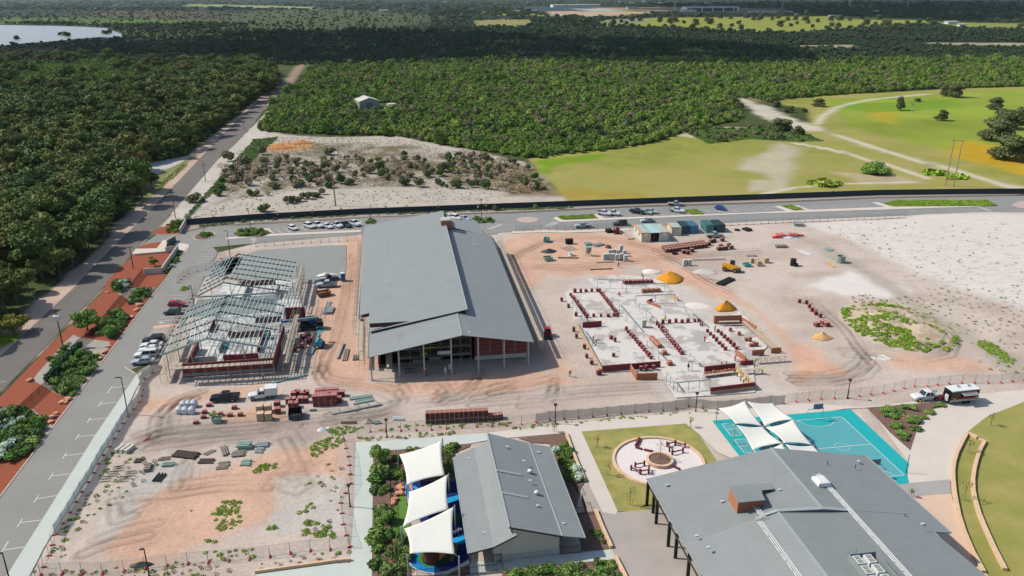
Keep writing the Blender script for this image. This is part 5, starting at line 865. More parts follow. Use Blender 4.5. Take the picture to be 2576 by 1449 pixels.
cwall([E5(1480, 310), E5(1600, 110)], 1.75, 'cream entry wall joining the left end of the black fence'); cwall([E5(760, 1130), E5(1120, 1105), E5(1445, 640), E5(1190, 690)], 1.75, 'cream angled wall wrapping round the red mulch corner with the rounded tree'); cwall([E5(1225, 530), E5(1380, 440)], 1.6, 'short cream wall with a dark gate panel at the entry drive')
b = MB(); a, e = G(E5(1310, 540)), G(E5(1395, 455)); b.beam((a.x, a.y, 0.8), (e.x, e.y, 0.8), 0.1, 1.6); tag(b.build('gate_panel', DARKM, None, tuple(a)), 'dark gate panel leaning against the short cream entry wall', 'gate')
a = G(E5(1165, 690)); b = MB(); P0 = GA([E5(520, 735), E5(590, 640), E5(1015, 630), E5(1140, 465), E5(1225, 462), E5(1190, 690), E5(560, 745)]); b.prism([(p.x, p.y) for p in P0], 0.0, 0.55); struct(b.build('footpath_slab', CW))
MESH = mat('dark_mesh', c(40, 40, 38), rough=0.6, alpha=0.35); DKP = mat('dark_post', c(44, 42, 40), rough=0.6)
fpx = [q1(0, 1, 1440, 1310), q1(0, 2, 1245, 105), q1(0, 2, 1150, 215), q1(0, 2, 950, 465), q1(0, 2, 780, 600), q1(0, 2, 600, 840), q1(0, 2, 470, 1010), q1(0, 2, 250, 1215), q1(0, 2, 30, 1449), q1(0, 3, -200, 250)]
P0 = densify(GA(fpx), 2.5); t = thing('mesh_fence', 'dark wire mesh fence running through the red mulch bed beside the road', 'fence', tuple(P0[0])); O = tuple(P0[0]); b = MB(); ribbon(b, P0, 0.02, 0.08, 1.5); b.build('wire_mesh', MESH, t, O); b = MB();
for p in P0: b.tube([(p.x, p.y, 0), (p.x, p.y, 1.6)], 0.035, 5)
b.tube([(p.x, p.y, 1.52) for p in P0], 0.03, 5); b.build('fence_post', DKP, t, O)
HEDGE = None
fpx = [q1(0, 1, 1860, 190), q1(0, 1, 1700, 330), q1(0, 1, 1610, 410), q1(0, 1, 1485, 545), q1(0, 1, 1310, 715), q1(0, 1, 1240, 780)] + [q1(0, 2, 440, 60), q1(0, 2, 375, 120), q1(0, 2, 300, 185), q1(0, 2, 220, 245)]
P0 = densify(GA(fpx), 6); t = thing('wire_fence', 'old grey timber post and wire fence on the sandy verge left of the road', 'fence', tuple(P0[0])); O = tuple(P0[0]); b = MB()
for p in P0: b.tube([(p.x, p.y, 0), (p.x+.05, p.y, 1.2)], 0.07, 5)
b.build('fence_post', mat('grey_timber', c(120, 112, 100), var=0.2, scale=3), t, O); b = MB()
for z in (0.4, 0.75, 1.1): b.tube([(p.x, p.y, z) for p in P0], 0.012, 3)
b.build('wire', GALV, t, O)
def railing(pts, h, lab):
 P0 = densify(GA(pts), 0.16); t = thing('railing', lab, 'railing', tuple(P0[0])); O = tuple(P0[0]); b = MB()
 for p in P0: b.box(p.x, p.y, h/2, 0.03, 0.03, h)
 b.build('bar', DKP, t, O); b = MB(); Q = GA(pts)
 for z in (0.12, h-0.12): b.tube([(p.x, p.y, z) for p in Q], 0.03, 4)
 for p in densify(Q, 2.4): b.box(p.x, p.y, h/2, 0.07, 0.07, h+0.05)
 b.build('rail', DKP, t, O)
railing(zt(1460, 1890, 480, 560, 1470, 1060, 1440, 1620, 1420, 1800, 1400, 2150, 1360, 2290, 1340), 1.3, 'black railing below the round coloured play floor'); railing(zt(1460, 1890, 480, 2090, 1170, 2255, 1160), 1.3, 'short black railing gate against the classroom front wall'); railing(q(2, 3, 490, 1235, 700, 1212), 1.3, 'black railing across the right front corner of the classroom'); railing(q(2, 3, 660, 830, 745, 825, 705, 700), 1.3, 'black railing corner beside the grey yard slab and mulch'); railing(q(2, 3, 555, 548, 625, 545, 665, 625), 1.3, 'black railing corner in front of the silver bushes'); railing(zt(1460, 1620, 480, -20, 600, 1000, 560, 1300, 520), 1.3, 'black railing behind the top play yard sail')
railing(q(1, 3, 1345, 300, 1355, 640, 1362, 1000, 1385, 1449, 1395, 1600), 1.3, 'long black railing between the shrub bed and the green turf')
CLW = mat('white_shade_cloth', c(200, 212, 206), rough=0.9, var=0.05, alpha=0.82); CLG = mat('grey_shade_cloth', c(186, 180, 172), rough=0.9, var=0.08, alpha=0.7); WIR = mat('thin_wire_mesh', c(120, 116, 106), rough=0.6, alpha=0.13); FOOT = mat('red_fence_foot', c(206, 36, 50), rough=0.6, var=0.2, scale=4, inst=0.15); TUB = mat('fence_tube', c(150, 152, 146), rough=0.5)
TFP = {}
def tpanel(kind):
 r = thing('temporary_fence_panel', '', 'temporary fence'); b = MB(); b.tube([(0, 0, 0.08), (0, 0, 1.85), (1, 0, 1.85), (1, 0, 0.08), (0, 0, 0.08)], 0.02, 4); b.build('frame', TUB, r)
 m = {'w': CLW, 'g': CLG, 'n': WIR}[kind]; b = MB()
 if kind == 'n': b.quad((0, 0, 0.1), (1, 0, 0.1), (1, 0, 1.83), (0, 0, 1.83))
 else:
  n = 8; vs = [(i/n, 0.16*math.sin(math.pi*i/n)*math.sin(math.pi*j/4)*(1 if kind == 'g' else 2.0), 0.08+1.72*j/4-(0.12*math.sin(math.pi*i/n) if j == 4 else 0)) for j in range(5) for i in range(n+1)]
  b.add(vs, [(j*(n+1)+i, j*(n+1)+i+1, (j+1)*(n+1)+i+1, (j+1)*(n+1)+i) for j in range(4) for i in range(n)])
 b.build('infill', m, r, smooth=kind != 'n'); b = MB(); b.ring([[(x*s, y*s_, z) for x, y in ((-.11, -.34), (.11, -.34), (.11, .34), (-.11, .34))] for z, s, s_ in ((0, 1, 1), (0.13, 1, 1), (0.2, .8, .85))]); b.build('foot', FOOT, r); return r
def tfence(pts, kind, lab, grp):
 P0 = GA(pts); L = [0]
 for a, e in zip(P0, P0[1:]): L.append(L[-1]+(e-a).length)
 n = max(1, round(L[-1]/2.6)); at = []
 for i in range(n+1):
  d = L[-1]*i/n; k = max(j for j in range(len(L)) if L[j] <= d+1e-6); k = min(k, len(P0)-2); at.append(P0[k].lerp(P0[k+1], (d-L[k])/max(1e-6, L[k+1]-L[k])))
 for a, e in zip(at, at[1:]):
  if kind not in TFP: r = TFP[kind] = tpanel(kind); r.location = a
  else: r = dup(TFP[kind], a)
  v = e-a; r.rotation_euler = (0, 0, math.atan2(v.y, v.x)); r.scale = (v.length, 1, 1); tag(r, lab, 'temporary fence', grp)
  for k in r.children:
   if k.name.startswith('foot'): k.scale = (1/v.length, 1, 1)
tfence([(405, 925), (368, 950), (352, 960), (357, 985), (352, 1010), (330, 1036), (318, 1052), (306, 1070), (297, 1085), (286, 1105), (276, 1123), (262, 1141), (239, 1182), (227, 1206), (211, 1227), (199, 1249), (186, 1271), (172, 1296), (156, 1321), (139, 1347)], 'w', 'temporary fence panel with white shade cloth sagging beside the left footpath', 'white cloth fence by the footpath')
tfence([(139, 1347), (120, 1413), (96, 1450), (70, 1490)], 'n', 'open mesh temporary fence panel at the lower left corner of the lot', 'open fence at the lower left corner')
tfence(q(0, 3, 410, 1445, 620, 1430, 1020, 1430, 1400, 1390, 1775, 1335, 2295, 1300) + q(1, 3, 65, 1270, 270, 1232, 430, 1210, 600, 1190, 765, 1185, 945, 1160), 'n', 'open mesh temporary fence panel along the bottom of the sandy lot', 'open fence along the bottom of the lot')
tfence(q(1, 3, 945, 1160, 880, 950, 848, 670, 955, 570, 945, 390, 930, 235, 880, 90), 'n', 'leaning open mesh temporary fence panel beside the pale school path', 'open fence by the school path')
tfence(q(1, 3, 885, 90, 985, 85) + q(1, 2, 1150, 1449, 1415, 1440, 1690, 1430, 1945, 1415, 2205, 1395, 2430, 1395) + q(2, 2, 110, 1375, 240, 1355), 'n', 'open mesh temporary fence panel in front of the long brown pallet row', 'open fence before the pallet row')
tfence(q(2, 2, 240, 1355, 390, 1325, 640, 1310, 885, 1290, 1125, 1265, 1355, 1245, 1600, 1230, 1720, 1200, 1810, 1185, 1945, 1215, 2080, 1225, 2180, 1215, 2300, 1205, 2400, 1195, 2560, 1180) + q(3, 2, 0, 1170, 160, 1165), 'g', 'temporary fence panel with grey cloth between the slab site and the cream path', 'grey cloth fence by the cream path')
tfence(q(3, 2, 160, 1165, 280, 1150, 490, 1120, 605, 1115, 725, 1110, 850, 1110, 965, 1080, 1130, 1070, 1300, 1030, 1520, 985, 1650, 1000, 1730, 970, 2130, 955, 2300, 960, 2480, 940, 2700, 925), 'n', 'open mesh temporary fence panel behind the food trailer and ball court', 'open fence behind the food trailer')
tfence(q(1, 1, 0, 1035, 160, 1025, 400, 1005, 550, 997, 700, 990, 855, 985, 1010, 975), 'n', 'open mesh temporary fence panel behind the steel building by the car park road', 'open fence behind the steel building')
tfence(q(2, 1, 40, 880, 300, 868, 520, 872, 900, 858, 1180, 848), 'n', 'open mesh temporary fence panel left of the site office on the road edge', 'open fence left of the site office')
tfence(q(2, 1, 2130, 822, 2576, 802) + q(3, 1, 120, 795, 370, 785, 690, 775, 1040, 762, 1380, 740), 'n', 'open mesh temporary fence panel along the road right of the dark containers', 'open fence right of the containers')
tfence([(395, 905), (410, 880), (440, 820), (470, 770), (495, 735)], 'n', 'open mesh temporary fence panel between the parked cars and scaffolding', 'open fence behind the parked cars')
tfence(q(0, 1, 1790, 1400, 1880, 1310, 2110, 1260, 2180, 1190, 2260, 1130), 'n', 'open mesh temporary fence panel beside the empty marked bays', 'open fence by the empty bays')
PANEL = mat('cream_panel', c(222, 216, 196), rough=0.7, var=0.04); ORT = mat('orange_trim', c(236, 150, 92), rough=0.6, var=0.05); GRF = mat('green_grey_roof', c(184, 196, 178), rough=0.6, var=0.08, scale=0.6, col2=c(172, 196, 190)); AQF = mat('aqua_roof', c(176, 212, 206), rough=0.6, var=0.06)
def frame_of(pfl, pfr):            # local frame from two ground pixels: front left, front right
 a, e = G(pfl), G(pfr); d = (e-a); return a, d.length, math.atan2(d.y, d.x)
def at(o, a, rz): o.location = (a.x, a.y, 0); o.rotation_euler = (0, 0, rz)
a, w, rz = frame_of(T6(885, 580), T6(1430, 562)); dp = 9.6; h = 2.75; t = thing('site_office', 'cream site office with orange trim and a pale green three strip roof', 'site office', a, rz); at(t, a, rz)
b = MB(); b.box(w*0.17, dp/2, h/2, w*0.34, dp, h); b.box(w*0.825, dp/2, h/2, w*0.35, dp, h); b.box(w*0.5, dp*0.75, h/2, w*0.36, dp*0.5, h); b.build('wall', PANEL, t)
b = MB(); b.box(w*0.5, dp*0.3, 1.2, w*0.33, dp*0.5, 2.4); b.build('doorway', DKIN, t); b = MB()
b.box(w*0.17, dp/2, h+0.06, w*0.34-0.5, dp-0.5, 0.1, 0, 0); b.box(w*0.5, dp/2-0.1, h+0.1, w*0.3, dp+0.2, 0.12, 0, 1); b.box(w*0.83, dp/2, h+0.06, w*0.34-0.5, dp-0.5, 0.1, 0, 0); b.build('roof', [GRF, AQF], t)
b = MB(); b.box(w*0.17, 0, h-0.05, w*0.34, 0.14, 0.24); b.box(w*0.83, 0, h-0.05, w*0.35, 0.14, 0.24); b.box(0, dp/2, h, 0.5, dp+.1, 0.3); b.box(w, dp/2, h, 0.5, dp+.1, 0.3); b.build('trim', ORT, t)
for x in (w*0.17, w*0.84): b = MB(); b.box(x, -0.2, 2.2, 0.75, 0.4, 0.5); b.build('air_conditioner', WHITEM, t)
for y in (3.0, 7.2): b = MB(); b.box(-0.02, y, 1.7, 0.06, 0.9, 0.9); b.build('window', MATS['dark_glass'], t)
b = MB(); b.box(-0.02, 5.2, 1.1, 0.06, 0.9, 2.1); b.build('door', WHITEM, t)
a, w, rz = frame_of(T6(1490, 452), T6(1690, 448)); t = thing('site_hut', 'small cream site hut with orange roof edge between the office and blue containers', 'site hut', a, rz); dp = 5.4
b = MB(); b.box(w/2, dp/2, 1.3, w, dp, 2.6); b.build('wall', PANEL, t); b = MB(); b.box(w/2, dp/2, 2.66, w-0.3, dp-0.3, 0.12); b.build('roof', GRF, t); b = MB(); b.box(w/2, 0, 2.55, w+.05, 0.14, 0.2); b.box(0, dp/2, 2.6, 0.4, dp, 0.25); b.build('trim', ORT, t); b = MB(); b.box(-0.02, 3.8, 1.1, 0.06, 0.9, 2.0); b.build('door', WHITEM, t)
def container(pa, pb, dp, m, lab, open_=True):
 a, w, rz = frame_of(pa, pb); t = thing('shipping_container', lab, 'container', a, rz, 'containers by the site office'); b = MB(); h = 2.6
 for s, x in ((0, 0.05), (1, w-0.05)): b.box(x, dp/2, h/2, 0.1, dp, h)
 b.box(w/2, dp, h/2, w, 0.1, h); b.box(w/2, dp/2, h-0.04, w, dp, 0.08); b.box(w/2, dp/2, 0.08, w, dp, 0.16)
 n = int(dp/0.3)
 for k in range(n): b.box(w/2, 0.15+0.3*k, h+0.02, w-0.2, 0.14, 0.04); b.box(-0.02, 0.15+0.3*k, h/2, 0.04, 0.14, h-0.3); b.box(w+0.02, 0.15+0.3*k, h/2, 0.04, 0.14, h-0.3)
 b.build('body', m, t)
 for k in range(2):
  b = MB(); b.box(w*(0.27+0.46*k), 0.02, h/2, w*0.43, 0.06, h-0.3)
  for x in (-.2, .2): b.tube([(w*(0.27+0.46*k)+x, -0.04, 0.2), (w*(0.27+0.46*k)+x, -0.04, h-0.2)], 0.025, 4)
  b.build('door', m, t)
container(T6(1700, 420), T6(1850, 415), 6.0, mat('navy_container', c(70, 96, 112), rough=0.6, var=0.15, scale=0.8), 'dark blue container next to the small cream hut'); container(T6(1870, 415), T6(2030, 408), 6.0, mat('blue_container', c(92, 146, 172), rough=0.6, var=0.1, scale=0.8), 'light blue container, second right of the cream hut'); container(T6(2190, 395), T6(2340, 390), 6.0, mat('teal_container', c(92, 150, 146), rough=0.6, var=0.15, scale=0.8), 'teal sided container with dull flat roof, left of the dark green one'); container(T6(2400, 392), T6(2565, 385), 6.0, mat('green_container', c(74, 92, 94), rough=0.6, var=0.15, scale=0.8), 'dark green container at the right end of the container row')
GLASS = mat('car_glass', c(28, 38, 48), rough=0.1, var=0.02, spec=0.7); TYRE = mat('tyre_rubber', c(34, 34, 34), rough=0.9); RIM = mat('wheel_rim', c(150, 152, 154), rough=0.4, metal=0.4); LAMP = mat('headlamp', c(232, 236, 238), rough=0.2); TAIL = mat('tail_lamp', c(150, 20, 24), rough=0.3); CHAS = mat('chassis_black', c(30, 30, 32), rough=0.8)
def paint_(n, r, g, b_, rough=0.25): return mat('paint_'+n, c(r, g, b_), rough=rough, var=0.03, scale=1.0, spec=0.5)
CARP = {'white': paint_('white', 232, 232, 230), 'silver': paint_('silver', 184, 188, 190), 'grey': paint_('grey', 92, 98, 104), 'black': paint_('black', 30, 36, 42), 'red': paint_('red', 190, 18, 44), 'blue': paint_('blue', 26, 78, 160), 'green': paint_('green', 34, 58, 56), 'lgreen': paint_('lgreen', 170, 190, 176)}
PROF = {  # length, width, hood z, belt z, roof z, cabin stations (front base, front top, rear top, rear base)
 'sedan': (4.7, 1.8, 0.92, 0.95, 1.45, (0.75, 0.05, -1.15, -1.75)), 'hatch': (4.05, 1.72, 0.98, 1.0, 1.52, (0.85, 0.25, -1.45, -1.95)), 'suv': (4.7, 1.88, 1.08, 1.1, 1.74, (0.85, 0.25, -1.85, -2.25)), 'wagon': (4.9, 1.9, 1.05, 1.08, 1.8, (0.9, 0.3, -2.1, -2.35)),
 'ute': (5.3, 1.9, 1.12, 1.14, 1.8, (0.95, 0.35, -0.75, -0.95)), 'tray': (5.3, 1.86, 1.1, 1.12, 1.82, (0.95, 0.45, -0.35, -0.5)), 'dtray': (5.4, 1.88, 1.1, 1.12, 1.82, (1.0, 0.45, -0.75, -0.95)), 'box': (5.2, 1.86, 1.1, 1.12, 1.8, (0.95, 0.4, -0.35, -0.5))}
CARS = {}
def make_car(kind, colr_):
 L, w, hz, bz, rz_, (cf, ct, rt, rb) = PROF[kind]; m = CARP[colr_]; r = thing('parked_car', '', 'car'); b = MB(); W2 = w/2; xr = -L/2; xf = L/2; bed = kind in ('ute', 'tray', 'dtray', 'box')
 def sec(x, hw, z0, z1): return [(x, -hw*0.93, z0), (x, hw*0.93, z0), (x, hw, z0+(z1-z0)*0.45), (x, hw*0.93, z1), (x, -hw*0.93, z1), (x, -hw, z0+(z1-z0)*0.45)]
 if bed:
  back = rb-0.05
  b.ring([sec(back, W2, 0.42, bz), sec(cf-0.1, W2, 0.36, bz), sec(cf+0.15, W2, 0.36, hz+0.02), sec(xf-0.35, W2*0.98, 0.38, hz-0.08), sec(xf-0.05, W2*0.9, 0.42, hz-0.25), sec(xf, W2*0.82, 0.48, hz-0.4)])
  if kind == 'ute':
   b.ring([[(xr, -W2*.95, .5), (xr, W2*.95, .5), (xr, W2, 1.12), (xr, -W2, 1.12)], [(back, -W2*.97, .45), (back, W2*.97, .45), (back, W2, 1.14), (back, -W2, 1.14)]])
 else:
  b.ring([sec(xr, W2*0.85, 0.5, bz-0.3), sec(xr+0.06, W2*0.93, 0.42, bz-0.12), sec(xr+0.4, W2, 0.36, bz-0.02), sec(rb+0.25, W2, 0.34, bz), sec(cf-0.1, W2, 0.34, bz), sec(cf+0.15, W2, 0.34, hz), sec(xf-0.4, W2*0.97, 0.36, hz-0.12), sec(xf-0.05, W2*0.88, 0.42, hz-0.3), sec(xf, W2*0.8, 0.48, hz-0.42)])
 tw = W2*0.78; b.ring([[(rt-.04, -tw, rz_-.04), (ct+.04, -tw, rz_-.04), (ct-.06, -tw*.9, rz_+.02), (rt+.06, -tw*.9, rz_+.02)], [(rt-.04, tw, rz_-.04), (ct+.04, tw, rz_-.04), (ct-.06, tw*.9, rz_+.02), (rt+.06, tw*.9, rz_+.02)]])
 for s in (-1, 1):
  for (xa, xb) in ((cf, ct), (rb, rt), ((cf+rb)/2-0.1, (ct+rt)/2-0.1)): b.beam((xa, s*W2*0.925, bz), (xb, s*tw*1.0, rz_-.02), 0.07, 0.06)
  b.box(cf-0.15, s*(W2+0.08), bz+0.06, 0.12, 0.2, 0.14)
 b.build('body', m, r, smooth=False); b = MB()
 g0 = [(rb, -W2*.9, bz-.02), (cf, -W2*.9, bz-.02), (cf, W2*.9, bz-.02), (rb, W2*.9, bz-.02)]; g1 = [(rt, -tw*.97, rz_-.05), (ct, -tw*.97, rz_-.05), (ct, tw*.97, rz_-.05), (rt, tw*.97, rz_-.05)]
 b.ring([g0, g1]); b.build('windows', GLASS, r)
 wr = 0.36 if not bed else 0.39
 for sx in (xf-0.9, xr+(0.95 if not bed else 1.15)):
  for s in (-1, 1):
   b = MB(); b.cylx((sx, s*(W2-0.08), wr), (0, 1, 0), wr, 0.24, 12); wh = b.build('wheel', TYRE, r); b = MB(); b.cylx((sx, s*(W2+0.045), wr), (0, 1, 0), wr*0.6, 0.03, 10); b.build('rim', RIM, wh)
 for s in (-1, 1):
  b = MB(); b.box(xf-0.05, s*W2*0.66, hz-0.36, 0.14, 0.36, 0.16); b.build('headlight', LAMP, r); b = MB(); b.box(xr+0.03, s*W2*0.78, 0.82, 0.1, 0.22, 0.26); b.build('tail_light', TAIL, r)
 if kind in ('tray', 'dtray'):
  x0, x1 = xr-0.1, rb-0.12; b = MB(); b.box((x0+x1)/2, 0, 0.92, x1-x0, w+0.06, 0.1); b.box((x0+x1)/2, W2, 1.08, x1-x0, 0.05, 0.26); b.box((x0+x1)/2, -W2, 1.08, x1-x0, 0.05, 0.26); b.box(x0, 0, 1.08, 0.05, w, 0.26); b.build('tray', mat('tray_metal', c(196, 198, 196), rough=0.5, var=0.08, scale=2), r)
  b = MB()
  for s in (-1, 1): b.tube([(x1, s*W2*.9, 0.95), (x1, s*W2*.9, 1.95)], 0.035, 4)
  b.tube([(x1, -W2*.9, 1.95), (x1, W2*.9, 1.95)], 0.035, 4); b.tube([(x1, -W2*.9, 1.5), (x1, W2*.9, 1.5)], 0.03, 4); b.build('rack', GALV, r); b = MB(); b.box((x0+x1)/2, 0, 0.6, x1-x0-.2, w*0.5, 0.3); b.build('chassis', CHAS, r)
 if kind == 'box':
  b = MB(); b.box((xr+rb)/2-0.1, 0, 1.5, rb-xr+0.1, w+0.12, 1.5); b.build('cargo_box', WHITEM, r); b = MB(); b.box((xr+rb)/2, 0, 0.62, rb-xr-.2, w*0.6, 0.28); b.build('chassis', CHAS, r)
 if kind == 'ute': b = MB(); b.box((xr+back)/2, 0, 1.17, back-xr-0.12, w*0.9, 0.07); b.build('tray_cover', CARP['black'], r)
 return r
def car(kind, colr_, px, ang, label, group=None, px2=None):
 p = G(px); k = (kind, colr_)
 if k not in CARS: r = CARS[k] = make_car(kind, colr_); r.location = (p.x, p.y, 0.04)
 else: r = dup(CARS[k], (p.x, p.y, 0.04))
 r.rotation_euler = (0, 0, math.radians(ang)); nm = 'parked_ute' if kind in ('ute', 'tray', 'dtray', 'box') else 'parked_car'; r.name = nm; tag(r, label, 'ute' if nm == 'parked_ute' else 'car', group)
 if not group and 'group' in r.keys(): del r['group']
 return r
gl = 'cars parked beside the steel building'
car('hatch', 'red', (446, 771), 0, 'red hatchback parked in the left bays beside the steel building', gl); car('hatch', 'grey', (434, 790), 180, 'dark grey hatchback next to the red hatchback', gl)
car('suv', 'black', (388, 861), 182, 'black SUV at the head of the lower left car row', gl); car('sedan', 'white', (382, 874), 180, 'white sedan directly below the black SUV', gl); car('sedan', 'white', (378, 886), 182, 'white sedan in the middle of the lower left car row', gl); car('wagon', 'white', (369, 899), 182, 'white wagon, second from the bottom of the lower left car row', gl); car('sedan', 'silver', (361, 915), 183, 'silver white sedan nearest the viewer in the left car row', gl)
car('ute', 'black', (567, 1008), 180, 'black dual cab ute on the sand in front of the steel building'); car('box', 'white', (661, 1001), 184, 'white ute with a tall white cargo box near the steel building')
car('ute', 'silver', (822, 722), 180, 'silver ute with a dark canopy near the blue portable toilet'); car('tray', 'grey', (826, 706), 20, 'grey flat tray ute behind the silver ute'); car('sedan', 'black', (776, 812), 180, 'dark car half hidden behind the blue mobile crane')
ga = 'cars in the left upper car park'; A0 = -52
car('hatch', 'white', (737, 578), A0, 'small white hatchback standing apart at the left of the upper car row', ga); car('suv', 'white', (779, 573), A0, 'white four wheel drive, first of the close upper car row', ga); car('ute', 'white', (799, 571), A0, 'white ute, second of the close upper car row', ga); car('sedan', 'white', (824, 573), A0, 'white sedan in the middle of the upper car row', ga); car('tray', 'white', (847, 571), A0, 'white tray ute with racks beside the black ute in the upper row', ga); car('ute', 'green', (869, 570), A0, 'very dark green ute in the upper car row', ga); car('ute', 'white', (892, 567), A0, 'white ute at the right end of the upper car row by the hall roof', ga)
car('sedan', 'black', (1117, 549), A0, 'dark car peeping over the back edge of the hall roof', ga); car('sedan', 'white', (1135, 550), A0, 'white car, left one behind the hall roof beside the dark car', ga); car('suv', 'white', (1147, 552), A0, 'white four wheel drive in the middle behind the hall roof', ga); car('sedan', 'silver', (1169, 554), A0, 'silver white car, rightmost behind the hall roof', ga)
gb_ = 'cars in the right upper car park'; A1 = -40
car('ute', 'white', (1520, 541), A1, 'white ute by the left planted island of the right upper car park', gb_); car('tray', 'white', (1542, 541), A1, 'white tray ute close beside the white ute at the planted island', gb_); car('ute', 'black', (1603, 537), A1, 'black ute in the middle of the right upper car park', gb_); car('sedan', 'lgreen', (1624, 538), A1, 'pale green sedan squeezed between the black ute and the silver car', gb_); car('sedan', 'silver', (1639, 536), A1, 'silver sedan right of the pale green sedan', gb_); car('tray', 'silver', (1700, 518), -14, 'silver tray ute parked across against the black fence', gb_); car('dtray', 'white', (1703, 534), A1, 'white dual cab tray ute beside the small green island', gb_); car('hatch', 'blue', (1813, 528), A1, 'bright blue hatchback alone in the marked bays', gb_)
car('tray', 'lgreen', (1466, 573), 180, 'pale tray ute driving on the lower road left of the dark wagon'); car('wagon', 'green', (1559, 567), 180, 'dark green wagon on the lower road left of the site office'); car('sedan', 'silver', (1628, 559), 180, 'silver car mostly hidden behind the site office roof'); car('tray', 'silver', (1797, 597), 0, 'silver white tray ute behind the brown brick pallets')
car('dtray', 'white', (2328, 1005), 180, 'white dual cab tray ute towing the food trailer on the cream path')
p = G((2413, 1010)); t = thing('food_trailer', 'black and red food trailer with white roof and an open serving hatch', 'food trailer', (p.x, p.y, 0.05), math.radians(2)); BLK2 = paint_('gloss_black', 26, 20, 24); b = MB()
b.ring([[(-2.9, -1.1, .75), (2.9, -1.1, .75), (2.9, -1.1, 2.75), (-2.7, -1.1, 2.75)], [(-2.9, 1.1, .75), (2.9, 1.1, .75), (2.9, 1.1, 2.75), (-2.7, 1.1, 2.75)]]); b.build('body', BLK2, t)
b = MB(); b.box(0.1, 0, 2.8, 5.7, 2.24, 0.12)
for k in range(5): b.box(-2+1.0*k, 0, 2.88, 0.06, 2.1, 0.04)
b.build('roof', WHITEM, t); b = MB(); b.box(0, -1.115, 0.85, 5.8, 0.03, 0.4); b.box(0, -1.13, 2.72, 5.7, 0.05, 0.1); b.build('skirt', mat('silver_trim', c(190, 190, 184), rough=0.4), t); b = MB(); b.box(0.4, -1.12, 1.2, 4.0, 0.03, 0.28); b.build('red_band', REDP, t)
b = MB(); b.box(0.55, -1.118, 1.85, 2.9, 0.03, 1.0); b.build('serving_window', DKIN, t); b = MB(); b.slab([(-0.9, -1.1, 2.45), (2.0, -1.1, 2.45), (2.0, -2.0, 2.2), (-0.9, -2.0, 2.2)], 0.05); b.build('hatch', mat('hatch_grey', c(150, 142, 146), rough=0.5, var=0.15), t); b = MB(); b.tube([(-0.9, -1.1, 2.47), (2.0, -1.1, 2.47), (2.0, -2.0, 2.22), (-0.9, -2.0, 2.22), (-0.9, -1.1, 2.47)], 0.04, 4); b.build('hatch_frame', WHITEM, t)
for x in (-2.1, 2.4):
 b = MB(); b.cylx((x, -1.125, 1.15), (0, 1, 0), 0.3, 0.03, 14); b.build('burger_emblem', mat('bun_tan', c(206, 168, 96), var=0.15), t)
for x in (-0.6, 1.6):
 b = MB(); b.tube([(x+0.28*math.cos(k*.5), 0.3+0.28*math.sin(k*.5), 3.1) for k in range(13)], 0.05, 4); b.tube([(x, 0.3, 2.85), (x, 0.3, 3.15)], 0.1, 6); b.build('roof_fan', GALV, t)
for x in (0.1, 0.95):
 for s in (-1, 1): b = MB(); b.cylx((x, s*1.0, 0.36), (0, 1, 0), 0.36, 0.24, 12); b.build('wheel', TYRE, t)
b = MB(); b.beam((-2.9, -.6, .6), (-4.3, 0, .6), 0.1, 0.12); b.beam((-2.9, .6, .6), (-4.3, 0, .6), 0.1, 0.12); b.box(-3.5, 0.35, 1.05, 0.9, 0.8, 0.7, 0, 1); b.build('drawbar', [CHAS, mat('dark_red_box', c(110, 20, 40))], t)
for y in (-0.55, -0.15): b = MB(); b.lathe([(0.05, 2.05), (0.06, 1.95), (0.19, 1.8), (0.19, 0.75), (0.15, 0.7)][::-1], -3.15, y, 9); b.build('gas_bottle', WHITEM, t)
def wheels(t, xs, ys, r, w=0.35):
 for x in xs:
  for y in ys: b = MB(); b.cylx((x, y, r), (0, 1, 0), r, w, 14); wh = b.build('wheel', TYRE, t); b = MB(); b.cylx((x, y+(w/2+.01)*(1 if y > 0 else -1), r), (0, 1, 0), r*.5, 0.03, 10); b.build('rim', RIM, wh)
CRB = paint_('crane_blue', 42, 84, 150, 0.4); p = G((777, 828)); t = thing('mobile_crane', 'blue four wheeled mobile crane with its boom lowered beside the steel building', 'crane', p, math.radians(182)); b = MB(); b.box(0, 0, 0.95, 6.2, 2.2, 0.5); b.box(2.9, 0, 0.8, 0.5, 2.3, 0.5); b.box(-3.0, 0, 0.8, 0.5, 2.3, 0.5); b.build('chassis', CHAS, t)
b = MB(); b.ring([[(-2.0, -1.0, 1.2), (1.6, -1.0, 1.2), (0.9, -1.0, 2.3), (-1.6, -1.0, 2.0)], [(-2.0, .2, 1.2), (1.6, .2, 1.2), (0.9, .2, 2.3), (-1.6, .2, 2.0)]]); b.build('upper_body', CRB, t); b = MB(); b.box(0.6, 0.75, 1.9, 1.7, 0.8, 1.4); b.build('cab', GLASS, t); b = MB(); b.beam((-2.4, -0.3, 2.5), (4.2, -0.3, 2.2), 0.6, 0.55); b.beam((4.0, -0.3, 2.2), (5.6, -0.3, 2.1), 0.4, 0.4, 1); bm2 = b.build('boom', [mat('boom_grey', c(120, 140, 150), rough=0.4), CRB], t); b = MB(); b.beam((5.6, -.3, 2.1), (5.8, -.3, 1.2), 0.15, 0.15); b.build('hook', CHAS, bm2); b = MB(); b.box(-2.5, 0, 1.6, 1.1, 2.1, 0.8); b.build('counterweight', CHAS, t); wheels(t, (-1.9, 1.9), (-1.0, 1.0), 0.72, 0.5)
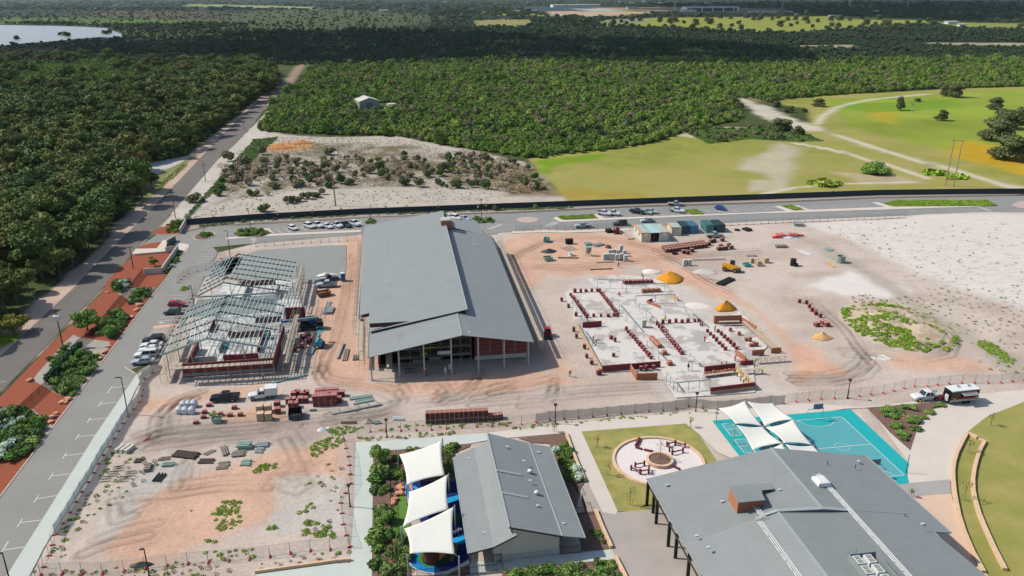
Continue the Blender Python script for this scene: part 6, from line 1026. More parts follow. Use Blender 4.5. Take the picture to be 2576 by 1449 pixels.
TLB = paint_('lift_teal', 50, 170, 186, 0.4); p = G((804, 872)); t = thing('boom_lift', 'teal boom lift folded up and parked beside the brick pallets', 'boom lift', p, math.radians(85)); b = MB(); b.box(0, 0, 0.75, 2.6, 1.5, 0.45); b.build('base', TLB, t); b = MB(); b.box(-0.4, 0, 1.35, 1.8, 1.3, 0.7); b.build('turret', TLB, t); b = MB(); b.beam((-1.1, 0, 1.9), (1.6, 0, 2.2), 0.3, 0.35); b.beam((1.6, 0, 2.2), (-0.6, 0, 2.6), 0.25, 0.3); b.beam((-0.6, 0, 2.6), (2.2, 0, 2.9), 0.22, 0.26); bm2 = b.build('boom', TLB, t); b = MB(); b.box(2.6, 0, 2.45, 0.8, 1.4, 0.08)
for sx in (2.2, 3.0):
 for sy in (-.7, .7): b.tube([(sx, sy, 2.45), (sx, sy, 3.5)], 0.03, 4)
b.tube([(2.2, -.7, 3.5), (3.0, -.7, 3.5), (3.0, .7, 3.5), (2.2, .7, 3.5), (2.2, -.7, 3.5)], 0.03, 4); b.build('basket', TLB, bm2); wheels(t, (-1.0, 1.0), (-.85, .85), 0.42, 0.3)
YEL = paint_('machine_yellow', 240, 172, 40, 0.4); p = G((1838, 682)); t = thing('telehandler', 'yellow telehandler with dark cab and pallet forks on the right yard', 'telehandler', p, math.radians(-38)); b = MB(); b.ring([[(-2.2, -1.0, .8), (2.0, -1.0, .8), (1.6, -1.0, 1.5), (-2.2, -1.0, 1.9)], [(-2.2, 1.0, .8), (2.0, 1.0, .8), (1.6, 1.0, 1.5), (-2.2, 1.0, 1.9)]]); b.build('body', YEL, t); b = MB(); b.box(0.2, 0.6, 2.1, 1.3, 0.8, 1.3, 0, 0, (0.85, 0.85)); cb = b.build('cab', GLASS, t); b = MB(); b.box(0.2, 0.6, 2.8, 1.3, 0.85, 0.1); b.build('cab_roof', CHAS, cb); b = MB(); b.beam((-2.0, -0.45, 2.0), (2.4, -0.45, 1.5), 0.4, 0.45); b.build('boom', YEL, t); b = MB(); b.box(2.5, -0.3, 0.8, 0.15, 1.2, 1.2)
for y in (-.7, .1): b.box(3.1, y, 0.25, 1.2, 0.15, 0.08)
b.build('fork_carriage', CHAS, t); wheels(t, (-1.4, 1.4), (-1.0, 1.0), 0.62, 0.45)
def skid(px, rz, m, lab):
 p = G(px); t = thing('skid_steer', lab, 'skid steer', p, rz); b = MB(); b.box(-0.3, 0, 0.75, 2.0, 1.2, 0.7); b.box(-1.0, 0, 1.3, 0.6, 1.1, 0.6); b.build('body', m, t); b = MB(); b.box(0, 0, 1.55, 1.1, 0.95, 0.95); cb = b.build('cab', GLASS, t); b = MB(); b.box(0, 0, 2.06, 1.25, 1.05, 0.1); b.build('cab_roof', m, cb); b = MB()
 for s in (-1, 1): b.beam((-1.2, s*.65, 1.5), (1.0, s*.65, 1.0), 0.14, 0.16); b.beam((1.0, s*.65, 1.0), (1.4, s*.6, 0.4), 0.14, 0.14)
 b.build('lift_arm', m, t); b = MB(); b.ring([[(1.4, -.9, .1), (2.1, -.9, .1), (1.5, -.9, .8), (1.4, -.9, .8)], [(1.4, .9, .1), (2.1, .9, .1), (1.5, .9, .8), (1.4, .9, .8)]]); b.build('bucket', CHAS, t); wheels(t, (-.75, .6), (-.75, .75), 0.42, 0.3)
skid((1378, 846), math.radians(-95), REDP, 'red and black skid steer loader on the sand right of the hall'); skid((1553, 588), math.radians(-10), paint_('dark_red', 176, 20, 50), 'dark red loader with black bucket beside the site office')
TSK = mat('teal_skip', c(90, 190, 176), rough=0.7, var=0.15, scale=2); RUST = mat('rusty_steel', c(150, 104, 72), rough=0.8, var=0.3, scale=2); GSK = mat('sage_skip', c(150, 192, 164), rough=0.7, var=0.15, scale=2)
def skip(px, rz, L, w, h, m, lab, fill=None):
 p = G(px); t = thing('skip_bin', lab, 'skip bin', p, rz); b = MB(); o_ = [(-L/2, -w/2), (L/2, -w/2), (L/2, w/2), (-L/2, w/2)]
 def R_(s, z, k=1.0): return [(x*s, y*k, z) for x, y in o_]
 b.ring([R_(0.7, 0.0), R_(1.0, h), R_(0.95, h, 0.92), R_(0.68, 0.12, 0.92)], caps=True); b.build('hull', m, t); b = MB(); b.tube([(x, y, h) for x, y in o_+[o_[0]]], 0.05, 5)
 for s in (-1, 1): b.tube([(0.2, s*w/2, h*.3), (0.2, s*(w/2+.12), h*.7)], 0.06, 5)
 b.build('rim', m, t); b = MB(); b.blob(0, 0, h*.5, L*.36, w*.4, h*.35, seed=3, jit=.3); b.build('rubble', fill or RUST, t)
skip((1375, 608), math.radians(70), 2.6, 1.6, 1.2, TSK, 'bright teal skip bin at the top left of the upper yard'); skip((1378, 655), 0.2, 2.6, 1.7, 1.1, GSK, 'pale sage green skip bin below the black tarpaulin heap'); skip((1878, 670), 0.1, 2.2, 1.4, 0.9, TSK, 'small teal skip bin right of the telehandler'); skip((814, 744), 0.35, 3.6, 2.0, 1.2, RUST, 'rusty brown skip bin beside the steel building'); skip(q1(0, 2, 2185, 1345), 0.0, 1.8, 1.1, 0.9, GSK, 'small sage green skip in the broken brick scatter')
p = G(q1(2, 1, 575, 1005)); t = thing('generator', 'black box generator on the upper yard', 'generator', p, 0.05); b = MB(); b.box(0, 0, 0.95, 2.2, 1.2, 1.3); b.build('casing', mat('gen_black', c(46, 34, 32), var=0.15), t); b = MB(); b.box(0, 0, 0.2, 2.0, 1.0, 0.2); b.build('frame', CHAS, t)
for s in (-1, 1): b = MB(); b.cylx((0.2, s*.6, 0.3), (0, 1, 0), 0.3, 0.2, 10); b.build('wheel', TYRE, t)
HOP = mat('hopper_grey', c(150, 164, 150), rough=0.6, var=0.1); p = G(q1(2, 1, 768, 1125)); t = thing('concrete_hopper', 'grey green funnel hopper standing by the cable drum', 'hopper', p); b = MB(); b.lathe([(0.25, 0.5), (0.3, 0.9), (0.85, 1.7), (0.9, 2.7), (0.8, 2.75)], n=14); b.build('funnel', HOP, t); b = MB()
for k in range(4): a_ = math.pi/4+k*math.pi/2; b.tube([(.9*math.cos(a_), .9*math.sin(a_), 0), (.85*math.cos(a_), .85*math.sin(a_), 1.8)], 0.06, 5)
b.build('leg', HOP, t)
p = G(q1(2, 1, 592, 1125)); t = thing('cable_drum', 'white cable drum standing upright left of the hopper', 'cable drum', p); b = MB(); b.lathe([(.8, .1), (.8, .2), (.4, .2), (.4, .9), (.8, .9), (.8, 1.0)], n=16); b.build('drum', WHITEM, t); b = MB(); b.lathe([(.3, 1.0), (.3, 1.01)], n=12); b.build('bore', DKIN, t)
p = G(q1(3, 1, 728, 1190)); t = thing('concrete_ring', 'pale grey upright concrete manhole ring on the right yard', 'manhole ring', p); b = MB(); b.lathe([(1.25, 0), (1.2, 1.9), (1.0, 1.9), (1.0, 1.3)], n=18); b.build('ring', HOP, t); b = MB(); b.lathe([(1.0, 1.28), (1.0, 1.3)], n=16); b.build('inside', GUT, t)
p = G(q1(3, 1, 610, 1065)); b = MB(); b.lathe([(1.4, 0.05), (1.4, 0.25), (1.0, .27)], n=18); o = b.build('manhole_lid', HOP); o.location = p; tag(o, 'flat pale round concrete lid lying behind the manhole ring', 'manhole lid')
BPV = mat('black_pipe', c(28, 28, 30), rough=0.6, var=0.2, scale=3); p = G(q1(3, 1, 250, 1225)); t = thing('black_drum', 'tall black plastic drum on the right yard', 'drum', p); b = MB(); b.lathe([(.8, 0), (.8, 2.0), (.7, 2.05)], n=12); b.build('wall', BPV, t); p = G(q1(3, 1, 275, 1230)); t = thing('black_drum', 'short black plastic drum leaning by the tall one', 'drum', p); b = MB(); b.lathe([(.75, 0), (.75, .8), (.6, .85)], n=12); b.build('wall', BPV, t)
def heap(name, px, rx, ry, h, m, seed, lab, cat='heap'):
 p = G(px); b = MB(); n, k = 22, 8; rd = random.Random(seed); rings = []; ph = [rd.uniform(0, 6.3) for _ in range(4)]
 for i in range(k):
  f_ = i/(k-1); r_ = 1-f_*0.97; rings.append([(rx*r_*math.cos(2*math.pi*j/n)*(1+.12*math.sin(3*2*math.pi*j/n+ph[0])+.08*math.sin(5*2*math.pi*j/n+ph[1])), ry*r_*math.sin(2*math.pi*j/n)*(1+.12*math.sin(2*2*math.pi*j/n+ph[2])), h*(f_**0.8)*(1+.1*math.sin(2*math.pi*j/n*2+ph[3]))-0.05+rd.uniform(-.03, .03)*h) for j in range(n)])
 b.ring(rings); o = b.build(name, m, smooth=True); o.location = p; return tag(o, lab, cat)
YS = mat('yellow_sand', c(226, 152, 34), rough=0.95, var=0.12, scale=1.2, bump=0.5); OS = mat('peach_sand', c(226, 172, 112), rough=0.95, var=0.1, scale=1.2, bump=0.5); WS = mat('white_sand_heap', c(238, 226, 214), rough=0.95, var=0.06, scale=1.2, bump=0.5); TARP = mat('black_tarpaulin', c(54, 58, 60), rough=0.6, var=0.3, scale=2)
heap('sand_heap', q1(2, 1, 1590, 1365), 3.8, 3.4, 2.2, YS, 1, 'deep yellow sand heap behind the slab'); heap('sand_heap', q1(2, 1, 1600, 1385), 2.6, 1.6, 1.2, YS, 2, 'smaller yellow sand mound joined to the front of the yellow heap'); heap('sand_heap', q1(2, 1, 1400, 1285), 2.6, 2.2, 0.7, WS, 3, 'low white sand heap left of the yellow sand'); heap('sand_heap', T4(1290, 440), 2.6, 1.6, 2.3, YS, 4, 'orange yellow sand heap rising behind the brown brick end wall'); heap('sand_heap', q1(3, 2, 545, 500), 2.4, 1.8, 1.3, OS, 5, 'small peach sand heap beyond the orange sand road'); heap('sand_heap', z1(2240, 800, 480, 2180, 1180), 3.4, 2.6, 0.7, mat('grey_sand', c(206, 200, 190), rough=.95), 6, 'low pale grey sand spread left of the telehandler'); heap('sand_heap', (822, 694), 3.0, 2.0, 1.0, WS, 8, 'white sand heap left of the portable toilet'); heap('sand_heap', q1(1, 0, 470, 1440), 6, 3.4, 1.6, mat('far_orange', c(206, 140, 84), rough=.95, var=.15), 9, 'far orange sand mound among the heath shrubs'); heap('sand_heap', (706, 372), 6, 3, 1.6, MATS['far_orange'], 10, 'darker orange mound at the heath edge left of the green bush')
heap('slurry_patch', T4(690, 360), 3.6, 2.4, 0.35, WS, 12, 'white spilled mortar mound beside the diagonal beam')
o = heap('tarpaulin_heap', q1(2, 1, 370, 1085), 2.6, 1.6, 1.0, TARP, 14, 'heap covered with black tarpaulin on the upper yard')
BAGM = mat('white_bag', c(226, 226, 226), rough=0.8, var=0.06, scale=2, bump=0.5)
for i, (x, y, l) in enumerate(((1812, 1260, 'left front'), (1870, 1262, 'middle front'), (1935, 1262, 'right front'), (1850, 1205, 'left rear'), (1900, 1200, 'middle rear'), (1955, 1195, 'right rear'))):
 p = G(q1(0, 2, x, y)); b = MB(); rd = random.Random(i); b.ring([[(math.copysign(abs(math.cos(a))**.35, math.cos(a))*r_*(1+rd.uniform(-.05, .05)), math.copysign(abs(math.sin(a))**.35, math.sin(a))*r_*(1+rd.uniform(-.05, .05)), z) for a in [2*math.pi*k/14 for k in range(14)]] for r_, z in ((.5, 0), (.56, .3), (.55, .85), (.5, 1.0), (.28, 1.1), (.12, 1.35))]); o = b.build('bulk_bag', BAGM, smooth=True); o.location = p; o.scale = (1.05, 1.05, 1.1); tag(o, 'white bulk bag at the %s of the six bag group' % l, 'bulk bag', 'white bulk bags')
p = G((863.5, 706)); t = thing('portable_toilet', 'blue portable toilet with white roof beside the hall', 'portable toilet', p, 0.1); b = MB(); b.box(0, 0, 1.05, 1.15, 1.15, 2.1); b.build('cabin', paint_('toilet_blue', 20, 130, 180, .5), t); b = MB(); b.box(0, 0, 2.18, 1.2, 1.2, 0.16, 0, 0, (.8, .8)); b.build('roof', WHITEM, t); b = MB(); b.box(0, -.6, 1.0, .8, .04, 1.85); b.build('door', paint_('toilet_door', 16, 110, 160, .5), t)
p = G(P8(255, 830)); t = thing('steel_bin', 'open black steel bin with a hoop handle beside the tan pallets', 'steel bin', p, 0.05); b = MB()
for dx, dy, sx, sy in ((-1.1, 1.0, .08, 2.0), (1.1, 1.0, .08, 2.0), (0, 2.0, 2.2, .08)): b.box(dx, dy, .75, sx, sy, 1.5)
b.box(0, 0.02, .5, 2.2, .08, 1.0, 0, 1); b.box(0, 1, .06, 2.2, 2.0, .1); b.build('hull', [DKIN, mat('bin_grey', c(96, 108, 102))], t); b = MB(); b.tube([(-.75, -.15, 0), (-.75, -.15, 1.35), (.6, -.15, 1.35), (.6, -.15, 0)], .06, 5); b.tube([(-.75, -.15, .6), (.6, -.15, .6)], .04, 4); b.build('hoop', CHAS, t)
TIM = mat('grey_planks', c(150, 138, 122), rough=.9, var=.25, scale=4); GRN = mat('green_steel', c(150, 176, 160), rough=.5, var=.1); DTI = mat('dark_timber', c(84, 72, 62), rough=.9, var=.3, scale=3)
def stack(name, pa, pb, n, w, h, m, lab, cat, layers=1, seed=0, round_=False):
 a, e = G(pa), G(pb); mid = (a+e)/2; d = e-a; rd = random.Random(seed); u = d.normalized(); nn = Vector((-u.y, u.x, 0)); b = MB()
 for l in range(layers):
  for k in range(n):
   off = nn*((k-(n-1)/2)*w*1.45)+u*rd.uniform(-.2, .2); z = h/2+l*h*1.05; p0, p1 = a-mid+off, e-mid+off+nn*rd.uniform(-.06, .06); p0.z = p1.z = z
   if round_: b.tube([p0, p1], h/2, 6)
   else: b.beam(p0, p1, w, h)
 o = b.build(name, m); o.location = mid; return tag(o, lab, cat)
Q3 = lambda x, y: q1(0, 3, x, y); Q2 = lambda x, y: q1(1, 2, x, y)
stack('plank_stack', Q3(1765, 225), Q3(1985, 250), 6, .22, .12, DTI, 'long stack of dark timber on the middle of the lot', 'timber', 3, 1); stack('plank_stack', Q3(2000, 300), Q3(2150, 295), 5, .2, .1, DTI, 'short dark timber stack below the long one', 'timber', 2, 2); stack('pipe_bundle', Q3(1640, 335), Q3(1755, 330), 4, .2, .18, GRN, 'bundle of pale green steel tubes on the lot', 'pipe bundle', 2, 3, True); stack('plank_stack', Q3(2190, 345), Q3(2300, 335), 6, .25, .1, TIM, 'pink grey plank stack on the lot near the tracks', 'timber', 2, 4); stack('steel_stack', Q3(2395, 160), Q3(2530, 150), 4, .3, .25, GRN, 'pale steel channel stack at the upper right of the lot', 'steel stack', 3, 5); stack('steel_stack', Q3(2340, 230), Q3(2460, 220), 5, .25, .15, TIM, 'grey steel decking stack below the pale channel stack', 'steel stack', 2, 6); stack('plank_stack', Q3(1365, 295), Q3(1440, 290), 4, .22, .12, DTI, 'dark scrap timber by the fence side of the lot', 'timber', 2, 7); stack('pipe_bundle', Q3(1605, 275), Q3(1720, 265), 4, .2, .18, TIM, 'grey pipes above the green tube bundle', 'pipe bundle', 1, 8, True); stack('board_stack', Q3(1215, 215), Q3(1300, 150), 3, .6, .2, REND, 'pale board stack on the lot close to the fence', 'board stack', 3, 9); stack('pallet_pile', Q3(1455, 375), Q3(1520, 365), 4, .35, .18, TIM, 'pile of pinkish pallets left of the green tarpaulin', 'pallet pile', 3, 10); stack('steel_stack', Q3(2060, 230), Q3(2160, 185), 4, .18, .12, TIM, 'leaning grey steel lengths in the centre of the lot', 'steel stack', 1, 11); stack('steel_stack', Q3(2240, 150), Q3(2275, 240), 3, .25, .3, TIM, 'upright grey steel panels in the centre of the lot', 'steel stack', 1, 12); stack('steel_stack', Q3(2430, 320), Q3(2520, 320), 4, .3, .2, GRN, 'green grey steel stack near the weeds at the right of the lot', 'steel stack', 2, 13)
stack('steel_stack', q1(1, 3, 0, 140), q1(1, 3, 130, 135), 4, .25, .18, GALV, 'shiny galvanised beams at the edge of the churned sand', 'steel stack', 2, 14); stack('steel_stack', q1(1, 3, 0, 185), q1(1, 3, 70, 190), 4, .3, .12, GALV, 'small galvanised stack below the shiny beams', 'steel stack', 2, 15)
stack('tarpaulin_roll', Q3(1570, 500), Q3(1640, 420), 3, .35, .3, mat('green_tarp', c(36, 56, 48), rough=.6, var=.3), 'dark green tarpaulin roll on the lot', 'tarpaulin', 1, 16, True)
stack('steel_stack', P8(1340, 410), P8(1780, 345), 4, .2, .2, GRN, 'pale green steel beams behind the big steel ladder frame', 'steel stack', 1, 17); stack('steel_stack', P8(1460, 470), P8(1830, 405), 4, .2, .15, GALV, 'grey steel beams behind the big steel ladder frame', 'steel stack', 1, 18); stack('steel_stack', P8(1420, 520), P8(1830, 440), 2, .2, .2, GRN, 'short pale steel pair touching the ladder frame', 'steel stack', 1, 19)
a, e = G(P8(1000, 735)), G(P8(2000, 530)); d = e-a; t = thing('steel_ladder_frame', 'large welded steel frame with cross bars lying on the sand', 'steel frame', a, math.atan2(d.y, d.x)); b = MB(); L_ = d.length; b.beam((0, 0, .15), (L_, 0, .15), .2, .3); b.build('main_beam', GALV, t)
for k in range(6): b = MB(); b.beam((L_*k/5.2+.1, 0.1, .2), (L_*k/5.2-.35, 1.4, .25), .14, .2); b.build('cross_bar', GALV, t)
stack('drain_grate', P8(525, 650), P8(650, 640), 1, .5, .25, GUT, 'grey trough lying alone on the sand', 'trough', 1, 20); stack('pipe_bundle', P8(2230, 815), P8(2440, 825), 3, .25, .2, WHITEM, 'white pipes laid along the site fence line', 'pipe bundle', 2, 21, True); stack('tarpaulin_roll', P8(1820, 905), P8(1960, 880), 3, .3, .3, mat('sage_tarp', c(130, 150, 130), var=.2), 'folded sage tarpaulin beside the dark lamp post', 'tarpaulin', 1, 22); stack('plank_stack', P8(1160, 900), P8(1480, 890), 3, .25, .12, DTI, 'dark planks with a small pale frame near the weeds', 'timber', 1, 23); o = heap('rock_pile', P8(1720, 880), 1.0, .8, .7, GRAV, 24, 'brown grey rubble lump near the site fence', 'rubble'); o = heap('rubble_bags', P8(800, 1030), 1.0, .7, .6, BAGM, 25, 'crumpled white sheet heap beside the weeds', 'rubbish heap'); o = heap('rubble_bags', P8(930, 1005), .8, .5, .5, BAGM, 26, 'smaller crumpled white sheet right of the sheet heap', 'rubbish heap')
stack('steel_beam', Q2(150, 965), Q2(510, 880), 2, .25, .3, GRN, 'long pale green beam on the sand before the steel building', 'steel beam', 1, 27); stack('steel_beam', Q2(825, 715), Q2(880, 560), 1, .35, .4, GALV, 'grey steel column lying near the hall corner', 'steel beam', 1, 28); stack('steel_stack', Q2(890, 740), Q2(915, 620), 3, .25, .25, TIM, 'bundle of grey beams lying near the hall corner', 'steel stack', 1, 29); stack('steel_stack', Q2(1000, 730), Q2(1010, 680), 3, .3, .3, GUT, 'short grey steel bundle left of the hall scaffold', 'steel stack', 1, 30); stack('steel_stack', Q2(690, 260), Q2(740, 140), 4, .2, .2, GALV, 'galvanised lengths beside the rusty skip', 'steel stack', 1, 31); stack('steel_stack', Q2(735, 265), Q2(765, 205), 4, .25, .25, GALV, 'short galvanised bundle beside the sand road', 'steel stack', 2, 32); stack('steel_stack', Q2(530, 680), Q2(570, 610), 4, .25, .2, GALV, 'pale steel bundle right of the orange pallets', 'steel stack', 2, 33); stack('roof_truss', Q2(410, 610), Q2(450, 490), 2, .5, .1, GRN, 'green steel truss lying on top of the orange pallets', 'truss', 1, 34)
R1 = lambda x, y: q1(2, 1, x, y); S3 = lambda x, y: q1(3, 1, x, y)
stack('timber_beam', R1(785, 1268), R1(1010, 1258), 2, .2, .2, BARK, 'long brown timber on the sand left of the orange worker', 'timber', 1, 35); stack('steel_stack', R1(850, 1195), R1(1020, 1188), 3, .2, .15, TIM, 'grey planks along the front of the white block pallets', 'steel stack', 1, 36); stack('plank_stack', R1(460, 1145), R1(670, 1150), 3, .25, .12, DTI, 'brown planks on the ground below the hopper', 'timber', 1, 37); stack('sheet_stack', R1(535, 1035), R1(620, 1075), 3, .9, .08, TIM, 'flat brown sheet stack below the black generator', 'sheet stack', 1, 38); stack('steel_stack', R1(735, 1015), R1(800, 1010), 4, .4, .3, GRN, 'pale steel frames stacked behind the hopper', 'steel stack', 2, 39); stack('steel_stack', R1(830, 1030), R1(910, 1010), 4, .35, .25, GALV, 'grey frame stack right of the pale steel frames', 'steel stack', 2, 40); stack('steel_stack', R1(1820, 1170), R1(2150, 1160), 3, .3, .08, TIM, 'thin grey lengths on the bare right yard', 'steel stack', 1, 41); stack('steel_stack', R1(2360, 1130), R1(2460, 1128), 3, .3, .15, TIM, 'grey boards near the tan pallets on the right', 'steel stack', 1, 42)
stack('steel_stack', S3(80, 1040), S3(190, 1038), 4, .35, .3, TIM, 'grey steel deck stack below the red barrier heap', 'steel stack', 2, 43); stack('steel_stack', S3(310, 1075), S3(430, 1115), 4, .3, .12, BAGM, 'strewn white lengths below the red barrier heap', 'steel stack', 1, 44); stack('scrap_frame', S3(265, 815), S3(350, 820), 6, .4, .5, GALV, 'tangle of silver scrap frames by the road fence', 'scrap', 2, 45, True); stack('plank_stack', S3(590, 1200), S3(670, 1240), 3, .3, .12, OS, 'peach boards left of the manhole ring', 'timber', 1, 46); stack('timber_pack', q1(3, 2, 1100, 690), q1(3, 2, 1180, 735), 5, .5, .1, WHITEM, 'white slatted board lying flat on the sand', 'board', 1, 47); stack('step_ladder', q1(3, 2, 385, 830), q1(3, 2, 440, 835), 4, .25, .12, OS, 'small timber slats at the lower tip of the orange sand', 'timber', 1, 48)
t = thing('barrier_heap', 'heap of red and pink plastic barrier mesh and pipes on the right yard', 'barrier heap', G(S3(180, 930))); PINK = mat('pink_plastic', c(236, 128, 116), rough=.6, var=.15); b = MB(); b.blob(-2, .5, .3, 2.4, 1.2, .8, seed=4, jit=.3); b.blob(2.2, 0, .3, 2.2, 1.0, .7, seed=5, jit=.3); b.build('mesh_pile', PINK, t); b = MB(); b.tube([(-5, -1.2, .2), (-2, -1.6, .2)], .25, 6); b.tube([(2, 1.4, .3), (5.4, -1.0, .3)], .3, 6); b.build('red_pipe', REDP, t); b = MB(); b.tube([(-3, 1.6, .2), (0.5, 1.8, .2)], .12, 6); b.tube([(1, -1.5, .2), (4, -2.2, .2)], .12, 6); b.build('green_pipe', TSK, t); b = MB(); b.blob(0, -1.6, .1, 1.8, .8, .25, seed=6, jit=.3); b.build('white_sheet', BAGM, t)
stack('excavator_bucket', R1(2085, 1420), R1(2215, 1360), 3, .5, .5, CHAS, 'black machine attachment lying on the sand', 'attachment', 1, 49); stack('steel_hoop', R1(1960, 1360), R1(2080, 1375), 1, .1, .1, CHAS, 'thin dark bent bar beside the black attachment', 'bar', 1, 50, True); stack('black_bundle', R1(2340, 860), R1(2395, 880), 3, .5, .7, CHAS, 'black crate pair right of the containers', 'crate', 1, 51); stack('black_bundle', R1(2235, 868), R1(2285, 872), 3, .4, .4, CHAS, 'low black roll just right of the green container', 'roll', 1, 52); stack('black_bundle', R1(945, 890), R1(1005, 885), 3, .6, .9, CHAS, 'black bucket left of the dark red loader', 'bucket', 1, 53); stack('rubbish_pile', R1(1130, 900), R1(1200, 960), 4, .4, .4, PINKG, 'pale rubble line left of the site office', 'rubble', 1, 54); stack('black_bundle', R1(1615, 1110), R1(1665, 1105), 3, .4, .5, CHAS, 'black scrap heap in front of the long brown pallets', 'scrap', 1, 55); stack('brown_crate', R1(950, 1040), R1(980, 1050), 2, .5, .8, BARK, 'small brown crate behind the white block pallets', 'crate', 1, 56)
for k in range(5): stack('scaffold_frame', Q3(1020+60*k, 480-50*(k % 3)), Q3(1130+60*k, 470-55*(k % 3)), 3, .5, .06, GALVT, 'tangle of loose scaffold frames and bars by the white cloth fence', 'scaffold frames', 3, 60+k, True)['group'] = 'loose scaffold frames'
p = G(Q3(1490, 70)); t = thing('red_ladder', 'short red ladder lying at the top of the lot', 'ladder', p, 1.2); b = MB(); b.beam((-1.2, -.2, .08), (1.2, -.2, .08), .06, .1); b.beam((-1.2, .2, .08), (1.2, .2, .08), .06, .1);
for k in range(6): b.beam((-1+.4*k, -.2, .1), (-1+.4*k, .2, .1), .05, .05)
b.build('rails', REDP, t)
o = heap('black_net', Q3(1425, 1345), 1.6, .7, .7, TARP, 70, 'black netting heap caught on the bottom fence', 'netting')
LPM = mat('lamp_post_black', c(44, 44, 42), rough=.5); TPOLE = mat('timber_pole', c(104, 92, 80), rough=.9, var=.2, scale=2, stretch=(1, 1, .2))
def solve_h(bp, ty):
 g = G(bp); lo, hi = 0.0, 60.0
 for _ in range(40):
  m_ = (lo+hi)/2
  if proj(g.x, g.y, m_)[1] > ty: lo = m_
  else: hi = m_
 return lo
def lamp(bp, ty, arm, lab, kind='arm'):
 g = G(bp); h = min(solve_h(bp, ty), 11); t = thing('lamp_post', lab, 'lamp post', g, 0); b = MB(); b.tube([(0, 0, 0), (0, 0, h)], [.11, .07], 7); b.lathe([(.2, 0), (.2, .05)], n=8); b.build('pole', LPM, t); b = MB()
 if kind == 'arm': b.box(arm*.55, 0, h, abs(arm)*1.1, .28, .12)
 else: b.lathe([(.08, h-.35), (.34, h), (.36, h+.1), (.2, h+.16)], n=12)
 b.build('lamp_head', LPM, t)
lamp(z1(400, 1380, 480, 430, 930), 949, -.9, 'black lamp post with a flat arm head beside the left footpath'); lamp((25, 1462), 1391, -.7, 'black lamp post cut by the lower left picture corner'); lamp(q1(0, 3, 1502, 1449), 1381, -.5, 'black lamp post in front of the fence at the bottom of the lot'); lamp(q1(1, 3, 947, 752), 1221, -.4, 'black lamp post with a white sign beside the pale school path', 'top'); lamp(q1(1, 2, 1318, 1500), 1056, 0, 'black lamp post with a round head in the weeds by the pale path corner', 'top'); lamp(q1(2, 2, 435, 1365), 1018, 0, 'black lamp post with a cone head on the cream path, left one', 'top'); lamp(q1(2, 2, 1848, 1245), 989, 0, 'black lamp post with a cone head left of the court sails', 'top'); lamp(q1(3, 2, 798, 1115), 956, 0, 'black lamp post with a cone head behind the far basketball goal', 'top'); lamp(q1(0, 1, 2318, 1137), 580.5, -.8, 'tall black lamp post beside the empty marked bays', 'arm'); lamp(q1(0, 1, 2522, 862), 524, -.6, 'black lamp post on the planted island by the black fence'); lamp(q1(1, 1, 1158, 765), 516, .5, 'black lamp post left of the hall roof top by the fence'); lamp(q1(1, 1, 2272, 772), 502, 0, 'black lamp post on the island right of the hall roof top', 'top'); lamp(z1(560, 920, 640, 690, 1010), 719, -.6, 'thin dark lamp post among the scaffolding by the parked cars')
def ppole(bp, ty, lab, arms=((1.0, 1.2),), m=TPOLE, lean=(0, 0), r=.15, box=False):
 g = G(bp); h = min(solve_h(bp, ty), 22); t = thing('power_pole', lab, 'power pole', g); b = MB(); b.tube([(0, 0, 0), (lean[0]*.5, lean[1]*.5, h*.5), (lean[0], lean[1], h)], [r, r*.85, r*.65], 8); b.build('pole', m, t)
 for dz, w in arms:
  b = MB(); b.box(lean[0], lean[1], h-dz, w*2, .12, .14); ca = b.build('crossarm', m, t); b = MB()
  for x in (-w*.9, 0, w*.9): b.lathe([(.05, h-dz+.06), (.08, h-dz+.2), (.04, h-dz+.3)], lean[0]+x, lean[1], 6)
  b.build('insulator', WHITEM, ca)
 if box: b = MB(); b.box(0.1, -.45, h-1.9, 1.3, .7, 1.1); b.build('transformer', WHITEM, t)
 return g, h, t
g1, h1, _ = ppole(q1(0, 2, 632, 580), 778, 'timber power pole carrying a pale transformer box beside the road', ((.1, 1.3),), box=True); g2, h2, _ = ppole(q1(0, 1, 1342, 1255), 620, 'timber power pole in the red mulch near the entry wall', ((.2, 1.0),)); g3, h3, _ = ppole(q1(0, 1, 1765, 745), 492, 'timber power pole with a crossarm on the sandy verge', ((.1, 1.3),)); g4, h4, _ = ppole(q1(0, 1, 2068, 375), 411, 'dark timber power pole further up the sandy verge', ((.2, .8),)); g5, h5, _ = ppole(q1(0, 0, 2460, 1310), 305, 'small distant power pole beside the road bend', ((.2, .8),)); g6, h6, _ = ppole(q1(1, 1, 803, 622), 399, 'tall weathered timber pole alone behind the black fence', (), mat('weathered_pole', c(168, 146, 120), rough=.9, var=.2), (-.6, 0), .28)
g7 = G((2378, 467)); g8 = G((2398, 470)); hh = 18.0; t = thing('power_pole', 'twin leaning timber H frame power pole on the right paddock', 'power pole', g7); d = g8-g7; b = MB(); WP = MATS['weathered_pole']
b.tube([(0, 0, 0), (.2, 0, hh)], [.22, .15], 8); b.build('pole', WP, t); b = MB(); b.tube([d, d+Vector((.2, 0, hh))], [.22, .15], 8); b.build('pole', WP, t); b = MB(); b.beam(Vector((-1.2, 0, hh-.3)), d+Vector((1.6, 0, hh-.3)), .2, .25); b.build('crossarm', WP, t)
WIRM = mat('power_wire', c(90, 90, 88), rough=.6)
def wires(pa, pb, sag, offs, lab):
 b = MB()
 for o_ in offs:
  a, e = Vector(pa)+Vector(o_), Vector(pb)+Vector(o_); b.tube([a.lerp(e, k/12)-Vector((0, 0, sag*4*(k/12)*(1-k/12))) for k in range(13)], .02, 3)
 tag(b.build('power_lines', WIRM, None, tuple(pa)), lab, 'power line')
of = ((-.9, 0, .2), (0, 0, .2), (.9, 0, .2))
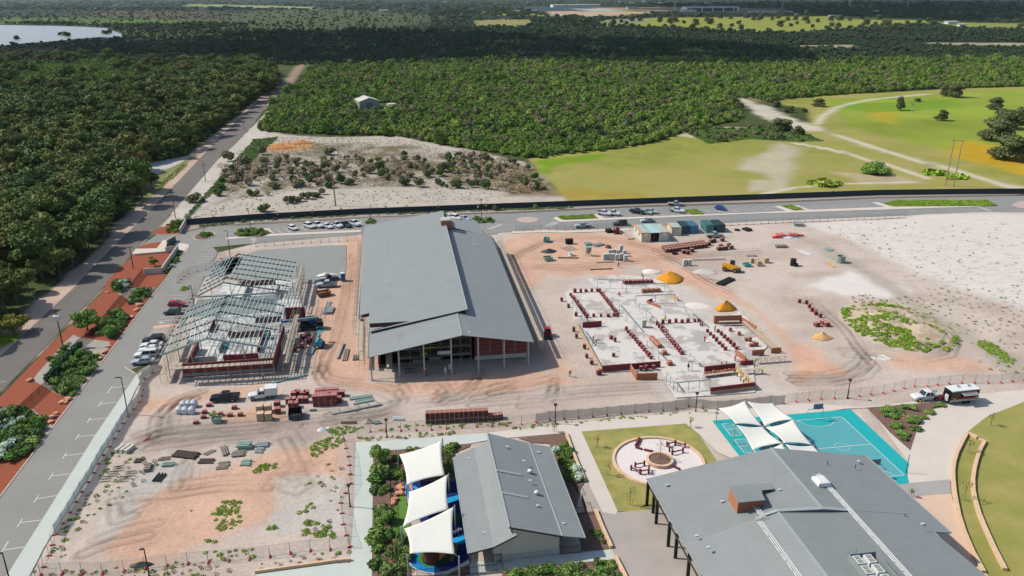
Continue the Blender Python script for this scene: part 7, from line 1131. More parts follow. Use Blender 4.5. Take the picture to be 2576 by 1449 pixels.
wires((g1.x, g1.y, h1), (g2.x, g2.y, h2), .8, of, 'power lines between the transformer pole and the entry wall pole'); wires((g2.x, g2.y, h2), (g3.x, g3.y, h3), .8, of, 'power lines between the entry wall pole and the verge pole'); wires((g3.x, g3.y, h3), (g4.x, g4.y, h4), .8, of, 'power lines between the two sandy verge poles'); wires((g6.x-.6, g6.y, h6-.5), (g6.x-170, g6.y-30, h6+2), 2.5, ((0, 0, 0), (0, 2.5, 0.6), (0, 5, 1.2)), 'three power lines crossing left over the wood from the tall weathered pole')
PYM = mat('pylon_steel', c(150, 164, 160), rough=.6, var=.05)
def pylon(bp, hgt, lab, w=4.2):
 g = G(bp); t = thing('transmission_tower', lab, 'pylon', g, 0.2, 'distant transmission towers'); b = MB(); th = max(.14, g.y*0.00011)
 lv = [0, .22, .42, .6, .75, .88, 1.0]; ws = [1, .72, .48, .3, .22, .18, .05]; c4 = [(-1, -1), (1, -1), (1, 1), (-1, 1)]
 for i in range(len(lv)-1):
  for k in range(4):
   p0 = [(c4[k][0]*w*ws[i], c4[k][1]*w*ws[i], hgt*lv[i]), (c4[k][0]*w*ws[i+1], c4[k][1]*w*ws[i+1], hgt*lv[i+1])]; k2 = (k+1) % 4
   b.beam(p0[0], p0[1], th*1.5, th*1.5); b.beam(p0[0], (c4[k2][0]*w*ws[i+1], c4[k2][1]*w*ws[i+1], hgt*lv[i+1]), th, th); b.beam((c4[k2][0]*w*ws[i], c4[k2][1]*w*ws[i], hgt*lv[i]), p0[1], th, th); b.beam(p0[1], (c4[k2][0]*w*ws[i+1], c4[k2][1]*w*ws[i+1], hgt*lv[i+1]), th, th)
 b.build('lattice', PYM, t)
 for f_, l in ((.62, 1.9), (.76, 1.5), (.9, 1.1)): b = MB(); b.beam((-w*l, 0, hgt*f_), (w*l, 0, hgt*f_), th*1.5, th*1.5); b.beam((-w*l, 0, hgt*f_), (0, 0, hgt*(f_+.07)), th, th); b.beam((w*l, 0, hgt*f_), (0, 0, hgt*(f_+.07)), th, th); b.build('crossarm', PYM, t)
 return g
pyl = [((44, 38), 'pale transmission tower at the far left beyond the lake'), ((225, 34), 'transmission tower standing on the reddish heath right of the lake'), ((525, 31), 'slim transmission tower over the far left white sheds'), ((837, 39), 'transmission tower above the grey green heath'), ((1328, 9), 'very distant transmission tower behind the far trees, left one'), ((1452, 16), 'distant transmission tower left of the bare earth works'), ((1424, 27), 'transmission tower in front of the dark reservoir'), ((1697, 35), 'transmission tower between the dam and the white factory'), ((1967, 27), 'transmission tower by the dark wood right of the factory'), ((2137, 16), 'transmission tower against the dark far wood'), ((2282, 24), 'faint transmission tower at the far right wood'), ((1415+750, 40), '')]
pg = []
for (x, y), lab in pyl[:-1]: pg.append(pylon((x, y), 42 if y > 20 else 46, lab))
b = MB()
for a, e in ((pg[0], pg[1]), (pg[1], pg[2]), (pg[0]+Vector((-1500, 60, 0)), pg[0])):
 for f_, l in ((.62, 7.5), (.76, 6), (.9, 4.5)):
  for s in (-1, 1): b.tube([(a.x+(e.x-a.x)*k/10+s*l, a.y+(e.y-a.y)*k/10, 42*f_-5*4*(k/10)*(1-k/10)) for k in range(11)], .13, 3)
tag(b.build('power_lines', PYM, None, tuple(pg[0])), 'high voltage lines strung between the far left transmission towers', 'power line')
def shed(px, w, d, h, rz, mw, mr, lab, ridge=1.2, cat='shed', door=True):
 p = G(px); t = thing('shed', lab, cat, p, rz); b = MB(); b.box(0, 0, h/2, w, d, h); b.build('wall', mw, t); b = MB(); b.slab([(-w/2-.3, -d/2-.3, h), (0, -d/2-.3, h+ridge), (0, d/2+.3, h+ridge), (-w/2-.3, d/2+.3, h)], .15); b.slab([(0, -d/2-.3, h+ridge), (w/2+.3, -d/2-.3, h), (w/2+.3, d/2+.3, h), (0, d/2+.3, h+ridge)], .15); b.add([(-w/2, -d/2-.01, h), (w/2, -d/2-.01, h), (0, -d/2-.01, h+ridge-.1)], [(0, 1, 2)], 1); b.build('roof', [mr, mw], t)
 if door: b = MB(); b.box(0, -d/2-.02, h*.42, w*.35, .06, h*.8); b.build('door', GUT, t)
PG = mat('pale_green_cladding', c(150, 160, 144), rough=.7, var=.04); PR = mat('pale_roof', c(206, 202, 186), rough=.6, var=.05)
shed((924, 271), 13, 14, 5.0, .25, PG, PR, 'pale green shed with a cream gable roof alone in the bushland', 2.2); p = G((985, 267)); b = MB(); b.lathe([(3.2, 0), (3.2, 1.6), (2.8, 1.8)], n=20); o = b.build('water_tank', PR); o.location = p; tag(o, 'low pale round water tank right of the lone bushland shed', 'water tank')
WF = mat('white_cladding', c(222, 226, 224), rough=.6, var=.03)
def factory(px, w, d, h, lab, m=WF, dk=False):
 p = G(px); t = thing('warehouse', lab, 'warehouse', p, 0.05); b = MB(); b.box(0, 0, h/2, w, d, h); b.build('wall', m, t); b = MB(); b.slab([(-w/2-1, -d/2-1, h+.6), (w/2+1, -d/2-1, h+.6), (w/2+1, d/2+1, h+1.4), (-w/2-1, d/2+1, h+1.4)], .6); b.build('roof', PR, t)
 if dk: b = MB(); b.box(0, -d/2-.2, h*.42, w*.92, .3, h*.7); b.build('open_side', mat('factory_dark', c(60, 78, 86)), t);
 for k in range(5): b = MB(); b.box(w*(-.4+.2*k), -d/2-.5, h*.42, w*.02, .3, h*.7); b.build('pillar', m, t)
factory((1786, 29), 190, 40, 15, 'long white warehouse with an open dark front in the far industrial area', dk=True); factory((1448, 18), 210, 50, 10, 'low white warehouse behind the dark far reservoir'); factory((1731, 30), 50, 20, 6, 'small white block at the left of the long warehouse'); factory((1590, 22), 40, 20, 6, 'white shed on the far bare ground between the two warehouses'); factory((2900-1935, 31), 30, 16, 7, 'white farm shed among the far central trees'); factory((2393, 60), 26, 14, 4.5, 'pale farm shed at the edge of the right wood'); factory((2418, 66), 14, 8, 3.5, 'small white shed right of the pale farm shed'); factory((2205, 32), 20, 8, 5, 'small white roof in the dark far wood'); factory((2100, 43), 34, 8, 4, 'low white sheds on the far paddock edge'); factory((2025, 30), 24, 10, 5, 'pale roofed house at the far wood edge'); factory((560, 19), 110, 20, 5, 'long pale glasshouse strip in the far left fields'); factory((620, 20), 60, 14, 5, 'shorter pale glasshouse right of the long strip')
for i, (x, y) in enumerate(((1215, 34), (1300, 31), (1340, 30), (1890, 33), (1910, 32), (1930, 33), (1950, 32), (1985, 33), (2010, 38), (345, 18), (245, 24), (290, 16), (1120, 6), (1560, 6), (1590, 8), (1620, 5), (1660, 9), (1780, 9))): factory((x, y), 16+5*(i % 3), 10, 4+i % 2, 'tiny pale building on the far plain', [WF, PR, CW][i % 3]);
for o in list(bpy.data.objects):
 if o.get('label') == 'tiny pale building on the far plain': o['group'] = 'tiny far buildings'
p = G((376, 291)); t = thing('picnic_shelter', 'small dark roofed shelter in the clearing of the left wood', 'shelter', p, .2); b = MB(); b.slab([(-3, -2, 2.6), (3, -2, 2.6), (3, 2, 2.9), (-3, 2, 2.9)], .15); b.build('roof', GUT, t); b = MB()
for sx in (-2.6, 2.6):
 for sy in (-1.7, 1.7): b.box(sx, sy, 1.3, .15, .15, 2.6)
b.build('post', TPOLE, t)
for px, lab in ((q1(1, 1, 2232, 668), 'small white square sign on the black fence near the hall top'), (q1(3, 1, 2428, 495), 'small white sign on a post at the right end of the black fence')):
 g = G(px); t = thing('sign', lab, 'sign', g); b = MB(); b.tube([(0, -.15, 0), (0, -.15, 1.5)], .03, 5); b.build('post', GALV, t); b = MB(); b.box(0, -.18, 1.4, .6, .04, .8); b.build('panel', WHITEM, t)
SKIN = mat('skin', c(196, 144, 112), rough=.6, var=.03); HAIR = mat('dark_hair', c(50, 38, 32), rough=.7); HELM = mat('white_helmet', c(236, 236, 232), rough=.4, var=.02)
CLO = {'yellow': c(206, 222, 40), 'orange': c(240, 110, 70), 'red': c(206, 40, 44), 'pink': c(232, 120, 140), 'navy': c(40, 46, 66), 'grey': c(120, 120, 120), 'khaki': c(150, 130, 96), 'black': c(34, 32, 34), 'white': c(226, 226, 222), 'lime': c(200, 236, 90), 'brown': c(110, 60, 50)}
def cloth(n): return mat('cloth_'+n, CLO[n], rough=.9, var=.1, scale=6)
POSES = {'stand': (0, 0, 0, 0), 'walk': (0.05, 0.25, 0, 0), 'bend': (0.75, 0.05, 0, 0), 'kneel': (0.35, 0.0, 1, 0), 'sit': (0.25, 0, 1, 0)}
def person(px, rz, pose, top, legs, lab, z=0.0, helmet=True, grp=None):
 lean, stride, kn, _ = POSES[pose]; hp = 0.92 if not kn else 0.5; sl, cl_ = math.sin(lean), math.cos(lean)
 def up(d, y=0.0): return (d*sl, y, hp+d*cl_)
 V = [up(0), up(.22), up(.44), up(.53), up(.60), up(.68), up(.76)]; E = [(0, 1), (1, 2), (2, 3), (3, 4), (4, 5), (5, 6)]; Rr = [.15, .14, .15, .06, .085, .1, .07]
 def addv(p, pa, r_): V.append(p); E.append((pa, len(V)-1)); Rr.append(r_); return len(V)-1
 for s in (-1, 1):
  h_ = addv((0, s*.1, hp-.05), 0, .095)
  if kn: k_ = addv((.36, s*.12, .12+.2*(s > 0)), h_, .07); f_ = addv((.0 if s < 0 else .36, s*.12, .06), k_, .05); addv((-.1 if s < 0 else .5, s*.12, .04), f_, .04)
  else: k_ = addv((s*stride*.6+.03, s*.11, .5), h_, .07); f_ = addv((s*stride-.04, s*.11, .08), k_, .05); addv((s*stride+.14, s*.12, .04), f_, .04)
  a0 = up(.42); sh = addv((a0[0], s*.19, a0[2]), 2, .065)
  el = addv((a0[0]+.04+.1*lean-s*stride*.3, s*.25, a0[2]-.27), sh, .05); wr = addv((a0[0]+.22+.1*lean-s*stride*.2, s*.23, a0[2]-.44), el, .038); hd = addv((a0[0]+.29+.1*lean, s*.22, a0[2]-.47), wr, .042)
  for q_ in range(3): addv((a0[0]+.36+.1*lean, s*(.2+.018*q_), a0[2]-.49+.01*q_), hd, .011)
 me = bpy.data.meshes.new('person_rig'); me.from_pydata(V, E, []); tmp = bpy.data.objects.new('person_rig', me); COL.objects.link(tmp); tmp.modifiers.new('skin', 'SKIN')
 for i, r_ in enumerate(Rr): me.skin_vertices[0].data[i].radius = (r_, r_)
 me.skin_vertices[0].data[0].use_root = True; sm = tmp.modifiers.new('sub', 'SUBSURF'); sm.levels = sm.render_levels = 1
 dg = bpy.context.evaluated_depsgraph_get(); nm = bpy.data.meshes.new_from_object(tmp.evaluated_get(dg)); bpy.data.objects.remove(tmp); nm.name = 'body'
 for m_ in (cloth(top), cloth(legs), SKIN): nm.materials.append(m_)
 for p in nm.polygons:
  cx, cy, cz = p.center; along = (cx)*sl+(cz-hp)*cl_
  p.material_index = 1 if cz < hp-.02 and abs(cy) < .2 and along < .02 else (2 if along > .5 or (abs(cy) > .2 and cz < hp+.42*cl_-.34) else 0)
  p.use_smooth = True
 g = G(px, z); t = thing('person', lab, 'person', g, rz, grp); o = bpy.data.objects.new('body', nm); COL.objects.link(o); o.parent = t
 hx, _, hz = up(.69); b = MB(); b.lathe([(.125, hz), (.12, hz+.07), (.07, hz+.13), (.02, hz+.14)], hx, 0, 10)
 if helmet: b.box(hx+.1, 0, hz+.01, .1, .16, .02)
 b.build('helmet' if helmet else 'hair', HELM if helmet else HAIR, t, smooth=True); b = MB()
 for s in (-1, 1): b.box(hx+.095, s*.035, hz-.03, .02, .025, .016)
 b.build('eyes', CHAS, t); b = MB(); b.box(hx+.11, 0, hz-.06, .03, .025, .04); b.build('nose', SKIN, t)
person(q1(2, 1, 1070, 1243), -1.2, 'stand', 'orange', 'brown', 'worker in orange top and brown trousers standing alone on the pink sand'); person(q1(2, 1, 1428, 978), -1.5, 'stand', 'red', 'black', 'worker in red top standing in the dark office doorway'); person(q1(2, 1, 1455, 975), -1.2, 'stand', 'white', 'khaki', 'pale dressed worker just right of the red one in the office doorway', helmet=False)
person(T4(868, 1095), 0.3, 'walk', 'red', 'black', 'worker in red shirt and white helmet walking on the grey slab room', .16); person(T4(1075, 880), 2.0, 'stand', 'lime', 'khaki', 'worker in lime vest near the brown brick end wall', .16); person(T3(1295, 490), 1.0, 'kneel', 'red', 'red', 'worker in red kneeling on the white slab by a small brick pack', .16, False); person(T3(1935, 1000), .4, 'bend', 'pink', 'grey', 'worker in pink top bending at the corridor beam', .16, False); person(T3(2225, 985), 1.4, 'sit', 'yellow', 'red', 'worker in yellow top and red cap sitting behind the brick row', .16, False); person(T3(1780, 150), 2.6, 'bend', 'brown', 'brown', 'dark dressed worker bending behind the red pallets under the long beam', .9, False)
person(T5(620, 255), .5, 'bend', 'white', 'black', 'worker in white top and black trousers bending at the left tan wall', .16); person(T5(560, 190), .8, 'bend', 'white', 'pink', 'white topped worker stooping behind the one in black trousers', .16); person(q1(2, 2, 1772, 835), -1.5, 'stand', 'black', 'white', 'worker in black top and white trousers in front of the middle opening', .16, False); person(q1(2, 2, 2100, 785), -1.2, 'sit', 'white', 'white', 'left one of two white dressed workers behind the tan wall', .16); person(q1(2, 2, 2147, 783), -1.2, 'sit', 'white', 'grey', 'right one of two white dressed workers behind the tan wall', .16)
person(T9(665, 1135), .4, 'bend', 'yellow', 'black', 'worker in yellow top leaning at the inner face of the long tan wall', .16); person(T9(795, 1270), .3, 'bend', 'lime', 'brown', 'worker in lime vest laying bricks at the lower tan wall', .16); person(T9(735, 1225), .2, 'bend', 'pink', 'navy', 'worker in pink and navy beside the lime vest bricklayer', .16, False); person(T9(1172, 1090), 2.8, 'stand', 'lime', 'black', 'worker in lime top and black trousers outside the tan wall by the trestle'); person(T9(715, 940), .2, 'bend', 'red', 'grey', 'worker in bright red leaning over the small brick wall', .16); person(T9(620, 830), 1.0, 'bend', 'pink', 'navy', 'pink topped worker by the orange angled wall', .16)
person(z1(560, 1180, 640, 1725, 980), -1.5, 'bend', 'yellow', 'khaki', 'worker in yellow vest under the front scaffold of the steel building'); person(z1(560, 1180, 640, 2025, 860), -1.5, 'stand', 'grey', 'white', 'worker in grey near the stair of the steel building'); person(z1(1340, 1240, 480, 1775, 890), -1.5, 'stand', 'white', 'white', 'worker in white overalls under the open front of the hall'); person(z1(1340, 1240, 480, 1380, 920), -1.2, 'stand', 'red', 'brown', 'worker in red beside the second hall column'); person(q1(2, 2, 580, 890), -1.5, 'bend', 'black', 'khaki', 'worker stooping alone on the orange sand right of the hall', 0, False)
def leafmat(name, cols, amt=1.0, f=0.82, mixr=.5):
 m = bpy.data.materials.new(name); m.use_nodes = True; n = m.node_tree.nodes; L = m.node_tree.links; b = n['Principled BSDF']; b.inputs['Roughness'].default_value = .75; b.inputs['Specular IOR Level'].default_value = .15
 oi = n.new('ShaderNodeObjectInfo'); rp = n.new('ShaderNodeValToRGB'); els = rp.color_ramp.elements
 while len(els) < len(cols): els.new(0.5)
 for i, cc in enumerate(cols): els[i].position = i/max(1, len(cols)-1); els[i].color = (*c(*cc, f), 1)
 lz = n.new('ShaderNodeTexNoise'); lz.inputs['Scale'].default_value = .018; lz.inputs['Detail'].default_value = 3; L.new(oi.outputs['Location'], lz.inputs['Vector']); m1 = n.new('ShaderNodeMapRange'); m1.inputs[1].default_value = .3; m1.inputs[2].default_value = .7; L.new(lz.outputs['Fac'], m1.inputs[0])
 mx2 = n.new('ShaderNodeMix'); mx2.data_type = 'FLOAT'; mx2.inputs[0].default_value = mixr; L.new(m1.outputs[0], mx2.inputs[2]); L.new(oi.outputs['Random'], mx2.inputs[3]); L.new(mx2.outputs[0], rp.inputs[0]); at_ = n.new('ShaderNodeAttribute'); at_.attribute_name = 'tint'; mx = n.new('ShaderNodeMix'); mx.data_type = 'RGBA'; mx.blend_type = 'MULTIPLY'; mx.inputs[0].default_value = amt
 L.new(rp.outputs[0], mx.inputs[6]); L.new(at_.outputs['Color'], mx.inputs[7]); L.new(mx.outputs[2], b.inputs['Base Color']); return m
LW = leafmat('wood_leaves', [(44, 62, 28), (58, 76, 34), (66, 86, 36), (62, 78, 34), (82, 88, 38), (78, 84, 36), (94, 86, 44), (98, 108, 48)])
LS = leafmat('scrub_leaves', [(52, 76, 34), (66, 92, 34), (80, 106, 38), (72, 100, 34), (92, 114, 44), (84, 104, 42), (106, 122, 46), (100, 104, 62), (118, 118, 58)])
LSU = leafmat('heath_leaves', [(64, 76, 44), (52, 70, 36), (84, 90, 56), (108, 98, 74), (60, 78, 40), (74, 92, 40), (126, 112, 92)])
LDK = leafmat('paddock_leaves', [(58, 68, 40), (72, 80, 48), (64, 74, 36), (80, 82, 52)]); LG = leafmat('garden_leaves', [(62, 92, 38), (78, 108, 44), (96, 118, 52), (70, 98, 40), (88, 104, 56), (54, 82, 36), (108, 124, 60)], mixr=1.0); LSIL = leafmat('silver_leaves', [(158, 172, 150), (140, 160, 132)]); LF = leafmat('far_leaves', [(34, 54, 38), (46, 62, 40), (40, 58, 34), (60, 70, 46), (36, 56, 44), (70, 72, 46)]); LWD = leafmat('weed_leaves', [(96, 128, 34), (110, 134, 38), (84, 118, 34), (132, 130, 60)], mixr=1.0); LBR = leafmat('brown_twigs', [(150, 132, 112), (136, 120, 102), (158, 144, 120), (132, 120, 92)], mixr=1.0)
TRK = mat('tree_bark', c(112, 96, 80), rough=.95, var=.25, scale=2); TWG = mat('grey_twig', c(150, 138, 124), rough=.95, var=.2)
def crown(name, lobes, n, size, seed, lm, core=.72, stems=None, flatn=.65):
 r = np.random.default_rng(seed); lob = np.array(lobes, float); ar = (lob[:, 3]*lob[:, 4]+lob[:, 3]*lob[:, 5]); li = r.choice(len(lob), n, p=ar/ar.sum()); d = r.normal(size=(n, 3)); d[:, 2] = np.where(d[:, 2] < -.35*np.abs(d[:, 0]), -d[:, 2]*.7, d[:, 2]); d /= np.linalg.norm(d, axis=1)[:, None]
 rad = r.uniform(.78, 1.08, n)[:, None]; P_ = lob[li, :3]+d*lob[li, 3:6]*rad; nn = d*flatn+r.normal(size=(n, 3))*.55; nn[:, 2] += .25; nn /= np.linalg.norm(nn, axis=1)[:, None]
 a = np.cross(nn, r.normal(size=(n, 3))); a /= np.linalg.norm(a, axis=1)[:, None]; b_ = np.cross(nn, a); s = size*r.uniform(.55, 1.25, n)[:, None]; k = r.uniform(.5, 1.0, n)[:, None]
 vs = np.concatenate([P_-a*s*.5-b_*s*.35*k, P_+a*s*.5-b_*s*.2, P_+a*s*.35+b_*s*.5*k, P_-a*s*.45+b_*s*.4], 1).reshape(-1, 3); lt = r.uniform(.85, 1.15, len(lob)); tint = np.repeat(lt[li]*r.uniform(.75, 1.25, n), 4)
 faces = [tuple(range(4*i, 4*i+4)) for i in range(n)]; V = [tuple(v) for v in vs]; T_ = list(tint); mi = [0]*n
 if core:  # hidden inner blobs added to block light through the crown, tinted darker
  mb = MB()
  for i, l in enumerate(lob): mb.blob(l[0], l[1], l[2], l[3]*core, l[4]*core, l[5]*core, seed=seed+i, jit=.12, n=7, k=5)
  o_ = len(V); V += mb.v; faces += [tuple(j+o_ for j in f) for f in mb.f]; T_ += [.85]*len(mb.v); mi += [0]*len(mb.f)
 if stems:
  mb = MB()
  for s_ in stems: mb.tube(s_[0], s_[1], 5)
  o_ = len(V); V += mb.v; faces += [tuple(j+o_ for j in f) for f in mb.f]; T_ += [1]*len(mb.v); mi += [1]*len(mb.f)
 me = bpy.data.meshes.new(name); me.from_pydata(V, [], faces); me.materials.append(lm)
 if stems: me.materials.append(TRK)
 me.polygons.foreach_set('material_index', mi); ca = me.color_attributes.new('tint', 'FLOAT_COLOR', 'POINT'); t3 = np.ones((len(V), 4)); t3[:, :3] = np.array(T_)[:, None]; t3[:, 0] *= 1.04; ca.data.foreach_set('color', t3.ravel()); me.update(); return me
def tree_lobes(r, R, h0, h1, n):
 out = []
 for i in range(n):
  a = r.uniform(0, 6.28); q_ = R*.62*math.sqrt(r.uniform(0, 1)); z = h0+(h1-h0)*r.uniform(.15, .85)*(1-.35*(q_/R)); s = R*r.uniform(.34, .52); out.append((q_*math.cos(a), q_*math.sin(a), z, s, s, s*r.uniform(.55, .75)))
 return out
def limbs(lobes, h0, r0, n=5):
 st = [([(0, 0, -.1), (.1, .05, h0*.6), (.05, 0, h0*1.25)], [r0, r0*.8, r0*.6])]
 for l in lobes[:n]: st.append(([(.05, 0, h0*.8), (l[0]*.5, l[1]*.5, h0+(l[2]-h0)*.5), (l[0], l[1], l[2])], [r0*.55, r0*.4, r0*.15]))
 return st
rs = random.Random(99)
def mkwood(i, R, h, lm=LW, n=1500, sz=.62, nm='wood_tree', nl=11, h0f=.4):
 lb = tree_lobes(rs, R, h*h0f, h, nl); cm = crown(nm+'_crown', lb, n, sz, 100+i, lm); mb = MB()
 for s_ in limbs(lb, h*h0f, .05*R+.06, 6): mb.tube(s_[0], s_[1], 6)
 tm = bpy.data.meshes.new(nm+'_trunk'); tm.from_pydata(mb.v, [], mb.f); tm.materials.append(TRK); full = crown(nm, lb, int(n*.75), sz*1.1, 100+i, lm, stems=limbs(lb, h*h0f, .05*R+.06, 4)); return cm, tm, full
WOOD = [mkwood(i, R, h) for i, (R, h) in enumerate([(3.6, 8.5), (4.2, 9.5), (3.2, 7.5), (4.6, 10.5), (3.8, 8.0), (3.0, 9.0)])]
def shrub(i, R, h, lm=LS, n=420, sz=.5, nl=6, core=.75, nm='shrub'):
 lb = []
 for k in range(nl): a = rs.uniform(0, 6.28); q_ = R*.55*math.sqrt(rs.uniform(0, 1)); s = R*rs.uniform(.4, .6); lb.append((q_*math.cos(a), q_*math.sin(a), h*rs.uniform(.32, .62), s, s, h*rs.uniform(.3, .42)))
 return crown(nm, lb, n, sz, 300+i, lm, core, stems=[([(0, 0, -.1), (.1, 0, h*.4)], [.08, .05])])
SCR = [shrub(i, R, h) for i, (R, h) in enumerate([(1.7, 2.4), (2.1, 2.9), (1.4, 2.0), (2.4, 3.4), (1.8, 2.2), (1.6, 3.0), (2.0, 2.0)])]
HEA = [shrub(20+i, R, h, LSU, 520, .42) for i, (R, h) in enumerate([(1.6, 2.4), (2.0, 3.0), (1.3, 1.8), (1.8, 2.0)])]
TWI = [crown('twiggy_shrub', [(0, 0, h*.55, R, R, h*.5)], 190, .3, 350+i, LBR, 0, stems=[([(0, 0, 0), (math.cos(a)*R*.5, math.sin(a)*R*.5, h*.5), (math.cos(a)*R*.9, math.sin(a)*R*.9, h)], [.05, .035, .015]) for a in np.arange(0, 6.28, .7)]) for i, (R, h) in enumerate([(1.3, 2.2), (1.7, 2.6), (1.0, 1.6)])]
GAR = [shrub(40+i, R, h, LG, 420, .26) for i, (R, h) in enumerate([(.8, .9), (1.0, 1.1), (.7, .7), (.9, 1.4)])]; SIL = [shrub(50, .9, 1.0, LSIL, 420, .22)]
FARP = [shrub(60+i, R, h, LF, 170, 1.5, 7) for i, (R, h) in enumerate([(4.0, 5.5), (5.0, 7.0), (3.4, 4.5), (6.0, 8.0)])]
WED = [crown('weed', [(0, 0, .1, .5, .5, .12)], 70, .22, 400+i, LWD, 0, flatn=.3) for i in range(3)] + [crown('weed', [(0, 0, .1, .35, .3, .12)], 30, .2, 410, LWD, 0, flatn=.3)]
DRY = [crown('dry_tuft', [(0, 0, .12, .3, .3, .18)], 26, .2, 420+i, LBR, 0, flatn=.2) for i in range(2)]
PCOL = bpy.data.collections.new('scatter_sources')
def scatter(name, pts, meshes, scl, label, cat, zrot=True, zs=None):
 n = len(pts); me = bpy.data.meshes.new(name); me.from_pydata([tuple(p) for p in pts], [], []); ix = RNG.integers(0, len(meshes), n).astype(np.int32)
 for nm, ty, arr in (('idx', 'INT', ix), ('scl', 'FLOAT', np.asarray(scl, np.float32)), ('rot', 'FLOAT', RNG.uniform(0, 6.28, n).astype(np.float32)), ('zsc', 'FLOAT', np.asarray(zs if zs is not None else np.ones(n), np.float32))):
  at_ = me.attributes.new(nm, ty, 'POINT'); at_.data.foreach_set('value', arr)
 col = bpy.data.collections.new(name+'_sources')
 for i, m_ in enumerate(meshes): o = bpy.data.objects.new('%s_source_%02d' % (name, i), m_); col.objects.link(o)
 ob = bpy.data.objects.new(name, me); COL.objects.link(ob); md = ob.modifiers.new('scatter', 'NODES'); ng = bpy.data.node_groups.new(name, 'GeometryNodeTree'); md.node_group = ng
 ng.interface.new_socket('Geometry', in_out='INPUT', socket_type='NodeSocketGeometry'); ng.interface.new_socket('Geometry', in_out='OUTPUT', socket_type='NodeSocketGeometry'); N = ng.nodes; L = ng.links
 gi = N.new('NodeGroupInput'); go = N.new('NodeGroupOutput'); ip = N.new('GeometryNodeInstanceOnPoints'); ci = N.new('GeometryNodeCollectionInfo'); ci.inputs['Collection'].default_value = col; ci.inputs['Separate Children'].default_value = True; ci.inputs['Reset Children'].default_value = True
 def attr(nm, ty):
  a = N.new('GeometryNodeInputNamedAttribute'); a.data_type = ty; a.inputs['Name'].default_value = nm; return next(s for s in a.outputs if s.name == 'Attribute' and s.enabled)
 m2p = N.new('GeometryNodeMeshToPoints'); L.new(gi.outputs[0], m2p.inputs['Mesh']); L.new(m2p.outputs[0], ip.inputs['Points']); L.new(ci.outputs[0], ip.inputs['Instance']); ip.inputs['Pick Instance'].default_value = True
 L.new(attr('idx', 'INT'), ip.inputs['Instance Index']); cx = N.new('ShaderNodeCombineXYZ'); L.new(attr('rot', 'FLOAT'), cx.inputs[2]); L.new(cx.outputs[0], ip.inputs['Rotation'])
 c2 = N.new('ShaderNodeCombineXYZ'); s_ = attr('scl', 'FLOAT'); mu = N.new('ShaderNodeMath'); mu.operation = 'MULTIPLY'; L.new(s_, mu.inputs[0]); L.new(attr('zsc', 'FLOAT'), mu.inputs[1]); L.new(s_, c2.inputs[0]); L.new(s_, c2.inputs[1]); L.new(mu.outputs[0], c2.inputs[2]); L.new(c2.outputs[0], ip.inputs['Scale'])
 L.new(ip.outputs[0], go.inputs[0]); tag(ob, label, cat, None, 'stuff'); return ob
def inp(poly, x, y):
 ins = np.zeros(x.size, bool); n = len(poly)
 for i in range(n):
  x1, y1 = poly[i][0], poly[i][1]; x2, y2 = poly[(i+1) % n][0], poly[(i+1) % n][1]
  if y1 != y2: ins ^= ((y1 > y) != (y2 > y)) & (x < (x2-x1)*(y-y1)/(y2-y1)+x1)
 return ins
def projA(x, y, z=0.0):
 d = np.stack([x, y, np.full(x.size, z-H)]); cc = RC @ d; return 1288+F*cc[0]/cc[2], 724.5+F*cc[1]/cc[2]
def sample(pxpoly, dens, excl=(), seed=0, jit=True, frame=True, margin=130):
 poly = [(v.x, v.y) for v in GA(pxpoly)]; P_ = np.array(poly); r = np.random.default_rng(seed); x0, y0 = P_.min(0); x1, y1 = P_.max(0); st = dens**-.5
 gx, gy = np.meshgrid(np.arange(x0, x1, st), np.arange(y0, y1, st)); x = gx.ravel()+r.uniform(-.5, .5, gx.size)*st; y = gy.ravel()+r.uniform(-.5, .5, gx.size)*st; k = inp(poly, x, y)
 for e_ in excl: k &= ~inp([(v.x, v.y) for v in GA(e_)], x, y)
 x, y = x[k], y[k]
 if frame: px, py = projA(x, y); k = (px > -margin) & (px < 2576+margin) & (py < 1449+120); x, y = x[k], y[k]
 return x, y
wood_px = [(-700, 180), (0, 142), (300, 150), (560, 168), (648, 165), (700, 196), (692, 228), (640, 252), (596, 292), (540, 332), (505, 362), (468, 392), (440, 400), (415, 440), (368, 497), (320, 545), (286, 568), (280, 600), (225, 650), (140, 716), (70, 770), (20, 800), (-200, 960), (-500, 900)]
clear = [[(350, 450), (375, 408), (480, 392), (440, 445), (395, 470), (350, 480)], [(366, 272), (412, 258), (440, 285), (415, 312), (380, 300)], [(20, 330), (70, 335), (60, 362), (10, 358)], [(60, 745), (110, 700), (20, 690), (-30, 700)]]
x, y = sample(wood_px, 1/24.0, clear, 1); px_, py_ = projA(x, y); k = (py_ > 262-.28*(px_-250)*(px_ > 250)*0-np.clip(px_-330, 0, 200)*.55) | (fbm(x/30, y/30, 23) > .17); k &= (fbm(x/9, y/9, 29) > -.22); SBX, SBY = x[~k], y[~k]; x, y = x[k], y[k]; o_ = np.argsort(y+np.abs(x)*.1); x, y = x[o_], y[o_]
lab_w = {0: 'olive green tree in the near edge of the wood left of the road', 1: 'tree in the wood left of the road, behind the roadside edge'}
for i in range(min(250, len(x))):
 k = rs.randrange(len(WOOD)); s = rs.choice((.7, .9, 1.0, 1.15, 1.4)); t = thing('wood_tree', lab_w[0 if i < 90 else 1], 'tree', (x[i], y[i], 0), rs.uniform(0, 6.28), 'near trees of the left wood' if i < 90 else 'inner trees of the left wood'); t.scale = (s, s, s*rs.uniform(.9, 1.15))
 for nm, m_ in (('crown', WOOD[k][0]), ('trunk', WOOD[k][1])): o = bpy.data.objects.new(nm, m_); COL.objects.link(o); o.parent = t
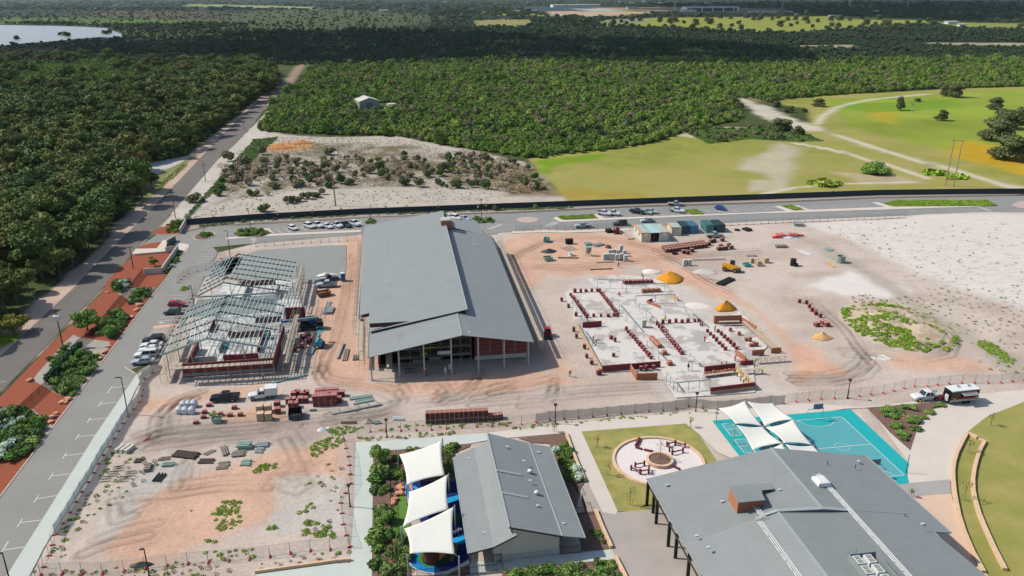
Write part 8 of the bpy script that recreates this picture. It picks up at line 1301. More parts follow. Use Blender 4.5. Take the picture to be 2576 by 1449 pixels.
if len(x) > 250: r_ = np.random.default_rng(5); n_ = len(x)-250; scatter('woodland', np.stack([x[250:], y[250:], np.zeros(n_)], 1), [w[2] for w in WOOD], r_.uniform(.65, 1.4, n_), 'continuous dark olive woodland left of the road', 'woodland', zs=r_.uniform(.85, 1.2, n_))
xx, yy = sample(wood_px, 1/9.0, clear+[[(330, 262), (650, 120), (720, 230), (560, 330), (300, 600), (-200, 980), (-700, 500), (-700, 290)]], 61); r_ = np.random.default_rng(6); scatter('scrub', np.stack([xx, yy, np.zeros(xx.size)], 1), SCR, r_.uniform(.8, 1.4, xx.size), 'green scrub beyond the tall roadside wood', 'scrub', zs=r_.uniform(.8, 1.25, xx.size))
xx, yy = sample([(-300, 980), (0, 760), (280, 560), (640, 250), (330, 262), (-300, 290)], 1/30.0, clear, 62); scatter('understorey', np.stack([xx, yy, np.zeros(xx.size)], 1), SCR, r_.uniform(.6, 1.0, xx.size), 'low green understorey below the roadside trees', 'undergrowth')
bush_px = [(648, 330), (668, 300), (690, 262), (745, 200), (800, 168), (1300, 150), (2000, 150), (2800, 150), (2900, 212), (2380, 222), (2150, 236), (2050, 243), (1985, 248), (1940, 258), (1890, 246), (1850, 250), (1870, 300), (1760, 328), (1700, 338), (1650, 360), (1560, 372), (1540, 378), (1420, 388), (1345, 400), (1240, 385), (1110, 366), (1010, 344), (860, 340), (740, 336)]
bex = [[(900, 262), (950, 258), (1010, 262), (1010, 284), (960, 284), (895, 282)], [(780, 140), (700, 230), (730, 230), (800, 150)]]
x, y = sample(bush_px, 1/7.5, bex, 2); o_ = np.argsort(y); x, y = x[o_], y[o_]; thin = (fbm(x/30, y/30, 71)+.5) > rs.uniform(.1, .12); x, y = x[thin], y[thin]; r_ = np.random.default_rng(8)
for i in range(280):
 o = bpy.data.objects.new('bush', SCR[rs.randrange(len(SCR))]); COL.objects.link(o); s = rs.uniform(.75, 1.2); o.location = (x[i], y[i], 0); o.rotation_euler = (0, 0, rs.uniform(0, 6.28)); o.scale = (s, s, s*rs.uniform(.8, 1.2)); tag(o, 'bright green bush on the front edge of the dense bushland by the paddock and heath', 'bush', 'front bushes of the bushland')
n_ = len(x)-280; big_ = (r_.uniform(0, 1, n_) < .07); sc = np.where(big_, r_.uniform(1.5, 2.1, n_), r_.uniform(.7, 1.25, n_)); scatter('bushland', np.stack([x[280:], y[280:], np.zeros(n_)], 1), SCR+HEA[:2], sc, 'dense green bushland filling the middle distance', 'bushland', zs=r_.uniform(.75, 1.25, n_))
lakep = [(v.x, v.y) for v in GA([(-900, 66), (0, 60), (268, 68), (320, 90), (300, 98), (180, 101), (60, 111), (0, 117), (-700, 142)])]
nofar = [[(1500, 56), (1560, 47), (1700, 44), (1920, 43), (2100, 40), (2320, 48), (2360, 56), (2250, 66), (2100, 74), (1960, 82), (1860, 80), (1800, 73), (1700, 66), (1500, 66)], [(1290, 16), (1620, 18), (1980, 22), (1985, 34), (1640, 34), (1540, 44), (1380, 40)], [(1190, 52), (1340, 49), (1330, 66), (1200, 66)], [(1982, 114), (2152, 111), (2145, 124), (2010, 124)], [(2322, 106), (2600, 107), (2600, 117), (2330, 113)], [(470, 10), (800, 18), (800, 24), (460, 16)], [(1380, 21), (1560, 23), (1560, 42), (1376, 38)], [(2350, 55), (2560, 60), (2560, 72), (2380, 68)]]
r_ = np.random.default_rng(12); px = r_.uniform(-80, 2660, 26000); py = 2+163*r_.uniform(0, 1, 26000)**.9; k = np.ones(px.size, bool)
for e_ in nofar: k &= ~inp(e_, px, py)
hz_ = ((px < 640) & (py > 26) & (py < 60)) | ((px > 640) & (px < 1080) & (py > 26) & (py < 75)); k &= ~(hz_ & (r_.uniform(0, 1, px.size) < .45)); hz_ = hz_[k]
px, py = px[k], py[k]; d_ = RC.T @ np.stack([(px-1288)/F, (py-724.5)/F, np.ones(px.size)]); tt = -H/d_[2]; x, y = d_[0]*tt, d_[1]*tt; kk_ = ~inp(lakep, x, y) & (y < 12000); x, y = x[kk_], y[kk_]; n_ = len(x)
sc = r_.uniform(.55, 1.1, n_)*np.clip(y/1500, .8, 2.2)*np.where(hz_[kk_], .55, 1.0); sc = np.where((np.abs(fbm(x/200, y/300, 91)) < .1) & (y < 2500), sc*.6, sc); scatter('far_forest', np.stack([x, y, np.zeros(n_)], 1), FARP, sc, 'far forest and heath stretching to the horizon', 'forest', zs=np.clip(1900/np.maximum(y, 700), .45, 1.0)*r_.uniform(.8, 1.3, n_))
heath_px = [(648, 352), (700, 345), (860, 348), (1010, 350), (1110, 374), (1240, 395), (1335, 418), (1395, 480), (1385, 492), (1150, 478), (900, 468), (760, 480), (600, 505), (545, 490), (560, 420), (610, 372)]
x, y = sample(heath_px, 1/15.0, [[(690, 362), (760, 350), (790, 372), (690, 384)]], 3); k = (fbm(x/14, y/14, 17)+RNG.uniform(-.22, .22, x.size)) > -.02; x, y = x[k], y[k]; o_ = np.argsort(y); x, y = x[o_][:290], y[o_][:290]
for i in range(len(x)):
 br_ = rs.random() < (.65 if proj(x[i], y[i])[0] > 1180 else .34); o = bpy.data.objects.new('heath_shrub', rs.choice(TWI if br_ else HEA)); COL.objects.link(o); s = rs.uniform(.6, 1.2); s *= 1.15; o.location = (x[i], y[i], 0); o.rotation_euler = (0, 0, rs.uniform(0, 6.28)); o.scale = (s, s, s)
 tag(o, 'brown twiggy shrub on the sandy heath behind the black fence' if br_ else 'rounded grey green shrub on the sandy heath behind the black fence', 'shrub', 'twiggy heath shrubs' if br_ else 'green heath shrubs')
def plant(me_, px, s, lab, cat='shrub', grp=None, zs=1.0, nm='shrub', z=0.0):
 g = G(px); o = bpy.data.objects.new(nm, me_); COL.objects.link(o); o.location = (g.x, g.y, z); o.rotation_euler = (0, 0, rs.uniform(0, 6.28)); o.scale = (s, s, s*zs); return tag(o, lab, cat, grp)
for (x_, y_, s, lab) in ((60, 105, 1.6, 'large dark bush beside the orange mound on the heath'), (300, 150, 1.3, 'spreading dark bush below the orange mound'), (740, 110, 1.7, 'tall dark bush above the weathered pole'), (410, 430, 1.5, 'dark bush left of the long low thicket'), (860, 400, 1.5, 'dark bush right of the weathered pole'), (1540, 235, 1.4, 'bright dark green bush in the middle of the heath'), (1500, 415, 1.5, 'round dark bush above the hall roof top'), (1650, 430, 1.5, 'wide bush right of the round dark bush'), (1910, 270, 1.4, 'green bush standing higher on the right of the heath'), (2210, 410, 1.3, 'single dark bush at the right edge of the sandy track'), (1320, 360, 1.3, 'grey green bush left of the round dark bush'), (80, 680, 1.3, 'grey bush close behind the left part of the black fence')): plant(rs.choice(HEA), q1(1, 1, x_, y_), s, lab)
for i in range(9): plant(HEA[i % 4], q1(1, 1, 300+45*i, 590-10*i+(i % 2)*18), 1.0, 'dark shrub of the long low thicket left of the weathered pole', 'shrub', 'long low thicket')
for (x_, y_, s, lab) in ((2290, 170, 1.7, 'dark bush beside the upper verge power pole'), (2480, 240, 2.2, 'spreading dark tree at the sandy road corner'), (2200, 520, 1.5, 'dense bush at the bend of the sandy track'), (1955, 585, 1.6, 'round dark bush right of the crossarm pole')): plant(rs.choice(HEA), q1(0, 1, x_, y_), s, lab)
PAD = [mkwood(20+i, R, h, LDK, 1900, .55, 'paddock_tree', 15, .06) for i, (R, h) in enumerate([(4.3, 6.4), (3.5, 5.2), (5.0, 7.2)])]
def ptree(px, s, lab, k=0, zs=1.0, grp=None, nm='paddock_tree', S=None):
 g = G(px); t = thing(nm, lab, 'tree', g, rs.uniform(0, 6.28), grp); t.scale = (s, s, s*zs)
 for n2_, m_ in (('crown', (S or PAD)[k][0]), ('trunk', (S or PAD)[k][1])): o = bpy.data.objects.new(n2_, m_); COL.objects.link(o); o.parent = t
for (c_, r0_, x_, y_, s, lab, k_, zs) in ((3, 0, 1330, 1110, .9, 'tall slim dark tree standing alone on the paddock by the dead trunk', 1, 1.9), (3, 0, 1745, 1212, .95, 'rounded dark tree in the middle of the right paddock', 0, 1.0), (3, 0, 2285, 1105, 1.2, 'dark rounded tree at the upper right of the paddock', 0, 1.0), (3, 0, 2400, 1290, 1.7, 'broad dark tree behind the biggest paddock tree', 2, .9), (3, 0, 2270, 1420, 1.9, 'biggest broad dark tree at the right of the paddock', 2, .9), (3, 1, 2400, 165, 2.0, 'large dark tree cut by the right edge of the picture', 2, .85), (3, 0, 2560, 1250, 1.6, 'dark tree at the right picture edge behind the big ones', 0, .9), (3, 0, 1790, 965, 1.2, 'left dark tree of the group at the far paddock edge', 0, 1.1), (3, 0, 1900, 980, 1.4, 'right dark tree of the group at the far paddock edge', 2, 1.0), (3, 0, 510, 1070, 1.1, 'low rounded tree beside the sandy paddock path', 0, .7), (3, 0, 210, 1130, 1.0, 'dark bush left of the sandy path junction', 1, .8), (3, 0, 130, 1325, 1.3, 'dark shrubby tree below the sandy track', 2, .8), (3, 0, 315, 1360, .95, 'bright dark bush right of the shrubby tree', 1, 1.0), (3, 0, 80, 1075, 1.0, 'bush at the left end of the sandy paddock', 1, .8), (3, 0, 365, 1130, .7, 'small bush between the track and the path', 1, .8), (3, 0, 1500, 1020, .8, 'tree with a leaning crown beside the dead trunk', 1, .6)): ptree(q1(c_, r0_, x_, y_), s, lab, k_, zs)
BIGS = [mkwood(40, 5.5, 3.6, LG, 2600, .5, 'thicket', 16, .1)]; ptree(q1(3, 1, 1070, 300), 1.15, 'wide bright green thicket on the pale paddock above the black fence', 0, 1.0, None, 'thicket', BIGS)
for i, (x_, y_, s, lab) in enumerate(((570, 410, 3.2, 'low bright green grassy mound on the paddock'), (1680, 300, 2.6, 'low green mound left of the twin pole'), (1900, 340, 2.4, 'low green mound beside the twin pole'))): plant(WED[0], q1(3, 1, x_, y_), s*3, lab, 'mound', None, .8, 'grassy_mound'); [plant(rs.choice(WED), (q1(3, 1, x_+rs.uniform(-130, 130)*s/3, y_+rs.uniform(-25, 22)*s/3)), s*rs.uniform(1.0, 1.6), 'green weed clump on a low paddock mound', 'weed', 'weeds on paddock mounds', .9, 'weed_clump') for _ in range(26)]
g = G(q1(3, 0, 1440, 1145)); b = MB(); b.tube([(0, 0, 0), (.3, 0, 3), (.2, .1, 6)], [.25, .2, .1], 6); b.tube([(.3, 0, 3), (-1, .3, 6.5)], [.12, .04], 5); b.tube([(.25, 0, 4), (1.5, -.2, 7)], [.1, .03], 5); b.tube([(-.4, .1, 4.9), (-1.8, 0, 6)], [.06, .02], 4); o = b.build('dead_tree', mat('dead_wood', c(196, 178, 156), rough=.9, var=.15)); o.location = g; o.scale = (1.3,)*3; tag(o, 'bare pale dead trunk on the paddock beside the tall slim tree', 'dead tree')
FP = PAD
for c_, lst in ((2, (240, 195, 540, 205, 370, 245, 1130, 195, 1210, 215, 1290, 215, 1480, 225, 680, 245, 740, 250, 830, 240, 870, 262, 930, 265, 1010, 255, 1100, 230, 1150, 250, 1650, 225, 1730, 238, 1840, 220, 1850, 258, 1960, 218, 1990, 245, 2090, 186, 2200, 192, 2360, 184, 2430, 206, 2490, 205, 2210, 270, 2280, 245, 2090, 288, 2300, 298, 1480, 215, 1600, 240, 1820, 305)), (3, (40, 205, 100, 190, 200, 210, 270, 205, 380, 212, 500, 225, 640, 212, 720, 208, 820, 212, 950, 192, 1110, 203, 130, 272, 230, 268, 290, 245, 400, 240, 450, 280, 640, 268, 700, 288, 975, 255, 1080, 252, 1010, 225, 1160, 250, 1200, 268, 1400, 242, 1510, 238, 1610, 225, 1660, 252))):
 for i in range(0, len(lst), 2): ptree(q1(c_, 0, lst[i], lst[i+1]), rs.uniform(1.3, 2.2), 'dark round tree dotted over the far pale green paddock', rs.randrange(3), 1.0, 'trees dotted on the far paddock')
for x_, y_, s in ((175, 400, 1.1), (610, 355, .9), (675, 368, 1.4), (1060, 345, 1.2), (1100, 335, 1.2)): ptree(q1(0, 0, x_, y_), s*1.5, 'dark bush standing in the shallow lake', 1, .8, 'bushes in the lake')
BEDS = []
def beds(pxp, dens, seed, lab, grp, meshes=GAR, sc=(.7, 1.2), ex=()):
 x, y = sample(pxp, dens*.62, ex, seed); sc = (sc[0]*.85, sc[1]*1.0); BEDS.append(pxp)
 for i in range(len(x)):
  o = bpy.data.objects.new('garden_shrub', rs.choice(meshes)); COL.objects.link(o); s = rs.uniform(*sc); o.location = (x[i], y[i], .04); o.rotation_euler = (0, 0, rs.uniform(0, 6.28)); o.scale = (s, s, s*rs.uniform(.8, 1.2)); tag(o, lab, 'shrub', grp)
beds(q(0, 2, 1300, 170, 1350, 60, 1540, 0, 1500, 90, 1400, 150), 1/1.6, 31, 'green shrub in the bed below the cream entry wall beside the driveway', 'shrubs below the entry wall', sc=(.9, 1.4)); beds(q(0, 2, 1130, 40, 1180, -60, 1300, -80, 1280, 0, 1210, 60), 1/1.8, 32, 'tall green and silver shrub against the mesh fence near the entry wall', 'shrubs by the top mesh fence', GAR+SIL, sc=(1.1, 1.6)); beds(q(0, 2, 980, 480, 1030, 330, 1180, 230, 1310, 310, 1190, 500, 1070, 520), 1/2.0, 33, 'green shrub in the middle bed between mesh fence and driveway', 'shrubs of the middle bed', sc=(.9, 1.5)); beds(q(0, 2, 520, 1000, 640, 800, 840, 650, 1010, 700, 960, 800, 720, 1110, 600, 1080), 1/2.1, 34, 'green shrub in the long lower bed between mesh fence and driveway', 'shrubs of the lower bed', sc=(.9, 1.5)); beds(q(0, 2, -40, 1230, 200, 1200, 480, 1360, 400, 1449+120, 200, 1449+280, -100, 1449+300), 1/1.8, 35, 'green shrub in the bottom left bed beside the driveway', 'shrubs of the bottom left bed', GAR+SIL, sc=(1.0, 1.6)); beds(q(0, 2, 480, 740, 640, 590, 700, 560, 640, 680, 520, 800), 1/2.6, 36, 'low shrub on the pale gravel road side of the mesh fence', 'shrubs on the gravel side', GAR+SIL)
beds(q(0, 1, 1690, 870, 1740, 790, 1810, 790, 1800, 900, 1690, 895), 1/1.3, 37, 'bright green shrub beside the upper cream entry wall', 'shrubs by the upper entry wall'); beds(q(0, 1, 1990, 940, 2040, 895, 2130, 900, 2140, 935, 2060, 948), 1/1.4, 38, 'green shrub on the small round traffic island', 'shrubs on the traffic island', sc=(.6, .9)); beds(q(0, 1, 2370, 910, 2440, 870, 2576, 865, 2720, 890, 2640, 925, 2420, 930), 1/2.5, 39, 'dark green shrub on the oblong car park island', 'shrubs on the oblong island', sc=(.9, 1.3))
beds(zt(400, 820, 480, 1140, 1090, 1320, 900, 1440, 660, 1500, 680, 1390, 900, 1190, 1105), 1/1.1, 40, 'dark and silver shrub in the narrow bed along the cream angled wall', 'shrubs along the angled wall', GAR[1:3]+SIL, sc=(.7, 1.0)); beds([(500, 573), (644, 557), (906, 543), (1288, 529.5), (1440, 525), (1440, 521), (1288, 527), (906, 541.5), (644, 555.5), (500, 569)], 1/8, 41, 'small mixed shrub in the strip between black fence and car park kerb', 'shrubs along the black fence', GAR+HEA[2:3]+SIL, sc=(.5, .9)); beds(q(1, 1, 1085, 800, 1140, 760, 1210, 770, 1200, 810), 1/2, 42, 'green shrub on the island left of the hall roof top', 'shrubs left of the hall top'); beds(q(1, 1, 2165, 760, 2240, 745, 2400, 775, 2380, 795, 2220, 800), 1/3, 43, 'olive shrub on the island right of the hall roof top', 'shrubs right of the hall top')
for i, (x_, y_) in enumerate(((1150, 1245), (1230, 1235), (1310, 1240), (1180, 1290), (1260, 1305), (1330, 1275), (1380, 1210), (1450, 1215), (1680, 1195), (1740, 1185), (1620, 1262), (1450, 1308), (1430, 1355), (1480, 1350), (1570, 1315), (1250, 1400), (1300, 1405), (1450, 1420), (1500, 1430), (1340, 1449+25), (1400, 1449+38), (1370, 1449+78))): plant(GAR[i % 3], q1(3, 2, x_, y_), rs.uniform(.9, 1.25), 'low green shrub in the brown mulch bed right of the ball court', 'shrub', 'shrubs right of the court', .7, 'garden_shrub', .04)
beds(q(2, 3, 420, 200, 470, 130, 530, 60, 620, 330, 720, 500, 640, 520, 560, 480), 1/2.2, 45, 'green or silver shrub between the classroom and the limestone wall', 'shrubs beside the classroom', GAR+SIL); beds(q(2, 3, 800, 980, 850, 970, 940, 1120, 880, 1150), 1/1.2, 46, 'dense bright green hedge shrub beside the limestone wall of the yard', 'yard hedge', GAR[:2], sc=(1.0, 1.4)); beds(q(2, 3, -80, 1410, 500, 1345, 1020, 1295, 1080, 1400, 1100, 1500, -60, 1500), 1/2.6, 47, 'mixed shrub in the mulch bed at the bottom centre of the picture', 'shrubs at the bottom centre', sc=(.6, 1.1)); beds(q(1, 3, 1190, 300, 1300, 280, 1340, 640, 1180, 630), 1/2.0, 48, 'green shrub in the upper bed right of the pale school path', 'shrubs upper school bed', sc=(.9, 1.4)); beds(q(1, 3, 1190, 780, 1330, 780, 1350, 1200, 1370, 1500, 1180, 1500), 1/2.2, 49, 'green shrub in the lower bed right of the pale school path', 'shrubs lower school bed', sc=(.9, 1.5)); beds(q(1, 3, 1380, 1120, 1520, 1140, 1550, 1420, 1390, 1500), 1/1.8, 50, 'green shrub beside the round coloured play floor', 'shrubs by the play floor', sc=(.8, 1.2)); beds(q(1, 3, 1370, 280, 1460, 250, 1500, 480, 1400, 560), 1/1.8, 51, 'green shrub behind the top play yard sail post', 'shrubs by the top sail post'); beds(q(1, 3, 1440, 180, 1850, 150, 2050, 130, 2020, 200, 1900, 240, 1480, 225), 1/2.2, 52, 'bright green shrub behind the top play yard sail', 'shrubs behind the top sail', sc=(.7, 1.2)); beds(q(1, 3, 1900, 250, 1990, 240, 1995, 480, 1900, 400), 1/2.4, 53, 'shaded shrub between the top sail and classroom roof', 'shrubs in classroom shade')
beds([(470, 555), (520, 500), (640, 400), (700, 345), (640, 352), (560, 440), (455, 560)], 1/60, 54, 'small grey shrub on the white sandy verge right of the road', 'verge shrubs', HEA, sc=(.35, .7)); beds(q(3, 0, 200, 1300, 400, 1360, 560, 1420, 300, 1430, -200, 1400, -600, 1449, -900, 1300, -500, 1290), 1/26, 55, 'small dark bush on the pale sand at the far paddock edge', 'small paddock edge bushes', HEA, sc=(.6, 1.1))
P0 = densify(GA(q(0, 2, 480, 960, 600, 830, 700, 720, 800, 620)), .8); lb = [(p.x-P0[0].x+rs.uniform(-.2, .2), p.y-P0[0].y, .9, .75, .75, .95) for p in P0]; o = bpy.data.objects.new('hedge', crown('hedge', lb, 2600, .3, 801, leafmat('hedge_leaves', [(34, 62, 30), (30, 56, 30)]), .8)); COL.objects.link(o); o.location = P0[0]; tag(o, 'dark clipped hedge growing along the mesh fence in the lower bed', 'hedge')
GT = [mkwood(60, 3.6, 4.6, leafmat('bed_tree_leaves', [(78, 104, 44), (88, 110, 46)]), 1900, .4, 'garden_tree', 10, .35), mkwood(61, 1.35, 3.1, leafmat('round_tree_leaves', [(84, 110, 34), (84, 110, 34)]), 900, .3, 'garden_tree', 6, .2), mkwood(62, 1.2, 3.0, leafmat('entry_tree_leaves', [(104, 100, 56), (104, 100, 56)]), 800, .28, 'garden_tree', 6, .25), mkwood(63, 3.6, 4.4, leafmat('verge_tree_leaves', [(96, 96, 34), (96, 96, 34)]), 1700, .45, 'garden_tree', 9, .2)]
ptree(q1(0, 2, 880, 430), 1.0, 'spreading green tree over the mesh fence in the red mulch', 0, 1, None, 'garden_tree', GT); ptree(q1(0, 2, 1060, 420), .6, 'smaller dark green tree right of the spreading tree by the fence', 0, 1, None, 'garden_tree', GT); ptree(E5(960, 955), 1.0, 'rounded green tree on the red mulch inside the cream wall', 1, 1, None, 'garden_tree', GT); ptree(E5(1290, 200), 1.0, 'small olive tree beside the road entry corner', 2, 1, None, 'garden_tree', GT); ptree(q1(0, 2, 140, 450), .95, 'olive tree on the verge at the left picture edge beside the road', 3, 1, None, 'garden_tree', GT); ptree((-110, 880), 1.3, 'tree just outside the left picture edge casting shade on the road', 3, 1, None, 'garden_tree', GT); ptree(q1(1, 3, 1250, 320), .55, 'tall thin leafed shrub tree at the top of the school path bed', 0, 1.2, None, 'garden_tree', GT)
SAPL = leafmat('sapling_leaves', [(110, 116, 60), (136, 118, 66), (96, 106, 70)])
def sapling(px, h, lab, grp=None, dens=70, bare=False):
 g = G(px); t = thing('sapling', lab, 'sapling', g, rs.uniform(0, 6), grp); b = MB(); b.tube([(0, 0, 0), (.05, .03, h*.5), (0, 0, h)], [.05, .04, .015], 5)
 for k in range(7 if bare else 4): a = k*1.9; z = h*(.45+.08*k if bare else .4+.12*k); b.tube([(0, 0, z), (math.cos(a)*h*.2, math.sin(a)*h*.2, z+h*.18), (math.cos(a)*h*.34, math.sin(a)*h*.34, z+h*.3)], [.03, .02, .008], 4)
 for s in (-.35, .35): b.tube([(s, 0, 0), (s, 0, 1.1)], .03, 4)
 b.build('trunk', TWG, t); o = bpy.data.objects.new('crown', crown('crown', [(0, 0, h*.7, h*.2, h*.2, h*.3), (h*.1, 0, h*.55, h*.14, h*.14, h*.16)], dens, .2, int(px[0]), SAPL, 0)); COL.objects.link(o); o.parent = t
sapling((1660.5, 1158), 3.6, 'bare pale sapling in the round limestone planter', None, 26, True)
for px, h, lab in ((q1(2, 3, 855, 155), 2.4, 'thin sapling at the upper left of the lawn round the sand circle'), (q1(2, 3, 960, 435), 2.6, 'leafy sapling on the left of the lawn'), (q1(2, 3, 1187, 735), 3.6, 'golden brown sapling at the bottom of the lawn'), (q1(3, 3, 2020, 215), 2.6, 'sapling at the top between the two curved walls'), (q1(3, 3, 1975, 690), 3.6, 'taller sapling lower down between the two curved walls'), (q1(3, 2, 2240, 1385), 2.6, 'brownish sapling on the oval near the curved path'), (q1(2, 2, 1795, 1400), 2.0, 'staked brown sapling on the path edge left of the court sails'), (q1(3, 2, 1530, 1235), 2.2, 'sapling in front of the towing ute'), (q1(3, 2, 1355, 1420), 3.0, 'pale bare sapling in the mulch bed right of the court'), (q1(1, 3, 1262, 860), 2.4, 'grey green sapling in the lower bed beside the pale path'), (q1(2, 2, 430, 1449), 1.8, 'dry sapling at the left start of the cream path'), (q1(3, 3, 1435, 655), 1.6, 'little sapling at the right edge of the large roof'), (q1(0, 1, 2055, 915), 3.2, 'sapling on the round traffic island'), (q1(0, 2, 1240, 270), 1.4, 'small dry sapling on the mulch beside the driveway')): sapling(px, h, lab)
for i, (x_, y_) in enumerate(((220, 755), (570, 735), (860, 715), (1305, 690), (1520, 688), (1830, 680), (2310, 665), (-420, 790))): sapling(q1(1, 1, x_, y_), 2.6, 'young street tree in the strip along the black fence', 'street saplings along the black fence', 90)
rock_px = [(1085, 50), (1410, 180), (1378, 228), (1330, 300), (1080, 598), (1050, 655), (1010, 715), (690, 1130), (300, 940), (660, 1160), (565, 1268), (520, 1310), (625, 1160), (510, 1355)]
for i, (x_, y_) in enumerate(rock_px): rock(q1(0, 2, x_, y_), rs.uniform(.8, 1.3), i+40, 'flat peach rock scattered on the red mulch beds beside the driveway', 'rocks on the mulch beds')
wp = [(q(0, 3, 2130, 760, 2250, 690, 2430, 700, 2420, 800, 2300, 860, 2140, 830), 5), (q(0, 3, 2160, 850, 2480, 840, 2400, 960, 2200, 1000), 2), (q(0, 3, 1950, 1060, 2200, 1040, 2180, 1130, 1980, 1110), 3), (q(0, 3, 1890, 790, 2000, 775, 1990, 810, 1900, 815), 2), (q(1, 3, 520, 230, 560, 120, 700, 60, 880, 60, 860, 150, 700, 180, 600, 260), 3.5), (q(1, 3, 460, 900, 560, 880, 650, 900, 620, 960, 520, 950), 5), (q(1, 3, 580, 1010, 720, 940, 800, 1030, 790, 1060, 600, 1060), 5), (q(1, 3, 460, 990, 540, 970, 550, 1040, 470, 1040), 5), (q(1, 3, 65, 1000, 110, 950, 250, 960, 180, 1010), 3), (q(1, 3, 350, 830, 560, 680, 600, 760, 420, 860), 1.2), (q(1, 3, -60, 390, 60, 330, 200, 310, 190, 370, 0, 410), 4), (q(0, 3, 520, 1150, 680, 1080, 640, 1180, 440, 1260), 3), (q(0, 3, 560, 1030, 720, 870, 960, 500, 1060, 260, 1180, 150, 1200, 200, 1000, 480, 800, 850, 640, 1040), 1.6), (q(0, 3, 340, 1400, 900, 1380, 1400, 1350, 2060, 1280, 2060, 1200, 2576, 1170, 2576, 1260, 1900, 1340, 900, 1449, 340, 1449), 1.0), (q(1, 2, 700, 1430, 860, 1390, 1060, 1400, 1000, 1449, 760, 1500), 3), (q(1, 2, 1000, 1400, 1300, 1390, 1700, 1370, 2576, 1340, 2576, 1380, 1700, 1420, 1000, 1449), .9), (q(1, 3, 1000, 60, 1200, 40, 1700, 10, 2300, -20, 2300, 0, 1200, 80), .8), (q(2, 2, 0, 1380, 700, 1330, 1300, 1270, 1700, 1240, 1700, 1260, 700, 1360, 0, 1430), .7), (q(3, 2, 2095, 570, 2150, 515, 2300, 580, 2420, 680, 2500, 740, 2480, 775, 2330, 740, 2200, 640), 4), (q(0, 2, 2110, 1290, 2170, 1210, 2160, 1280), 4), (q(3, 2, 1800, 350, 1950, 390, 1880, 345), 1), (q(0, 2, 0, 500, 120, 470, 200, 480, 60, 540, 0, 560), 4), (q(0, 1, 1680, 340, 1850, 200, 1900, 210, 1740, 350, 1600, 470, 1570, 460), 1.5), (zt(560, 920, 640, 450, 670, 520, 620, 610, 640, 580, 690, 470, 690), 5)]
pts = []
for i, pp in enumerate(BEDS): x, y = sample(pp, 1.5, (), 500+i); k = fbm(x/1.3, y/1.3, 31) > -.18; pts += list(zip(x[k], y[k], np.full(k.sum(), .06)))
scatter('ground_cover', pts, [crown('cover', [(0, 0, .18, .5, .5, .25)], 80, .2, 430+i, LG, 0, flatn=.4) for i in range(3)], RNG.uniform(.6, 1.3, len(pts)), 'low green ground cover filling the garden beds', 'ground cover')
pts = []; scs = []
for i, (pp, d_) in enumerate(wp):
 x, y = sample(pp, d_, (), 200+i); k = (fbm(x/1.7, y/1.7, 60+i)) > -.2; x, y = x[k], y[k]; pts += list(zip(x, y, np.zeros(x.size))); scs += list(RNG.uniform(.35, .85, x.size))
x, y = mnd.x+RNG.uniform(-12, 12, 1500), mnd.y+RNG.uniform(-15, 15, 1500); k = (np.sqrt(((x-mnd.x)/11.5)**2+((y-mnd.y)/15)**2) < .95) & ((fbm(x/5, y/5, 66) > .06) | ((x-mnd.x+.3*(y-mnd.y) < -2) & (fbm(x/3, y/3, 68) > -.12))); x, y = x[k], y[k]; zz = moundz(x, y); pts += list(zip(x, y, np.maximum(zz, 0))); scs += list(RNG.uniform(.7, 1.3, x.size))
scatter('weeds', pts, WED, scs, 'bright green weeds and runners on the bare sand of the site', 'weeds')
gp = [q(2, 1, 455, 735, 800, 715, 860, 748, 520, 765), q(2, 1, 1740, 672, 1840, 662, 1930, 708, 1830, 712), q(3, 1, 135, 625, 235, 618, 360, 666, 262, 670), q(3, 1, 1170, 600, 1300, 573, 2200, 571, 2300, 623, 1260, 630)]; pts = []
for i, pp in enumerate(gp): x, y = sample(pp, 2.6, (), 300+i); pts += list(zip(x, y, np.full(x.size, .13)))
scatter('island_grass', pts, WED, RNG.uniform(.8, 1.4, len(pts)), 'bright green ground cover on the long car park islands', 'ground cover')
pts = []
for i, (pp, d_) in enumerate(((q(0, 3, 480, 1300, 900, 700, 1150, 200, 1600, 300, 1400, 600, 1000, 800, 700, 1250), .5), (q(1, 3, 600, 300, 900, 250, 900, 1000, 300, 1000, 500, 500), .35), (q(3, 1, 500, 830, 1300, 760, 2576, 800, 2576, 1449, 1700, 1449, 900, 1050), .04), (q(3, 2, 1500, 0, 2576, 0, 2576, 900, 2100, 800, 1750, 300), .22), (heath_px, .35), (q(0, 1, 1800, 750, 2576, 480, 2700, 600, 2576, 700), .2), (q(1, 1, 0, 680, 300, 560, 1000, 480, 2300, 420, 2576, 560, 1200, 620), .16), (q(0, 3, 340, 1449, 900, 1420, 2576, 1290, 2576, 1400, 1000, 1560), .8), (q(1, 3, 0, 1290, 940, 1190, 940, 1280, 0, 1400), .8), (q(1, 3, 1000, 70, 2300, -30, 2300, 5, 1200, 95), .9), (q(2, 2, 0, 1400, 1700, 1245, 2000, 1230, 2000, 1245, 0, 1440), .8), (field, .0005), ([(2140, 740), (2350, 750), (2360, 840), (2170, 845)], .4))):
 x, y = sample(pp, d_, (), 400+i); k = fbm(x/4, y/4, 88+i) > -.1; x, y = x[k], y[k]; pts += list(zip(x, y, np.maximum(moundz(x, y), 0) if i == 12 else np.zeros(x.size)))
scatter('dry_grass', pts, DRY+WED[3:], RNG.uniform(.5, 1.2, len(pts)), 'small dry tufts and weeds dotted over the sand', 'dry grass')
for poly in flats:
 idx, m_ = zone(poly, .3, 0, px=False);
 if idx.size: Z[idx] = np.where(m_ > .02, np.minimum(Z[idx], -.07*np.clip(m_*3, 0, 1)), Z[idx])
lk = np.where(inp(lakep, X, Y))[0]; Z[lk] = -.3
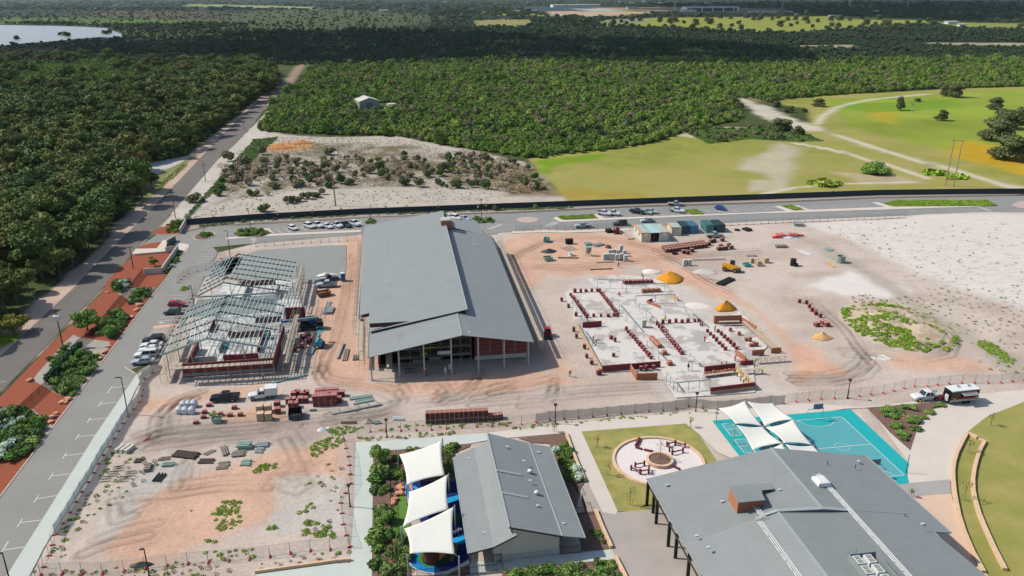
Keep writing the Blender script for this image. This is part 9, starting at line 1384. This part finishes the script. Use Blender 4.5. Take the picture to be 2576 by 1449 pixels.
me = bpy.data.meshes.new('ground'); me.vertices.add(NV); me.vertices.foreach_set('co', np.stack([X, Y, Z], 1).ravel())
ii, jj = np.meshgrid(np.arange(NX-1), np.arange(NY-1)); a_ = (jj*NX+ii).ravel(); fq = np.stack([a_, a_+1, a_+1+NX, a_+NX], 1).astype(np.int32); nf = len(fq)
me.loops.add(nf*4); me.loops.foreach_set('vertex_index', fq.ravel()); me.polygons.add(nf); me.polygons.foreach_set('loop_start', np.arange(0, nf*4, 4, dtype=np.int32)); me.update(calc_edges=True); me.polygons.foreach_set('use_smooth', np.ones(nf, bool))
ca = me.color_attributes.new('soil', 'FLOAT_COLOR', 'POINT'); cc = np.ones((NV, 4), np.float32); cc[:, :3] = np.clip(colr, .004, .8); ca.data.foreach_set('color', cc.ravel())
gm = bpy.data.materials.new('ground_soil'); gm.use_nodes = True; n = gm.node_tree.nodes; L = gm.node_tree.links; b_ = n['Principled BSDF']; b_.inputs['Roughness'].default_value = .95; b_.inputs['Specular IOR Level'].default_value = .1
at_ = n.new('ShaderNodeAttribute'); at_.attribute_name = 'soil'; tc = n.new('ShaderNodeTexCoord'); nz = n.new('ShaderNodeTexNoise'); nz.inputs['Scale'].default_value = 1.7; nz.inputs['Detail'].default_value = 6; nz.inputs['Roughness'].default_value = .7; L.new(tc.outputs['Object'], nz.inputs['Vector'])
mr = n.new('ShaderNodeMapRange'); mr.inputs[1].default_value = .25; mr.inputs[2].default_value = .75; mr.inputs[3].default_value = .78; mr.inputs[4].default_value = 1.2; L.new(nz.outputs['Fac'], mr.inputs[0]); hs = n.new('ShaderNodeHueSaturation'); L.new(at_.outputs['Color'], hs.inputs['Color']); L.new(mr.outputs[0], hs.inputs['Value']); L.new(hs.outputs[0], b_.inputs['Base Color'])
bp = n.new('ShaderNodeBump'); bp.inputs['Strength'].default_value = .5; bp.inputs['Distance'].default_value = .12; n2_ = n.new('ShaderNodeTexNoise'); n2_.inputs['Scale'].default_value = 3.5; n2_.inputs['Detail'].default_value = 4; L.new(tc.outputs['Object'], n2_.inputs['Vector']); L.new(n2_.outputs['Fac'], bp.inputs['Height']); L.new(bp.outputs[0], b_.inputs['Normal'])
me.materials.append(gm); gr = bpy.data.objects.new('ground', me); COL.objects.link(gr); gr['kind'] = 'structure'
hb = MB(); hb.box(0, 4500, 34, 9600, 15000, 78.0*1.0); hz = hb.build('haze', CHAS); hz['kind'] = 'stuff'; hm = bpy.data.materials.new('haze_air'); hm.use_nodes = True; n = hm.node_tree.nodes; n.remove(n['Principled BSDF']); pv = n.new('ShaderNodeVolumePrincipled'); pv.inputs['Color'].default_value = (.62, .78, .84, 1); pv.inputs['Density'].default_value = 1.8e-5; pv.inputs['Anisotropy'].default_value = .2; hm.node_tree.links.new(pv.outputs[0], n['Material Output'].inputs['Volume']); hz.data.materials.clear(); hz.data.materials.append(hm)
CLM = mat('cloud_white', (.8, .8, .8), rough=1, var=.02, scale=.01)
def cloud(pxp, hgt, rad, dens, label, seed):
 poly = [(v.x, v.y) for v in GA(pxp)]; P_ = np.array(poly); r = np.random.default_rng(seed); x0, y0 = P_.min(0); x1, y1 = P_.max(0); ar = abs(sum(P_[i-1][0]*P_[i][1]-P_[i][0]*P_[i-1][1] for i in range(len(P_))))/2; n_ = int(dens*ar/(rad*rad)); b = MB(); k = 0; q_ = 0
 while k < n_ and q_ < n_*30:
  q_ += 1; x, y = r.uniform(x0, x1), r.uniform(y0, y1)
  if not inp(poly, np.array([x]), np.array([y]))[0]: continue
  k += 1; s = rad*r.uniform(.45, 1.0); b.blob(x+SUN.x/SUN.z*hgt, y+SUN.y/SUN.z*hgt, hgt+r.uniform(-.3, .5)*rad, s, s, s*.6, seed=int(r.integers(1e6)), jit=.12, n=12, k=8)
 o = b.build('cloud', CLM, smooth=True); tag(o, label, 'cloud', None, 'structure')
cloud([(-700, 150), (0, 116), (240, 101), (420, 99), (560, 94), (660, 78), (760, 76), (950, 80), (1180, 82), (1300, 92), (1560, 99), (1760, 104), (1900, 116), (2000, 132), (1960, 158), (1780, 164), (1500, 164), (1300, 150), (1060, 153), (900, 162), (690, 157), (620, 150), (540, 158), (350, 142), (270, 133), (130, 124), (0, 124), (-700, 165)], 520, 36, 1.5, 'long low white cumulus bank above the shaded bush', 4)
cloud([(1660, 8), (1700, 30), (2000, 37), (2300, 46), (2420, 50), (2600, 40), (2900, 20), (3000, 5), (2300, 2)], 700, 150, 1.5, 'broad white cumulus above the far dark wood', 5)
for o in bpy.data.objects:
 if 'used' in o.keys(): del o['used']
